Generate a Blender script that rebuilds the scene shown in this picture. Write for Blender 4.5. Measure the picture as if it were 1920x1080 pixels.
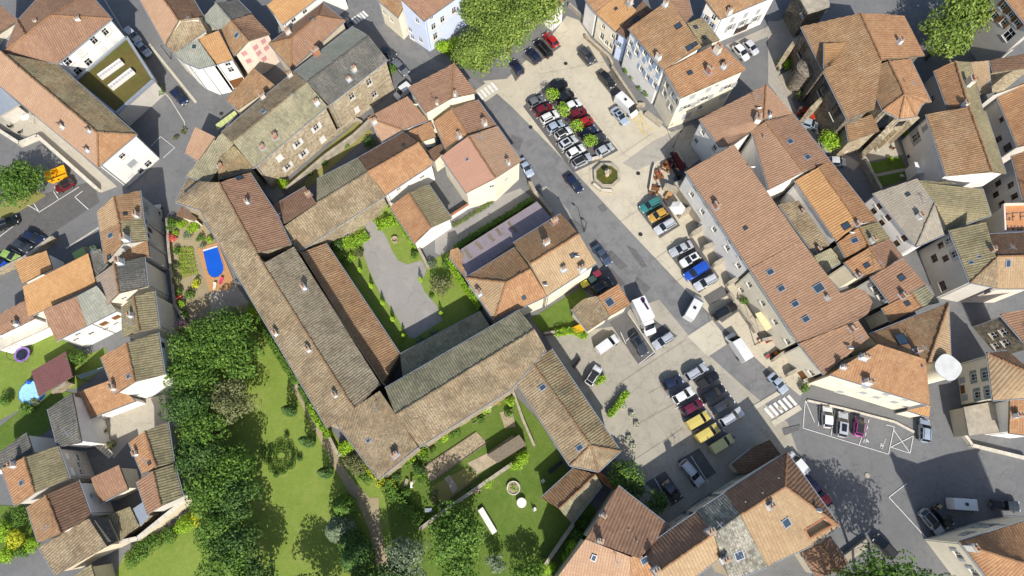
import bpy, bmesh, math, random
import numpy as np
from mathutils import Vector, Matrix
random.seed(7); rng = np.random.default_rng(11)
scene = bpy.context.scene
COL = scene.collection
for o in list(bpy.data.objects): bpy.data.objects.remove(o)

# ------------------------------------------------------------------ camera, sky, sun, exposure
CAM_H = 104.0; FPX = 1200.0; TILT = math.atan(385/FPX)
cam = bpy.data.cameras.new('camera'); camo = bpy.data.objects.new('camera', cam); COL.objects.link(camo)
cam.sensor_width = 36.0; cam.lens = 36.0*FPX/1920; cam.clip_start = 1.0; cam.clip_end = 6000
camo.location = (0, 0, CAM_H); camo.rotation_euler = (TILT, 0, 0); scene.camera = camo
SUN_EL = math.radians(41.5); SH = math.radians(11.5)     # shadows fall towards +Y, 11.5 degrees to the left
world = bpy.data.worlds.new('World'); scene.world = world; world.use_nodes = True
nt = world.node_tree; nt.nodes.clear()
wo = nt.nodes.new('ShaderNodeOutputWorld'); bg = nt.nodes.new('ShaderNodeBackground'); sk = nt.nodes.new('ShaderNodeTexSky')
sk.sky_type = 'NISHITA'; sk.sun_disc = False; sk.sun_elevation = SUN_EL; sk.sun_rotation = math.pi-SH
sk.air_density = 1.0; sk.dust_density = 1.5; sk.ozone_density = 1.0
bg.inputs[1].default_value = 0.12
nt.links.new(sk.outputs[0], bg.inputs[0]); nt.links.new(bg.outputs[0], wo.inputs[0])
sl = bpy.data.lights.new('sun', 'SUN'); sl.energy = 4.4; sl.angle = math.radians(0.5); sl.color = (1, .955, .88)
so = bpy.data.objects.new('sun', sl); COL.objects.link(so)
ld = Vector((-math.sin(SH)*math.cos(SUN_EL), math.cos(SH)*math.cos(SUN_EL), -math.sin(SUN_EL)))   # light travels this way
so.rotation_euler = ld.to_track_quat('-Z', 'Y').to_euler(); so.location = (40, -120, 130)
scene.view_settings.view_transform = 'Standard'; scene.view_settings.look = 'None'
scene.view_settings.exposure = 0.55; scene.view_settings.gamma = 1.0
scene.render.engine = 'CYCLES'; scene.cycles.max_bounces = 5; scene.cycles.diffuse_bounces = 3; scene.cycles.transparent_max_bounces = 6

# ------------------------------------------------------------------ survey of the site: image bearings to ground positions
FR = dict(A=(0,0,3), B=(480,0,3), C=(960,0,3), D=(1440,0,3), E=(0,360,3), F=(480,360,3), G=(960,360,3), H=(1440,360,3),
          I=(0,720,3), J=(480,720,3), K=(960,720,3), L=(1440,720,3), R1=(1240,140,3), R2=(1380,440,3), R3=(1600,80,4.5),
          R4=(1600,320,4.5), R5=(1600,560,4.5), R6=(1000,840,4.5), R7=(1280,840,4.5), R8=(600,700,4.5), S1=(0,560,4.5),
          S2=(0,780,3.6), S3=(300,0,4.5), S4=(320,240,4.5), S5=(0,280,4.5), S6=(820,340,4.5), S7=(1240,300,4.5), S8=(1340,540,6), Z=(0,0,1))
CT, ST = math.cos(TILT), math.sin(TILT)
def fpx(fr, x, y):
    ox, oy, s = FR[fr]; return ox+x/s, oy+y/s
def ray(fr, x, y):
    x, y = fpx(fr, x, y); a = (x-960)/FPX; b = -(y-540)/FPX
    return np.array([a, b*CT+ST, b*ST-CT])
ORI = np.array([0, 0, CAM_H])
def at(fr, x, y, z=0.0):
    d = ray(fr, x, y); s = (z-CAM_H)/d[2]
    return np.array([d[0]*s, d[1]*s, z])
def pts(fr, s, z=0.0):
    out = []
    for tok in s.split():
        q = tok.split(','); out.append(at(fr, float(q[0]), float(q[1]), float(q[2]) if len(q) > 2 else z))
    return np.array(out)

# ------------------------------------------------------------------ materials
def lin(v):
    v /= 255.0
    return v/12.92 if v <= .04045 else ((v+.055)/1.055)**2.4
def rgb(c, k=0.72):
    return (lin(c[0])*k, lin(c[1])*k, lin(c[2])*k, 1)
MATS = {}
class NB:
    def __init__(s, name):
        s.m = bpy.data.materials.new(name); s.m.use_nodes = True; s.t = s.m.node_tree; s.t.nodes.clear()
        s.out = s.n('ShaderNodeOutputMaterial'); s.b = s.n('ShaderNodeBsdfPrincipled'); s.l(s.b.outputs[0], s.out.inputs[0])
        MATS[name] = s.m
    def n(s, k, **kw):
        x = s.t.nodes.new(k)
        for a, v in kw.items(): setattr(x, a, v)
        return x
    def l(s, a, b): s.t.links.new(a, b)
    def coord(s, kind='Object'):
        c = s.n('ShaderNodeTexCoord'); return c.outputs[kind]
    def world(s):
        return s.n('ShaderNodeNewGeometry').outputs['Position']
    def noise(s, vec, scale, detail=4, rough=.6):
        x = s.n('ShaderNodeTexNoise'); x.inputs['Scale'].default_value = scale; x.inputs['Detail'].default_value = detail
        x.inputs['Roughness'].default_value = rough; s.l(vec, x.inputs['Vector']); return x.outputs['Fac']
    def ramp(s, fac, *stops):
        r = s.n('ShaderNodeValToRGB'); e = r.color_ramp.elements
        while len(e) < len(stops): e.new(.5)
        for el, (p, c) in zip(e, stops): el.position = p; el.color = c
        s.l(fac, r.inputs[0]); return r.outputs[0]
    def mix(s, fac, a, b, mode='MIX'):
        x = s.n('ShaderNodeMix', data_type='RGBA', blend_type=mode)
        for sock, v in ((x.inputs[0], fac), (x.inputs[6], a), (x.inputs[7], b)):
            if isinstance(v, (int, float)): sock.default_value = v
            elif isinstance(v, tuple): sock.default_value = v
            else: s.l(v, sock)
        return x.outputs[2]
    def math(s, op, a, b=0.0):
        x = s.n('ShaderNodeMath', operation=op)
        for i, v in enumerate((a, b)):
            if isinstance(v, (int, float)): x.inputs[i].default_value = v
            else: s.l(v, x.inputs[i])
        return x.outputs[0]
    def bump(s, h, strength=.3, dist=.05):
        x = s.n('ShaderNodeBump'); x.inputs['Strength'].default_value = strength; x.inputs['Distance'].default_value = dist
        s.l(h, x.inputs['Height']); s.l(x.outputs[0], s.b.inputs['Normal'])
    def fin(s, col, rough=.85, spec=.3, metal=0):
        if isinstance(col, tuple): s.b.inputs['Base Color'].default_value = col
        else: s.l(col, s.b.inputs['Base Color'])
        s.b.inputs['Roughness'].default_value = rough; s.b.inputs['Specular IOR Level'].default_value = spec
        s.b.inputs['Metallic'].default_value = metal; return s.m
W0 = (0, 0, 0, 1); W1 = (1, 1, 1, 1)
def simple(name, c, rough=.8, var=.18, scale=1.5, spec=.3, metal=0, bumpk=0):
    if name in MATS: return MATS[name]
    b = NB(name); v = b.world(); base = rgb(c)
    f = b.noise(v, scale, 5, .65)
    dark = tuple(x*(1-var) for x in base[:3])+(1,); lite = tuple(min(1, x*(1+var)) for x in base[:3])+(1,)
    col = b.ramp(f, (.3, dark), (.7, lite))
    if bumpk: b.bump(b.noise(v, scale*8, 3), bumpk)
    return b.fin(col, rough, spec, metal)
def paint(name, c, rough=.3, spec=.5, metal=0, coat=0):
    if name in MATS: return MATS[name]
    b = NB(name); b.fin(rgb(c), rough, spec, metal); b.b.inputs['Coat Weight'].default_value = coat; b.b.inputs['Coat Roughness'].default_value = .05
    return b.m
def plaster(name, c, var=.12):
    b = NB(name); v = b.world(); base = rgb(c, .88)
    f = b.noise(v, .45, 6, .7); f2 = b.noise(v, 3.5, 4, .7)
    col = b.ramp(f, (.25, tuple(x*(1-var*1.5) for x in base[:3])+(1,)), (.62, base))
    col = b.mix(b.ramp(f2, (.5, W0), (.8, (.35, .35, .35, 1))), col, tuple(x*.75 for x in base[:3])+(1,))
    # rain streaks
    mp = b.n('ShaderNodeMapping'); mp.inputs['Scale'].default_value = (2.2, 2.2, .12); b.l(v, mp.inputs[0])
    st = b.noise(mp.outputs[0], 1.0, 4, .7)
    col = b.mix(b.ramp(st, (.55, W0), (.8, (.4, .4, .4, 1))), col, tuple(x*.7 for x in base[:3])+(1,))
    b.bump(f2, .15, .02)
    return b.fin(col, .9, .2)
def stone(name, c1, c2, c3, scale=2.2, mort=(190, 178, 155)):
    b = NB(name); v = b.world()
    mp = b.n('ShaderNodeMapping'); mp.inputs['Scale'].default_value = (1, 1, 1.7); b.l(v, mp.inputs[0])
    vo = b.n('ShaderNodeTexVoronoi'); vo.inputs['Scale'].default_value = scale; b.l(mp.outputs[0], vo.inputs['Vector'])
    ve = b.n('ShaderNodeTexVoronoi', feature='DISTANCE_TO_EDGE'); ve.inputs['Scale'].default_value = scale; b.l(mp.outputs[0], ve.inputs['Vector'])
    sep = b.n('ShaderNodeSeparateColor'); b.l(vo.outputs['Color'], sep.inputs[0])
    col = b.ramp(sep.outputs[0], (0, rgb(c1)), (.5, rgb(c2)), (1, rgb(c3)))
    edge = b.ramp(ve.outputs['Distance'], (.02, W1), (.09, W0))
    col = b.mix(edge, col, rgb(mort))
    big = b.noise(v, .35, 5, .7)
    col = b.mix(b.ramp(big, (.45, W0), (.75, (.55, .55, .55, 1))), col, rgb(c1, .5))
    b.bump(ve.outputs['Distance'], .5, .06)
    return b.fin(col, .95, .15)
def rooftile(name, a, bcol, dirt, dirtk=.5, lich=None, lichk=0.0, contrast=1.0):
    """clay tiles: one tone per tile (UV cell), patches of dirt and lichen"""
    b = NB(name); uv = b.n('ShaderNodeUVMap'); v = b.world()
    fl = b.n('ShaderNodeVectorMath', operation='FLOOR'); b.l(uv.outputs[0], fl.inputs[0])
    wn = b.n('ShaderNodeTexWhiteNoise', noise_dimensions='2D'); b.l(fl.outputs[0], wn.inputs['Vector'])
    def mute(c, k=.22, g=1.01):
        y = c[0]*.35+c[1]*.5+c[2]*.15; return tuple((x+(y-x)*k)*q for x, q in zip(c, (g*.97, g*1.03, g*.98)))
    a, bcol, dirt = mute(a), mute(bcol), mute(dirt)
    ca, cb = rgb(a), rgb(bcol); mid = tuple((x+y)/2 for x, y in zip(ca, cb))
    c0 = tuple(m+(x-m)*contrast for x, m in zip(ca, mid)); c1 = tuple(m+(x-m)*contrast for x, m in zip(cb, mid))
    big = b.noise(v, .55, 4, .65); tone = b.math('ADD', b.math('MULTIPLY', wn.outputs['Value'], .5), b.math('MULTIPLY', b.math('SUBTRACT', b.math('MULTIPLY', big, 2.0), .5), .5))
    col = b.ramp(tone, (.08, c0), (.45, mid), (.92, c1))
    n1 = b.noise(v, .22, 6, .7); n2 = b.noise(v, 1.3, 5, .75)
    f = b.math('ADD', b.math('MULTIPLY', n1, .6), b.math('MULTIPLY', n2, .4))
    lo = .62-.22*dirtk
    col = b.mix(b.ramp(f, (lo, W0), (lo+.16, (dirtk, dirtk, dirtk, 1))), col, rgb(dirt))
    if lich:
        n3 = b.noise(v, 3.8, 5, .8); n4 = b.noise(v, .3, 3, .6)
        g = b.math('MULTIPLY', n3, b.math('ADD', n4, .5))
        col = b.mix(b.ramp(g, (.56-.12*lichk, W0), (.66-.08*lichk, (min(1, .4+lichk*.6),)*3+(1,))), col, rgb(lich))
    # darker along the channels between the cover tiles, for stronger rib stripes
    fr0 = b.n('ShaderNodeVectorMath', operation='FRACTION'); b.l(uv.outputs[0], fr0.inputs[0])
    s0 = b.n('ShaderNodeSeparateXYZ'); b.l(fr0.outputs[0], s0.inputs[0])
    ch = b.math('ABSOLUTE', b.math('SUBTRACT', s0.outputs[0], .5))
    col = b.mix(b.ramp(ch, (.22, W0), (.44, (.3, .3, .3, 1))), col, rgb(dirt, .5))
    # joint between tile courses
    fr = b.n('ShaderNodeVectorMath', operation='FRACTION'); b.l(uv.outputs[0], fr.inputs[0])
    sx = b.n('ShaderNodeSeparateXYZ'); b.l(fr.outputs[0], sx.inputs[0])
    j = b.ramp(sx.outputs[1], (.86, W0), (.97, (.28, .28, .28, 1)))
    col = b.mix(j, col, rgb(dirt, .35))
    return b.fin(col, .92, .2)
T_BLK = (60, 55, 48)
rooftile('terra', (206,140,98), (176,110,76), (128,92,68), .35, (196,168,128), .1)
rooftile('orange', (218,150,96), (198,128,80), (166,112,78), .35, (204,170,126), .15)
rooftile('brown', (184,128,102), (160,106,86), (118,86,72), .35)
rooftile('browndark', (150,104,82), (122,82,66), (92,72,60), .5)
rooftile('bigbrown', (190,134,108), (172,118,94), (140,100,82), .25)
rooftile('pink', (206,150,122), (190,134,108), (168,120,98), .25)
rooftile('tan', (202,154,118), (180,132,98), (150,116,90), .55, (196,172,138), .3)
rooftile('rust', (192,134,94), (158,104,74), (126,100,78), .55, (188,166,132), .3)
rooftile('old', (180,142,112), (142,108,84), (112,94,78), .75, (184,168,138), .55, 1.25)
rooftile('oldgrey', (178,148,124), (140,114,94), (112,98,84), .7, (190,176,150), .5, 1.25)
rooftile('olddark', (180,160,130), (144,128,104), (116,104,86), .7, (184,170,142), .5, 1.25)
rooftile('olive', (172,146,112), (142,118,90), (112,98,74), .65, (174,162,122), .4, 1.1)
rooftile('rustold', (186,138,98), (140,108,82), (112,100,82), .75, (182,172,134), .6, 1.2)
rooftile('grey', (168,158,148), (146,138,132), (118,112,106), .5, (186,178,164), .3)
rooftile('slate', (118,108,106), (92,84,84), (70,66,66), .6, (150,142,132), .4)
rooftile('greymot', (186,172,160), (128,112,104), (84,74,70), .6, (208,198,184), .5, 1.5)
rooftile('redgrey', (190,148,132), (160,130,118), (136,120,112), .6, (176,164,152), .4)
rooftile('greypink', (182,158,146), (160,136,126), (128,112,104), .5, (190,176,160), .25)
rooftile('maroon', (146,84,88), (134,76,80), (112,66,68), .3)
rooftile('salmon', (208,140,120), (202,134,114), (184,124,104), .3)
plaster('w_white', (238,234,226), .1); plaster('w_cream', (234,224,200)); plaster('w_beige', (212,198,172)); plaster('w_grey', (196,190,180))
plaster('w_blue', (206,216,238), .06); plaster('w_pink', (226,208,190)); plaster('w_ochre', (224,200,150))
stone('stone', (150,132,104), (186,168,138), (212,198,170))
stone('darkstone', (92,86,78), (128,118,104), (160,148,130), mort=(140,132,118))
stone('rubble', (128,112,88), (164,146,116), (196,182,152), 2.8)
simple('concrete', (176,166,148), .9, .25, .8, bumpk=.2); simple('concrete_lt', (214,206,190), .9, .18, .8)
simple('zinc', (168,176,186), .45, .08, 2, .5, .3); simple('white_paint', (236,234,228), .6, .06); simple('wood', (132,88,52), .7, .25, 6)
simple('timber_grey', (130,118,100), .8, .3, 4); simple('brick', (184,128,98), .9, .25, 3); simple('claypot', (176,118,88), .8, .2, 3)
simple('dark_metal', (52,52,54), .5, .15, 2); simple('shutter_grey', (176,180,182), .6, .1); simple('shutter_green', (132,146,140), .6, .1)
simple('shutter_blue', (168,186,214), .6, .1); simple('shutter_pink', (214,156,158), .6, .12); simple('redwood', (122,40,34), .6, .1)
simple('shade_tinted_sheet', (146,134,140), .6, .12, .5); simple('pale_sheet', (196,186,186), .55, .1, .5); simple('tower_top', (214,214,210), .8, .12, .8); simple('kerb', (196,190,178), .9, .15, 1)  # workshop roof sheet is pale; its mauve shadow tone is put into the colour
simple('line_white', (232,230,224), .8, .2, 3); simple('line_yellow', (226,196,92), .8, .2, 3); simple('pool_blue', (24,96,214), .35, .08, .6, .5)
simple('decking', (196,150,104), .75, .2, 5); simple('dirt', (182,166,140), .95, .25, 1.2, bumpk=.3); simple('soil', (172,156,130), .95, .35, 2.5, bumpk=.5)
def glassm():
    b = NB('glass'); b.fin((.012, .016, .022, 1), .06, .6); return b.m
glassm()
def skyglass():
    b = NB('skyglass'); b.fin((.03, .05, .075, 1), .08, .6); return b.m
skyglass()
def ground_mat(name, c, var=.15, patch=None, patchk=.5, s1=.08, s2=1.2, bumpk=.15, rough=.92):
    b = NB(name); v = b.world(); base = rgb(c)
    n1 = b.noise(v, s1, 6, .7); n2 = b.noise(v, s2, 6, .75); n3 = b.noise(v, 14, 3, .7)
    col = b.ramp(n1, (.32, tuple(x*(1-var) for x in base[:3])+(1,)), (.66, tuple(min(1, x*(1+var)) for x in base[:3])+(1,)))
    if patch: col = b.mix(b.ramp(n2, (.48, W0), (.66, (patchk,)*3+(1,))), col, rgb(patch))
    col = b.mix(b.ramp(n3, (.35, (.25,)*3+(1,)), (.6, W0)), col, tuple(x*.6 for x in base[:3])+(1,))
    # hairline cracks and dark drips, as on any old surface
    wv = b.n('ShaderNodeVectorMath', operation='ADD'); nz = b.n('ShaderNodeTexNoise'); nz.inputs['Scale'].default_value = .5; nz.inputs['Detail'].default_value = 4; b.l(v, nz.inputs['Vector'])
    sc_ = b.n('ShaderNodeVectorMath', operation='SCALE'); sc_.inputs['Scale'].default_value = 3.0; b.l(nz.outputs['Color'], sc_.inputs[0]); b.l(v, wv.inputs[0]); b.l(sc_.outputs[0], wv.inputs[1])
    cr = b.n('ShaderNodeTexVoronoi', feature='DISTANCE_TO_EDGE'); cr.inputs['Scale'].default_value = .16; b.l(wv.outputs[0], cr.inputs['Vector'])
    col = b.mix(b.ramp(cr.outputs['Distance'], (.004, (.32,)*3+(1,)), (.014, W0)), col, tuple(x*.5 for x in base[:3])+(1,))
    n5 = b.noise(v, .9, 3, .5); col = b.mix(b.ramp(n5, (.66, W0), (.76, (.35,)*3+(1,))), col, tuple(x*.62 for x in base[:3])+(1,))
    n6 = b.noise(v, .3, 5, .7); col = b.mix(b.ramp(n6, (.55, W0), (.72, (.3,)*3+(1,))), col, tuple(min(1, x*1.25) for x in base[:3])+(1,))
    b.bump(n3, bumpk, .03); return b.fin(col, rough, .25)
ground_mat('asphalt', (126,126,126), .16, (110,110,112), .6)
ground_mat('asphalt_dark', (104,102,100), .12, (120,118,114), .5)
ground_mat('asphalt_road', (134,133,132), .12, (108,108,110), .75, .12, .35)
ground_mat('plaza', (204,194,172), .1, (180,170,150), .5, .06, .5)
ground_mat('plaza_south', (178,171,155), .12, (150,143,128), .6, .07, .45)
ground_mat('asphalt_patch', (108,107,107), .12, (136,132,127), .6, .3, 1.5)
ground_mat('paving_grey', (176,170,158), .12, (154,148,138), .5)
ground_mat('slab', (206,198,178), .06, (190,182,164), .4)
ground_mat('gravel', (164,160,154), .08, (148,142,134), .5, .15, 4, .5)
ground_mat('terrace', (190,182,166), .1, (164,154,136), .5)
ground_mat('earth', (176,160,130), .15, (146,142,96), .75, .2, .8, .4)
def grass(name, a, b2, dry, k=.4):
    b = NB(name); v = b.world()
    n1 = b.noise(v, .12, 6, .7); n2 = b.noise(v, 1.1, 6, .8); n3 = b.noise(v, 9, 4, .8)
    col = b.ramp(n1, (.3, rgb(a)), (.7, rgb(b2)))
    col = b.mix(b.ramp(n2, (.45, W0), (.72, (k,)*3+(1,))), col, rgb(dry))
    n4 = b.noise(v, .3, 5, .75); col = b.mix(b.ramp(n4, (.52, W0), (.7, (.55,)*3+(1,))), col, rgb(dry))
    col = b.mix(b.ramp(n4, (.3, (.3,)*3+(1,)), (.42, W0)), col, rgb(a, .6))
    col = b.mix(b.ramp(n3, (.35, (.5,)*3+(1,)), (.62, W0)), col, rgb(a, .4))
    b.bump(n3, .6, .08); return b.fin(col, .95, .15)
grass('lawn', (122,146,58), (146,166,78), (168,172,98), .5)
grass('lawn_lush', (92,120,46), (114,138,60), (138,148,80), .55)
grass('lawn_dry', (146,146,80), (160,156,96), (168,146,108), .6)
grass('sedum', (92,104,48), (130,112,66), (112,82,58), .8)
def leafm(name, a, b2, c, trans=.25):
    b = NB(name); g = b.n('ShaderNodeNewGeometry'); r = g.outputs['Random Per Island']
    col = b.ramp(r, (0, rgb(a, .9)), (.5, rgb(b2, 1.0)), (1, rgb(c, 1.0)))
    n = b.noise(b.world(), .5, 3, .6)
    col = b.mix(b.ramp(n, (.4, (.35,)*3+(1,)), (.65, W0)), col, rgb(a, .7))
    b.fin(col, .6, .25); b.b.inputs['Subsurface Weight'].default_value = 0
    tr = b.n('ShaderNodeBsdfTranslucent'); b.l(col, tr.inputs[0]); ms = b.n('ShaderNodeMixShader'); ms.inputs[0].default_value = trans
    b.l(b.b.outputs[0], ms.inputs[1]); b.l(tr.outputs[0], ms.inputs[2]); b.l(ms.outputs[0], b.out.inputs[0]); return b.m
leafm('leaf_plane', (92,118,44), (122,144,60), (154,168,86))
leafm('leaf_green', (66,98,34), (90,124,46), (120,150,60))
leafm('leaf_dark', (56,84,38), (76,106,48), (100,130,62))
leafm('leaf_box', (48,78,24), (62,96,32), (80,114,40))
leafm('leaf_bright', (116,156,30), (146,184,44), (176,204,70))
leafm('leaf_grey', (96,112,84), (120,134,104), (146,156,126))
leafm('leaf_olive', (96,104,62), (118,122,78), (140,140,96))
leafm('leaf_yellow', (170,176,30), (196,200,44), (216,214,80))
leafm('flower_red', (196,70,56), (214,96,80), (226,140,130)); leafm('flower_pink', (206,150,160), (220,176,184), (232,206,210))
simple('bark', (110,92,72), .95, .3, 3, bumpk=.4)
def M(n): return MATS[n]

# ------------------------------------------------------------------ mesh helpers
ORG = {}
def link(o, parent=None):
    COL.objects.link(o)
    if parent is not None: o.parent = parent
    return o
def tag(o, label=None, cat=None, group=None, kind=None):
    if label: o['label'] = label
    if cat: o['category'] = cat
    if group: o['group'] = group
    if kind: o['kind'] = kind
    return o
def thing(name, label, cat, loc=(0, 0, 0), group=None, rot=0.0):
    o = bpy.data.objects.new(name, None); o.empty_display_size = .3; COL.objects.link(o)
    o.location = loc; o.rotation_euler = (0, 0, rot); ORG[o.name] = np.array(loc, float); return tag(o, label, cat, group)
def mesh(name, V, Fc, mat, smooth=False, uv=None):
    me = bpy.data.meshes.new(name)
    me.from_pydata([tuple(map(float, v)) for v in V], [], Fc)
    for m in (mat if isinstance(mat, (list, tuple)) else [mat]): me.materials.append(M(m) if isinstance(m, str) else m)
    if smooth: me.polygons.foreach_set('use_smooth', [True]*len(me.polygons))
    me.update(); return me
def part(name, V, Fc, mat, parent=None, smooth=False):
    """V in world coordinates (relative to the parent's origin when it has one)"""
    V = np.asarray(V, float); org = np.zeros(3); p = parent
    if p is not None: org = ORG.get(p.name, np.zeros(3))
    o = bpy.data.objects.new(name, mesh(name, V-org, Fc, mat, smooth)); link(o, parent); ORG[o.name] = org
    return o
def single(name, V, Fc, mat, label, cat, group=None, smooth=False, kind=None):
    V = np.asarray(V, float); org = np.array([V[:, 0].mean(), V[:, 1].mean(), V[:, 2].min()])
    o = bpy.data.objects.new(name, mesh(name, V-org, Fc, mat, smooth)); o.location = org; link(o); ORG[o.name] = org
    return tag(o, label, cat, group, kind)
class MB:
    def __init__(s): s.V = []; s.F = []
    def add(s, V, F):
        n = len(s.V); s.V += [tuple(v) for v in V]; s.F += [tuple(i+n for i in f) for f in F]; return s
    def box(s, c, size, rz=0.0, ax=None):
        """axis box; ax = 3 axis vectors or rotation about z"""
        if ax is None:
            cs, sn = math.cos(rz), math.sin(rz); ax = ((cs, sn, 0), (-sn, cs, 0), (0, 0, 1))
        ax = np.asarray(ax, float); c = np.asarray(c, float); h = np.asarray(size, float)/2; V = []
        for k in (-1, 1):
            for x, y in ((-1, -1), (1, -1), (1, 1), (-1, 1)): V.append(c+ax[0]*x*h[0]+ax[1]*y*h[1]+ax[2]*k*h[2])
        return s.add(V, [(3,2,1,0), (4,5,6,7), (0,1,5,4), (1,2,6,5), (2,3,7,6), (3,0,4,7)])
    def tube(s, path, r, n=8, cap=True):
        P = [np.asarray(p, float) for p in path]; R = r if isinstance(r, (list, tuple)) else [r]*len(P); b = len(s.V)
        for i, p in enumerate(P):
            d = P[min(i+1, len(P)-1)]-P[max(i-1, 0)]; d /= max(np.linalg.norm(d), 1e-9)
            u = np.cross(d, (0, 0, 1)) if abs(d[2]) < .95 else np.cross(d, (1, 0, 0)); u /= np.linalg.norm(u); w = np.cross(d, u)
            for k in range(n):
                a = 2*math.pi*k/n; s.V.append(tuple(p+(u*math.cos(a)+w*math.sin(a))*R[i]))
        for i in range(len(P)-1):
            for k in range(n):
                k2 = (k+1) % n; s.F.append((b+i*n+k, b+i*n+k2, b+(i+1)*n+k2, b+(i+1)*n+k))
        if cap:
            s.F.append(tuple(b+k for k in range(n))[::-1]); s.F.append(tuple(b+(len(P)-1)*n+k for k in range(n)))
        return s
    def prism(s, poly, z0, z1):
        """poly = xy(z) loop, z1 top"""
        n = len(poly); V = [(p[0], p[1], z0) for p in poly]+[(p[0], p[1], z1) for p in poly]
        if area2(poly) < 0: V = V[:n][::-1]+V[n:][::-1]
        return s.add(V, [tuple(range(n))[::-1], tuple(range(n, 2*n))]+[(i, (i+1) % n, n+(i+1) % n, n+i) for i in range(n)])
    def lathe(s, c, prof, n=16):
        b = len(s.V)
        for (r, z) in prof:
            for k in range(n):
                a = 2*math.pi*k/n; s.V.append((c[0]+r*math.cos(a), c[1]+r*math.sin(a), c[2]+z))
        for i in range(len(prof)-1):
            for k in range(n):
                k2 = (k+1) % n; s.F.append((b+i*n+k, b+i*n+k2, b+(i+1)*n+k2, b+(i+1)*n+k))
        s.F.append(tuple(b+k for k in range(n))[::-1]); s.F.append(tuple(b+(len(prof)-1)*n+k for k in range(n)))
        return s
    def part(s, name, mat, parent=None, smooth=False): return part(name, s.V, s.F, mat, parent, smooth)
    def single(s, name, mat, label, cat, group=None, smooth=False, kind=None): return single(name, s.V, s.F, mat, label, cat, group, smooth, kind)
def loc_part(name, mb, mat, t, smooth=False):
    o = bpy.data.objects.new(name, mesh(name, mb.V, mb.F, mat, smooth)); link(o, t); ORG[o.name] = ORG[t.name]; return o
def area2(p): return sum(p[i][0]*p[(i+1) % len(p)][1]-p[(i+1) % len(p)][0]*p[i][1] for i in range(len(p)))

# ------------------------------------------------------------------ houses
def tile_surface(poly, period, tl, amp):
    """corrugated sheet of tile rows running down the slope of a roof face"""
    p = np.asarray(poly, float); n = np.zeros(3)
    for i in range(len(p)): n += np.cross(p[i], p[(i+1) % len(p)])
    n /= np.linalg.norm(n)
    if n[2] < 0: n = -n
    hd = n[:2]; h = np.linalg.norm(hd)
    d = hd/h if h > .02 else np.array([0., -1.]); a = np.array([-d[1], d[0]])
    u = p[:, :2]@a; v = p[:, :2]@d; z = p[:, 2]; N = len(p)
    npd = max(2, round((u.max()-u.min())/period)); K = 4; nu = npd*K+1
    us = np.linspace(u.min()+1e-4, u.max()-1e-4, nu); vmin = np.full(nu, 1e9); vmax = np.full(nu, -1e9); z0 = np.zeros(nu); z1 = np.zeros(nu)
    for i in range(N):
        j = (i+1) % N
        if abs(u[i]-u[j]) < 1e-6: continue
        t = (us-u[i])/(u[j]-u[i]); ok = (t >= -1e-9) & (t <= 1+1e-9); vv = v[i]+t*(v[j]-v[i]); zz = z[i]+t*(z[j]-z[i])
        m = ok & (vv < vmin); vmin[m] = vv[m]; z0[m] = zz[m]; m = ok & (vv > vmax); vmax[m] = vv[m]; z1[m] = zz[m]
    bad = vmin > vmax; vmin[bad] = vmax[bad] = 0
    nv = max(2, int(math.ceil((vmax-vmin).max()/tl))+1); T = np.linspace(0, 1, nv)[None, :]
    Vv = vmin[:, None]+(vmax-vmin)[:, None]*T; Zz = z0[:, None]+(z1-z0)[:, None]*T
    prof = np.array([0, .62, 1.0, .62])[np.arange(nu) % K]*amp
    jz = np.repeat(rng.normal(0, amp*.16, (npd+1, nv)), K, 0)[:nu]
    Zz = Zz+prof[:, None]+jz
    # gentle sag of old roof timbers
    ph = rng.uniform(0, 6.28, 3); Zz += .03*np.sin(us*.55+ph[0])[:, None]*np.sin(np.pi*T)+.02*np.sin(us*1.7+ph[1])[:, None]*np.sin(np.pi*T)
    ju = np.repeat(rng.normal(0, .008, (npd+1, nv)), K, 0)[:nu]
    U = us[:, None]+ju
    X = U*a[0]+Vv*d[0]; Y = U*a[1]+Vv*d[1]
    co = np.stack([X, Y, Zz], -1).reshape(-1, 3)
    uvv = np.stack([np.repeat((us-u.min())/period, nv), (Vv/tl).ravel()], -1)
    i = np.arange(nu-1)[:, None]; j = np.arange(nv-1)[None, :]
    q = np.stack([i*nv+j, i*nv+j+1, (i+1)*nv+j+1, (i+1)*nv+j], -1).reshape(-1, 4)
    # orientation upwards: d x a ... check
    if np.cross(np.append(d, 0), np.append(a, 0))[2] < 0: q = q[:, ::-1]
    return co, q, uvv
def fast_mesh(name, co, q, mat, uvv=None, smooth=False):
    me = bpy.data.meshes.new(name); me.vertices.add(len(co)); me.vertices.foreach_set('co', co.astype(np.float32).ravel())
    k = q.shape[1]; me.loops.add(q.size); me.loops.foreach_set('vertex_index', q.astype(np.int32).ravel())
    me.polygons.add(len(q)); me.polygons.foreach_set('loop_start', np.arange(0, q.size, k, dtype=np.int32))
    me.polygons.foreach_set('loop_total', np.full(len(q), k, np.int32))
    if smooth: me.polygons.foreach_set('use_smooth', np.ones(len(q), bool))
    if uvv is not None:
        l = me.uv_layers.new(name='UVMap'); l.data.foreach_set('uv', uvv[q.ravel()].astype(np.float32).ravel())
    me.materials.append(M(mat)); me.update(calc_edges=True); return me
def fast_obj(name, co, q, mat, parent=None, uvv=None, smooth=False):
    org = ORG.get(parent.name, np.zeros(3)) if parent is not None else np.zeros(3)
    o = bpy.data.objects.new(name, fast_mesh(name, co-org, q, mat, uvv, smooth)); link(o, parent); ORG[o.name] = org; return o
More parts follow.
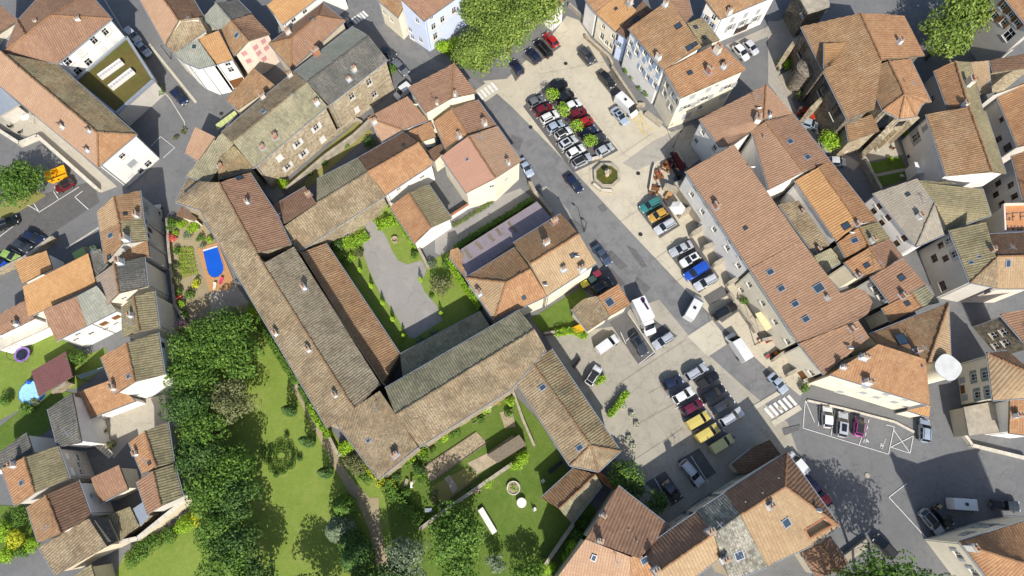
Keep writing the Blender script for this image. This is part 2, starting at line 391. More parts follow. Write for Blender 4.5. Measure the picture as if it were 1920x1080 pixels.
def offset_loop(L, dist):
    """inset a ccw loop (plan) by dist"""
    n = len(L); out = []
    for i in range(n):
        p0, p1, p2 = L[i-1], L[i], L[(i+1) % n]
        d1 = (p1-p0)[:2]; d2 = (p2-p1)[:2]; d1 = d1/max(np.linalg.norm(d1), 1e-6); d2 = d2/max(np.linalg.norm(d2), 1e-6)
        n1 = np.array([-d1[1], d1[0]]); n2 = np.array([-d2[1], d2[0]]); b = n1+n2; k = np.linalg.norm(b)
        b = n1 if k < .2 else b/k; c = max(.45, float(b@n1)); q = p1.copy(); q[:2] += b*dist/c; out.append(q)
    return out
MISS = []
def opening(W, wall_mat, s0, s1, z0, z1): pass
class House:
    def __init__(h, fr, label, V, F, e=6.0, r=8.0, wall='w_cream', name='house', cat='house', group=None, win='', chim='', sky='',
                 base=0.0, holes=(), inset=.3, period=.38, tl=.46, amp=.085, gutter=True, flat=False, ridge='terra', m=None, parapet=0):
        h.fr = fr; m = (e+r)/2 if m is None else m; vs = []
        for tok in V.split():
            q = tok.split(','); k = q[2] if len(q) > 2 else 'e'
            z = {'e': e, 'r': r, 'm': m}.get(k); z = float(k) if z is None else z
            vs.append(at(fr, float(q[0]), float(q[1]), z))
        vs = np.array(vs); h.vs = vs; DIG = '0123456789abcdefghijklmnop'; faces = []; mats = []
        for tok in F.split():
            a, b = tok.split(':'); idx = [DIG.index(ch) for ch in a]
            if area2([vs[i] for i in idx]) < 0: idx = idx[::-1]
            faces.append(idx); mats.append(b)
        h.faces = faces; ctr = vs.mean(0); loc = (ctr[0], ctr[1], base)
        h.root = thing(name, label, cat, loc, group)
        # boundary loop(s)
        ed = {}
        for fi, f in enumerate(faces):
            for i in range(len(f)): ed[(f[i], f[(i+1) % len(f)])] = fi
        bnd = {a: b for (a, b) in ed if (b, a) not in ed}; loops = []
        while bnd:
            s = next(iter(bnd)); L = [s]; c = bnd.pop(s)
            while c != s and c in bnd: L.append(c); c = bnd.pop(c)
            loops.append(L)
        # roof deck: underside boards following each slope, and the fascia round the edge
        dk = MB()
        for f in faces:
            if len(f) < 3: continue
            if flat:
                dk.add([vs[i]-(0, 0, .05) for i in f], [tuple(range(len(f)))])
            else:
                co, q, _ = tile_surface(vs[f], .8 if holes else 1.6, .4 if holes else 1.6, 0.0); q = h.cut(co, q, holes, fr); dk.add(co-(0, 0, .2), [tuple(x) for x in q])
            for i in range(len(f)):
                a, b = f[i], f[(i+1) % len(f)]
                if (b, a) not in ed: dk.add([vs[a]+(0, 0, .03), vs[a]-(0, 0, .24), vs[b]-(0, 0, .24), vs[b]+(0, 0, .03)], [(0, 1, 2, 3)])
        roof = dk.part('roof', 'concrete' if flat else 'timber_grey', h.root); h.roof = roof
        for f, mt in zip(faces, mats):
            P = vs[f]
            if flat or mt in ('concrete', 'zinc', 'pale_sheet', 'shade_tinted_sheet', 'sedum', 'terrace', 'concrete_lt', 'gravel'):
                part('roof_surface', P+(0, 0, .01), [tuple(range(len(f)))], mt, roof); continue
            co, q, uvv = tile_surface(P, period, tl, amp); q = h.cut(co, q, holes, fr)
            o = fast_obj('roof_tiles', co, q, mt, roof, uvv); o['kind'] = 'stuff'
        # ridge and hip tiles
        done = set()
        for (a, b), fi in ed.items():
            if (b, a) in ed and (b, a) not in done and not flat:
                done.add((a, b)); g = ed[(b, a)]; cz = (vs[faces[fi]].mean(0)[2]+vs[faces[g]].mean(0)[2])/2
                A, Bp = vs[a], vs[b]
                if cz < (A[2]+Bp[2])/2-.05:
                    Ln = np.linalg.norm(Bp-A); k = max(2, int(Ln/.5)); rb = MB()
                    for i in range(k):
                        t0 = A+(Bp-A)*(i/k); t1 = A+(Bp-A)*min(1, (i+1.08)/k)
                        jt = rng.normal(0, .025, 3); rb.tube([t0+(0, 0, .07)+jt, t1+(0, 0, .1)+jt], [.15, .18], 6, False)
                    o = rb.part('ridge_tiles', ridge if mats[fi] not in ('grey', 'slate', 'greymot', 'old', 'oldgrey', 'olddark', 'olive', 'rustold', 'greypink') else {'old': 'rust', 'oldgrey': 'rust', 'olddark': 'old', 'olive': 'rust', 'rustold': 'rust'}.get(mats[fi], mats[fi]), roof); o['kind'] = 'stuff'
        # gutters on level eaves
        if gutter and not flat:
            for L in loops:
                for i in range(len(L)):
                    A, Bp = vs[L[i]], vs[L[(i+1) % len(L)]]
                    if abs(A[2]-Bp[2]) < .35 and max(A[2], Bp[2]) < e+.5 and np.linalg.norm(A-Bp) > 2.0:
                        d = (Bp-A); d = d/np.linalg.norm(d); nn = np.array([d[1], -d[0], 0])
                        MB().tube([A+nn*.09-(0, 0, .05), Bp+nn*.09-(0, 0, .05)], .07, 6).part('gutter', 'zinc', roof)
                        dp = A+d*.5-nn*(inset-.12); MB().tube([A+d*.5+nn*.09-(0, 0, .1), dp-(0, 0, .55), np.array([dp[0], dp[1], base+.1])], .05, 6).part('downpipe', 'zinc', roof)
        # walls
        h.quads = []
        for L in loops:
            LP = [vs[i].copy() for i in L]; ins = offset_loop(LP, inset)
            for i in range(len(ins)):
                A, Bp = ins[i], ins[(i+1) % len(ins)]
                if np.linalg.norm((A-Bp)[:2]) > .05: h.quads.append([A-(0, 0, .16), Bp-(0, 0, .16), []])
        h.base = base; h.wall = wall
        for s, fn in ((win, h.window), (chim, h.chimney), (sky, h.skylight)):
            for tok in s.split():
                q = tok.split(','); fr2 = fr
                if q[0] in FR: fr2 = q.pop(0)
                fn(fr2, float(q[0]), float(q[1]), *q[2:])
        h.build_walls()
    def cut(h, co, q, holes, fr):
        for hl in holes:
            P = []
            for tok in hl.split():
                b = h.cast_roof(fr, *map(float, tok.split(','))); P.append(b[1])
            if area2(P) < 0: P = P[::-1]
            h.hole = P; c = co[q].mean(1); ins = np.ones(len(c), bool)
            for i in range(len(P)):
                a, b = P[i], P[(i+1) % len(P)]; ins &= ((b[0]-a[0])*(c[:, 1]-a[1])-(b[1]-a[1])*(c[:, 0]-a[0])) > 0
            q = q[~ins]
        return q
    def cast_roof(h, fr, x, y):
        d = ray(fr, x, y); best = None
        for fi, f in enumerate(h.faces):
            for i in range(1, len(f)-1):
                a, b, c = h.vs[f[0]], h.vs[f[i]], h.vs[f[i+1]]; n = np.cross(b-a, c-a); dn = d@n
                if abs(dn) < 1e-9: continue
                t = ((a-ORI)@n)/dn; p = ORI+d*t; ok = True
                for u, w in ((a, b), (b, c), (c, a)):
                    if np.cross(w-u, p-u)@n < -1e-6*abs(n@n): ok = False
                if ok and (best is None or t < best[0]): best = (t, p, n/np.linalg.norm(n)*(1 if n[2] > 0 else -1))
        return best
    def window(h, fr, x, y, code='', w='1.0', hh='1.4'):
        d = ray(fr, x, y); best = None
        for q in h.quads:
            A, Bp = q[0], q[1]; e = Bp-A; L = np.linalg.norm(e[:2]); ex = np.array([e[0], e[1], 0])/L; n = np.array([ex[1], -ex[0], 0])
            if d@n >= -1e-6: continue
            t = ((A-ORI)@n)/(d@n); p = ORI+d*t; s = (p-A)@ex
            if -.3 < s < L+.3 and p[2] > h.base-.8 and p[2] < max(A[2], Bp[2])+.5 and (best is None or t < best[0]): best = (t, q, s, p[2], L)
        if best is None: MISS.append(('win', h.root.name, fr, x, y)); return
        _, q, s, z, L = best; w = float(w); hh = float(hh); w = min(w, L-.3)
        ztop = min(q[0][2], q[1][2])-.12; s = min(max(s, w/2+.1), L-w/2-.1); z = min(max(z, h.base+hh/2+.15), ztop-hh/2)
        if code == 'd': z = h.base+hh/2+.02
        for (s0, z0, w0, h0, c0) in q[2]:
            if abs(s-s0) < (w+w0)/2+.05 and abs(z-z0) < (hh+h0)/2+.05: MISS.append(('overlap', h.root.name, fr, x, y)); return
        q[2].append((s, z, w, hh, code))
    def build_walls(h):
        wb = MB(); zb = h.base
        for A, Bp, wins in h.quads:
            e = Bp-A; L = np.linalg.norm(e[:2]); ex = np.array([e[0], e[1], 0])/L; n = np.array([ex[1], -ex[0], 0]); A0 = np.array([A[0], A[1], 0])
            pt = lambda s, z, o=0: A0+ex*s+n*o+np.array([0, 0, z])
            zt = min(A[2], Bp[2])
            ss = sorted({0, L, *[s+k*w/2 for s, z, w, hh, c in wins for k in (-1, 1)]}); zs = sorted({zb, zt, *[z+k*hh/2 for s, z, w, hh, c in wins for k in (-1, 1)]})
            for i in range(len(ss)-1):
                for j in range(len(zs)-1):
                    sm, zm = (ss[i]+ss[i+1])/2, (zs[j]+zs[j+1])/2
                    if any(abs(sm-s) < w/2 and abs(zm-z) < hh/2 for s, z, w, hh, c in wins): continue
                    wb.add([pt(ss[i], zs[j]), pt(ss[i+1], zs[j]), pt(ss[i+1], zs[j+1]), pt(ss[i], zs[j+1])], [(0, 1, 2, 3)])
            if abs(A[2]-Bp[2]) > .02:
                if A[2] > Bp[2]: wb.add([pt(0, zt), pt(L, zt), pt(0, A[2])], [(0, 1, 2)])
                else: wb.add([pt(0, zt), pt(L, zt), pt(L, Bp[2])], [(0, 1, 2)])
            for s, z, w, hh, c in wins:      # reveals
                a, b, z0, z1, dp = s-w/2, s+w/2, z-hh/2, z+hh/2, -.2
                wb.add([pt(a, z0), pt(b, z0), pt(b, z1), pt(a, z1), pt(a, z0, dp), pt(b, z0, dp), pt(b, z1, dp), pt(a, z1, dp)],
                       [(0, 4, 5, 1), (1, 5, 6, 2), (2, 6, 7, 3), (3, 7, 4, 0)])
                h.make_window(pt, s, z, w, hh, c, ex, n)
        wb.part('wall', h.wall, h.root)
    def make_window(h, pt, s, z, w, hh, c, ex, n):
        ax = (ex, n, (0, 0, 1)); fb = MB(); t = .07
        if c and c[0] in 'dD':      # door / garage leaf
            o = MB().box(pt(s, z, -.12), (w, .06, hh), ax=ax).part('door', {'d': 'wood', 'D': 'white_paint'}[c[0]], h.root)
            MB().box(pt(s+w*.36, z, -.06), (.05, .06, .2), ax=ax).part('handle', 'dark_metal', o); return
        for ds in (-1, 1): fb.box(pt(s+ds*(w/2-t/2), z, -.12), (t, .08, hh), ax=ax)
        for dz in (-1, 1): fb.box(pt(s, z+dz*(hh/2-t/2), -.12), (w-2*t, .08, t), ax=ax)
        fb.box(pt(s, z, -.12), (t*.9, .07, hh-2*t), ax=ax); fb.box(pt(s-w/4, z+hh*.12, -.12), (w/2-t, .05, .05), ax=ax); fb.box(pt(s+w/4, z+hh*.12, -.12), (w/2-t, .05, .05), ax=ax)
        f = fb.part('window', {'k': 'wood', 'x': 'dark_metal'}.get(c, 'white_paint'), h.root)
        MB().box(pt(s, z, -.15), (w-.02, .02, hh-.02), ax=ax).part('pane', 'glass', f)
        MB().box(pt(s, z-hh/2-.05, .04), (w+.24, .2, .09), ax=ax).part('sill', 'concrete_lt', f)
        sm = {'s': 'white_paint', 'g': 'shutter_grey', 'b': 'shutter_blue', 'r': 'shutter_pink', 'v': 'shutter_green', 'o': 'wood'}.get(c[:1] if c else '')
        if sm:
            for ds in (-1, 1): MB().box(pt(s+ds*(w*.75+.03), z, .05), (w/2-.02, .05, hh+.06), ax=ax).part('shutter', sm, f)
        cm = {'S': 'white_paint', 'G': 'shutter_grey', 'B': 'shutter_blue', 'R': 'shutter_pink', 'O': 'wood'}.get(c[:1] if c else '')
        if cm:
            for ds in (-1, 1): MB().box(pt(s+ds*w/4, z, -.03), (w/2-.01, .05, hh-.02), ax=ax).part('shutter', cm, f)
    def chimney(h, fr, x, y, code='', sc='1'):
        b = h.cast_roof(fr, x, y)
        if b is None: MISS.append(('chim', h.root.name, fr, x, y)); return
        _, p, n = b; d = n[:2]; L = np.linalg.norm(d); rz = math.atan2(d[1], d[0]) if L > .02 else 0; k = float(sc); c = code
        if c == 'v':
            o = MB().tube([p-(0, 0, .2), p+(0, 0, .55)], .09, 8).part('vent_pipe', 'zinc', h.roof); return
        if c == 'm':
            MB().lathe(p-(0, 0, .2), [(.3, 0), (.3, .9), (.5, .95), (.55, 1.2), (.4, 1.45), (.1, 1.55)], 14).part('vent_cowl', 'zinc', h.roof, True); return
        if c == 'a':
            MB().tube([p-(0, 0, .2), p+(0, 0, 2.2)], .035, 6).box(p+(0, 0, 2.1), (.05, 1.3, .05), rz).box(p+(.0, 0, 1.8), (.05, .9, .05), rz).part('aerial', 'zinc', h.roof); return
        if c == 'y':
            mb = MB().tube([p-(0, 0, .2), p+(0, 0, .7)], .04, 6); mb.part('dish_mast', 'zinc', h.roof)
            q = MB(); prof = [(.45*math.sin(a), .16*(1-math.cos(a))*2) for a in np.linspace(.05, 1.4, 6)]
            q.lathe((0, 0, 0), prof+[(r*.97, z+.03) for r, z in prof[::-1]], 16)
            Rm = np.array(Matrix.Rotation(math.radians(-55), 3, 'X')); V = np.array(q.V)@Rm.T+p+(0, -.1, .75)
            part('satellite_dish', V, q.F, 'white_paint', h.roof, True); return
        mt = {'': 'w_pink', 'w': 'w_white', 'o': 'brick', 's': 'stone', 'g': 'concrete'}[c]
        k *= .85; w, l, ht = .6*k, .9*k, 1.2*k
        sh = MB().box(p+(0, 0, ht/2-.4), (w, l, ht+.8), rz).part('chimney', mt, h.roof)
        MB().box(p+(0, 0, ht+.05), (w+.16, l+.16, .1), rz).part('chimney_cap', 'concrete', h.roof)
        cs, sn = math.cos(rz), math.sin(rz)
        for s in (-1, 1):
            q = p+np.array([-sn*l*.24*s, cs*l*.24*s, ht+.1]); MB().lathe(q, [(.13*k, 0), (.11*k, .35), (.14*k, .4), (.09*k, .42)], 10).part('chimney_pot', 'claypot', h.roof)
        # lead flashing round the foot
        MB().box(p+(0, 0, .06), (w+.5, l+.4, .03), ax=h.slope_axes(n)).part('flashing', 'zinc', h.roof)
    def slope_axes(h, n):
        d = np.array([n[0], n[1], 0]); L = np.linalg.norm(d); d = d/L if L > .02 else np.array([1., 0, 0])
        a = np.array([-d[1], d[0], 0]); dn = np.cross(a, n); return (dn/np.linalg.norm(dn), a, n)
    def skylight(h, fr, x, y, code='', w='0.8', l='1.1'):
        b = h.cast_roof(fr, x, y)
        if b is None: MISS.append(('sky', h.root.name, fr, x, y)); return
        _, p, n = b; ax = h.slope_axes(n); w = float(w); l = float(l); q = p+n*.1; fb = MB(); t = .09
        A0, A1 = np.asarray(ax[0]), np.asarray(ax[1])
        for s in (-1, 1):
            fb.box(q+A1*s*(w/2-t/2), (l, t, .16), ax=ax); fb.box(q+A0*s*(l/2-t/2), (t, w-2*t, .16), ax=ax)
        f = fb.part('skylight', 'dark_metal' if code == 'k' else 'zinc', h.roof); f2 = MB().box(q+n*.02, (l-2*t, w-2*t, .04), ax=ax).part('skylight_pane', 'skyglass', h.roof)
HOUSES = []
def house(*a, **k):
    o = House(*a, **k); HOUSES.append(o)
    if len(HOUSES) % 3 == 0 and o.vs[:, 2].max() > o.vs[:, 2].min()+.8 and o.vs[:, 2].max() > 6:
        f = max(o.faces, key=lambda f_: len(f_)); p = o.vs[f].mean(0)*.45+o.vs[f][np.argmax(o.vs[f][:, 2])]*.55
        MB().tube([p-(0, 0, .3), p+(0, 0, 2.0)], .03, 6).box(p+(0, 0, 1.9), (.04, 1.4, .04), .7).box(p+(0, 0, 1.65), (.04, .9, .04), .7).box(p+(0, 0, 1.8), (1.0, .04, .04), .7).part('aerial', 'zinc', o.roof)
    return o
# ------------------------------------------------------------------ buildings, north west
house('A', 'long white wing with a mottled orange hipped roof and white end wall', '770,757 553,942 -120,385 -120,190,r 20,300,r 548,746,r 322,362', '0546:rustold 12345:pink 015:terra',
      8.2, 10.3, 'w_white', chim='352,718,,1.0 503,740,,0.8 493,850,w,0.8', win='690,877,,1.1,1.1 745,920,G,1.6,1.4 840,925,,1.2,1.4 797,963,,1.0,1.2 755,1005,S,1.3,1.5', name='long_house')
house('A', 'white three storey block with closed shutters and a brown hipped roof above the planted roof', '20,298 326,358 628,106 500,-40 240,-40 100,112 290,88,r 150,195,r', '01267:brown 236:brown 34576:brown 507:brown', 8.6, 11.2, 'w_white',
      win='595,180,s,1,1.5 532,228,,1.1,1.5 455,297,S,1.2,1.5 645,232,S,1.2,1.5 585,280,S,1.2,1.5 385,348,,1.2,1.5 500,350,,1.2,1.5 440,400,,1.3,1.5', chim='450,122,w 210,130,w,0.7 228,215,m,1 145,262,m 315,250,o,0.6', sky='355,295,k')
gr = house('A', 'low extension with a planted green roof and two long white rooflights', '716,212 868,452 655,642 428,456', '0123:sedum', 4.2, 4.2, 'w_grey', flat=True, inset=.1, name='green_roof_extension')
for (a, b) in (((565, 440), (690, 350)), ((625, 500), (752, 402))):
    p, q = at('A', *a, 4.4), at('A', *b, 4.4); d = q-p; L = np.linalg.norm(d); rz = math.atan2(d[1], d[0]); c = (p+q)/2
    o = MB().box(c+(0, 0, .25), (L, 1.1, .7), rz).part('rooflight', 'white_paint', gr.root)
    n = np.array([-math.sin(rz), math.cos(rz), 0])
    for k in range(8): MB().box(p+d*((k+.5)/8)-n*.2+(0, 0, .62), (L/8-.12, .5, .03), rz).part('rooflight_pane', 'pale_sheet', o)
for i in range(4):
    a, b = gr.vs[i], gr.vs[(i+1) % 4]; d = b-a; L = np.linalg.norm(d)
    MB().box((a+b)/2+(0, 0, .1), (L, .45, .5), math.atan2(d[1], d[0])).part('parapet', 'zinc', gr.root)
house('A', 'brown tiled house corner in the top left of the view', '-100,-60 5,30 102,114 -90,240,r', '0123:brown', 8, 9.5, 'w_cream')
house('A', 'flat grey zinc roofed annex beside the white three storey block', '-60,230 60,165 115,212 12,297 -60,300', '01234:zinc', 7, 7, 'w_grey', flat=True)
house('A', 'pale grey metal canopy over the north west terrace', '-40,455 112,588 0,652 -60,630', '0123:zinc', 3.4, 3.4, 'w_grey', flat=True, inset=.5, name='canopy_building', cat='canopy')
house('A', 'small salmon roofed house standing apart in the road bend', '1098,714,r 1210,770,r 1112,908 1040,860', '0123:pink', 5, 6.2, 'w_cream')
# ------------------------------------------------------------------ cluster between the two streets
house('S3', 'long pink gabled roof at the top edge beside the street', '-190,-40 40,375 155,170,r -10,-60,r 365,135 250,-60', '0123:pink 2453:browndark', 8, 10.5, 'w_cream', chim='345,60,v')
house('S3', 'beige mottled roof between the pink roof and the round fronted house', '155,170,r 330,148,r 390,255 120,452 38,378', '01234:old', 7.5, 9.8, 'w_cream', amp=.05)
house('S3', 'round fronted white house with a fan shaped grey roof', '115,450 320,335,r 470,548 330,580 200,525', '01234:grey', 8.2, 9.2, 'w_white', win='290,590,,.7,.7', sky='290,395,k,.6,.6')
house('S3', 'white house with a bright orange patched roof and brown garage door', '325,325,r 495,258,r 620,502 460,550', '0123:orange', 7.6, 9.0, 'w_white', win='572,540,,1,1.2 600,590,,1,1.3 650,665,d,2.6,2.4', sky='398,295,k')
house('S3', 'pink shuttered cream house with rust and brown roof halves', '505,262 600,175,r 775,120,r 930,285 745,345,r 630,470', '0145:rust 1234:browndark', 7.4, 9.2, 'w_pink', win='868,338,R,1,1.1 795,390,R,1,1.1 900,407,R,1,1.1 710,448,R,1,1.1 830,453,R,1,1.1 882,497,R,1,1.1 750,515,R,1,1.1', sky='650,298')
house('S3', 'small grey corrugated gable behind the pink shuttered house', '355,155 470,25,r 655,0 775,118 600,175,r 505,260', '0145:grey 1234:slate', 7.2, 9.0, 'w_beige', amp=.05)
house('B', 'orange roofed white house at the top edge with two windows', '62,30,r 150,140 480,-110 380,-220,r', '0123:orange', 7.2, 8.8, 'w_white', win='205,95,,1,1.3 270,50,,1,1.3', chim='100,80,')
house('B', 'brown hipped house with a lower rust corner behind the stone row', '375,18 500,118 345,262 200,392 72,246 350,92,r 200,218,r', '015:brown 12365:brown 0564:brown 463:rust', 6.8, 8.8, 'w_beige', chim='185,190,,1.1 282,248,v', sky='310,105,k,.5,.6')
house('S3', 'little rust roofed outbuilding wedged beside the street bend', '555,845 790,572,r 965,715,r 655,925', '0123:rust', 5.6, 7.2, 'w_beige')
house('B', 'stone house with a dark grey weathered roof and white windows facing the alley', '742,335 410,592 288,462,r 636,204,r 546,147 213,402', '0123:slate 3254:grey', 8.8, 11.2, 'stone', win='637,463,,1.1,1.6 540,543,,1.1,1.6 667,530,,1.1,1.6 568,617,S,1,1.5', chim='555,395,,0.9 525,450,,.7 345,310,o,1.5 505,390,v', ridge='grey')
house('B', 'long stone house with lichen covered roof and white shuttered windows', '402,598 -12,945 -130,800,r 286,462,r 213,402 -195,745', '0123:olddark 3254:old', 8.8, 10.8, 'stone', win='445,625,,1.1,1.5 480,690,s,1,1.5 340,718,s,1,1.5 235,808,s,1,1.5 268,865,s,1,1.5 375,783,S,1.2,1.6 132,888,S,1.2,1.5 180,937,s,1,1.5', chim='345,585,w 110,775,o 38,832,o,.8 195,430, 42,552,', sky='42,630')
house('S4', 'dark striped roof wedge running down from the long stone house', '130,405 432,38,r 530,130,r 330,465', '0123:olddark', 6.2, 8.2, 'rubble', chim='525,80,')
house('S4', 'mossy rust roof beside the white windowed brown roof of the convent', '402,262,r 536,150,r 702,332 520,398 400,430', '01234:rustold', 6.8, 8.0, 'rubble', chim='425,330,o,.9')
house('S4', 'low lichen roofed lean-to by the road bend at the convent corner', '45,612 150,412 320,455,r 245,452,r', '0123:old', 4.2, 5.4, 'rubble')
# ------------------------------------------------------------------ the convent
cv = dict(amp=.115, wall='rubble', name='convent_wing', cat='building')
house('S4', 'north west convent wing, half lichen grey and half red brown roof', '408,462,r 728,1050,r 1015,985 890,720 668,376 245,450 42,628 250,690 342,862 590,1290', '0567891:old 01234:brown', 8.0, 10.6, chim='650,630,w,.8 735,1070,,1.1', sky='580,422,k', win='722,410,,1.1,1.5', **cv)
house('Z', 'main west convent wing with long lichen grey double pitched roof', '614,803 449,523 482,477,r 664,766,r 714,722 551,462', '0123:old 3245:oldgrey', 8.2, 10.3, chim='571,540,w 518,626,w,1 579,656,w 629,741,w,.9', sky='626,632', **cv)
house('Z', 'lean-to cloister roof in striped red brown along the west courtyard side', '563,473,r 611,456 750,664 716,722,r', '0123:rust', 4.0, 5.8, 'rubble', amp=.115, name='cloister_gallery', cat='building')
house('Z', 'south convent wing with dark mossy courtyard slope', '722,728 975,581 1003,618,r 742,778,r 786,838 958,730 1024,656', '0123:olddark 32654:old', 8.4, 10.2, win='870,800,,1,1.3 915,765,,1,1.3', **cv)
house('Z', 'dark lean-to gallery roof along the south courtyard side', '750,664 901,584 920,612,r 756,712,r', '0123:olddark', 4.2, 5.8, 'rubble', amp=.115, name='cloister_gallery', cat='building')
house('Z', 'square south west convent pavilion with one large lichen brown roof', '627,789 712,733,r 784,838 710,898', '0123:old', 8.0, 9.6, chim='741,853,o,1.1', sky='691,826,,.6,.7', m=9.6, **cv)
house('Z', 'east convent wing with rounded hipped end beside the parking square', '961,706 1034,654 1163,846 1122,884 1069,873 998,680,r 1107,835,r', '0564:old 1265:rustold 236:old 346:old', 6.6, 8.4, chim='1000,672,w,1.1', sky='1018,726 1087,839', **cv)
house('K', 'small square garden pavilion with striped rust roof and low walls', '165,640 347,474 470,508,r 265,702,r 505,570 338,786', '0123:rust 3245:olddark', 3.8, 5.2, 'rubble', name='garden_pavilion', cat='pavilion')
house('S4', 'small brown lean-to roof at the corner of the pool garden', '45,738 92,655,r 218,758,r 200,785', '0123:browndark', 3.0, 3.8, 'w_cream', gutter=False)
# ------------------------------------------------------------------ block north of the courtyard
house('B', 'hipped house with pink brown roof and blue skylight at the crossing', '858,490 1115,356,r 1242,522 1103,550,r 955,634', '0134:brown 123:brown', 8.2, 9.4, 'w_cream', sky='1003,533,k,.9,1.3', chim='1020,585,,.8 1120,535,,.8 1095,600,,1')
house('B', 'low red roof with a pink hipped corner above the alley', '628,662,r 852,542,r 968,678 820,732 708,796', '0123:brown 034:pink', 5.4, 7.0, 'w_cream', chim='668,690,,1 905,605,y')
house('B', 'small terracotta lean-to between the red roof and the glass porch', '850,742 985,682,r 1012,768,r 915,802', '0123:terra', 5.0, 5.8, 'w_cream')
house('B', 'gabled house with terracotta and brown halves beside the main street', '1000,685 1100,612,r 1246,560 1352,706 1188,754,r 1065,836', '0145:terra 1234:brown', 6.4, 8.4, 'w_cream', chim='1285,700,,1.2 1145,770,,1 1100,815,o,1.1')
house('B', 'small dark brown roof next to the glazed porch', '962,852 1042,808,r 1062,850,r 1002,908', '0123:browndark', 4.6, 5.4, 'w_cream')
house('B', 'smooth salmon roofed cream house by the parked white car', '1356,708 1494,905 1347,1002,r 1195,765,r 1040,880 1182,1086', '0123:pink 3254:salmon', 6.8, 9.2, 'w_cream', win='1330,1020,,.9,1.1 1335,1058,,.9,1.3 1410,1010,,.9,1', chim='1418,920,,.9', sky='1190,898,,.5,.6', amp=.04)
house('Z', 'orange half of the long barn range with small windows', '757,247 672,296 690,323,r 786,268,r 813,307 723,366', '0123:browndark 3254:terra', 6.0, 8.0, 'w_white', win='792,332,,1.0,1.0 748,355,,.9,.9', chim='742,254,,.8', sky='757,273,k,.5,.6')
house('Z', 'lichen grey half of the long barn range facing the courtyard', '672,296 594,336 594,382,r 690,323,r 723,367 562,471 522,432,r', '0123:olddark 32654:old', 5.6, 7.6, 'rubble', win='650,440,,.9,.9')
house('S4', 'red brown lean-to roof joining the barn range to the convent', '870,650 1136,495 1236,636,r 862,862,r', '0123:brown', 5.4, 7.4, 'rubble', chim='1170,570,o,1')
house('Z', 'small garage with terracotta and mossy roof halves and white gable', '731,388 777,457 808,427,r 766,362,r 803,345 847,409', '0123:terra 3254:olive', 4.4, 6.0, 'w_white', win='820,432,D,2.4,1.8')
wk = house('S6', 'long flat roofed workshop in shade-toned mauve grey beside the gravel lane', '195,575 840,170 960,305 240,810', '0123:shade_tinted_sheet', 4.0, 4.0, 'w_grey', flat=True, inset=.15, name='workshop', cat='building')
for (a, b) in (((232, 575), (285, 650)), ((325, 515), (380, 572)), ((430, 450), (480, 505)), ((495, 405), (545, 455)), ((600, 345), (670, 430))):
    A, B2 = at('S6', *a, 4.03), at('S6', *b, 4.03); d = B2-A; MB().box((A+B2)/2, (np.linalg.norm(d), .55, .05), math.atan2(d[1], d[0])).part('roof_strip', 'timber_grey', wk.root)
d = wk.vs[1]-wk.vs[0]; rz = math.atan2(d[1], d[0])
for k in range(14):
    p = wk.vs[0]+d*((k+.5)/14); q = wk.vs[3]+(wk.vs[2]-wk.vs[3])*((k+.5)/14); v = q-p; MB().box((p+q)/2+(0, 0, .03), (np.linalg.norm(v)*.98, .05, .05), math.atan2(v[1], v[0])).part('sheet_seam', 'zinc', wk.root)
house('S6', 'little brick coloured lean-to roof at the end of the mauve grey workshop', '100,640 110,580,r 175,560,r 250,670 240,808', '01234:rust', 3.6, 4.6, 'w_cream')
house('S6', 'cream house with orange roof and large chimneys facing the street', '1042,272 640,520 787,697,r 1195,445,r 1342,692 925,965', '0123:rust 3254:tan', 7.6, 10.0, 'w_cream', win='1160,845,S,1,1.3 1020,950,S,1.2,1.4 1015,920,,.9,1 825,1050,,1,1', chim='985,350,o,1.3 920,525,w,1.2 1065,745,w,.9 1220,745,w,1.3 1175,650,y 910,890,y', sky='1140,625,k,.8,.8')
house('S6', 'ivy edged house with hipped orange roof joining the convent gallery', '238,815 652,560 785,740,r 580,855,r 480,1170 925,968', '0123:rust 034:tan 3254:terra', 6.8, 9.0, 'w_cream', chim='352,950,w,1.1', sky='730,980,k,.7,.7')
house('G', 'small cottage with old brown roof beside the yellow box in the garden', '333,660 402,602,r 478,585,r 552,700,r 425,785', '01234:old', 3.6, 4.6, 'w_cream', name='cottage')
house('G', 'small cottage with terracotta roof and skylight beside the white lorry', '480,588 600,520,r 668,632,r 555,698', '0123:terra', 3.9, 5.0, 'w_cream', sky='550,620,,1.3,1.3', name='cottage')
# ------------------------------------------------------------------ north row round the square
house('B', 'pale blue house with brown roof and iron balcony beside the plane tree', '945,120 1310,-140 1160,-290,r 797,-22,r', '0123:brown', 8.8, 11, 'w_blue', win='905,115,,1,1.4 850,155,,1,1.4 880,215,,1,1.4 925,225,,1,1.4 1115,60,s,1,1.6 1050,110,s,1,1.6 1000,150,s,1,1.6 1010,205,s,1,1.8 1175,20,s,1,1.6 990,100,,.8,.8')
house('B', 'low rust roofed house with pale front along the crossing street', '800,100 672,-10 740,-60,r 840,20,r', '0123:rust', 6.6, 8.0, 'w_cream', win='760,110,,1,1.3 720,70,,1,1.3')
house('C', 'white gabled house half hidden behind the plane tree', '238,56 305,-5 230,-90,r 160,-30,r', '0123:brown', 6.2, 7.6, 'w_white')
house('C', 'white fronted house at the head of the long ramp', '405,-12 470,72 610,-40,r 540,-110,r', '0123:terra', 6.8, 8.6, 'w_white', win='400,40,,1,1.3')
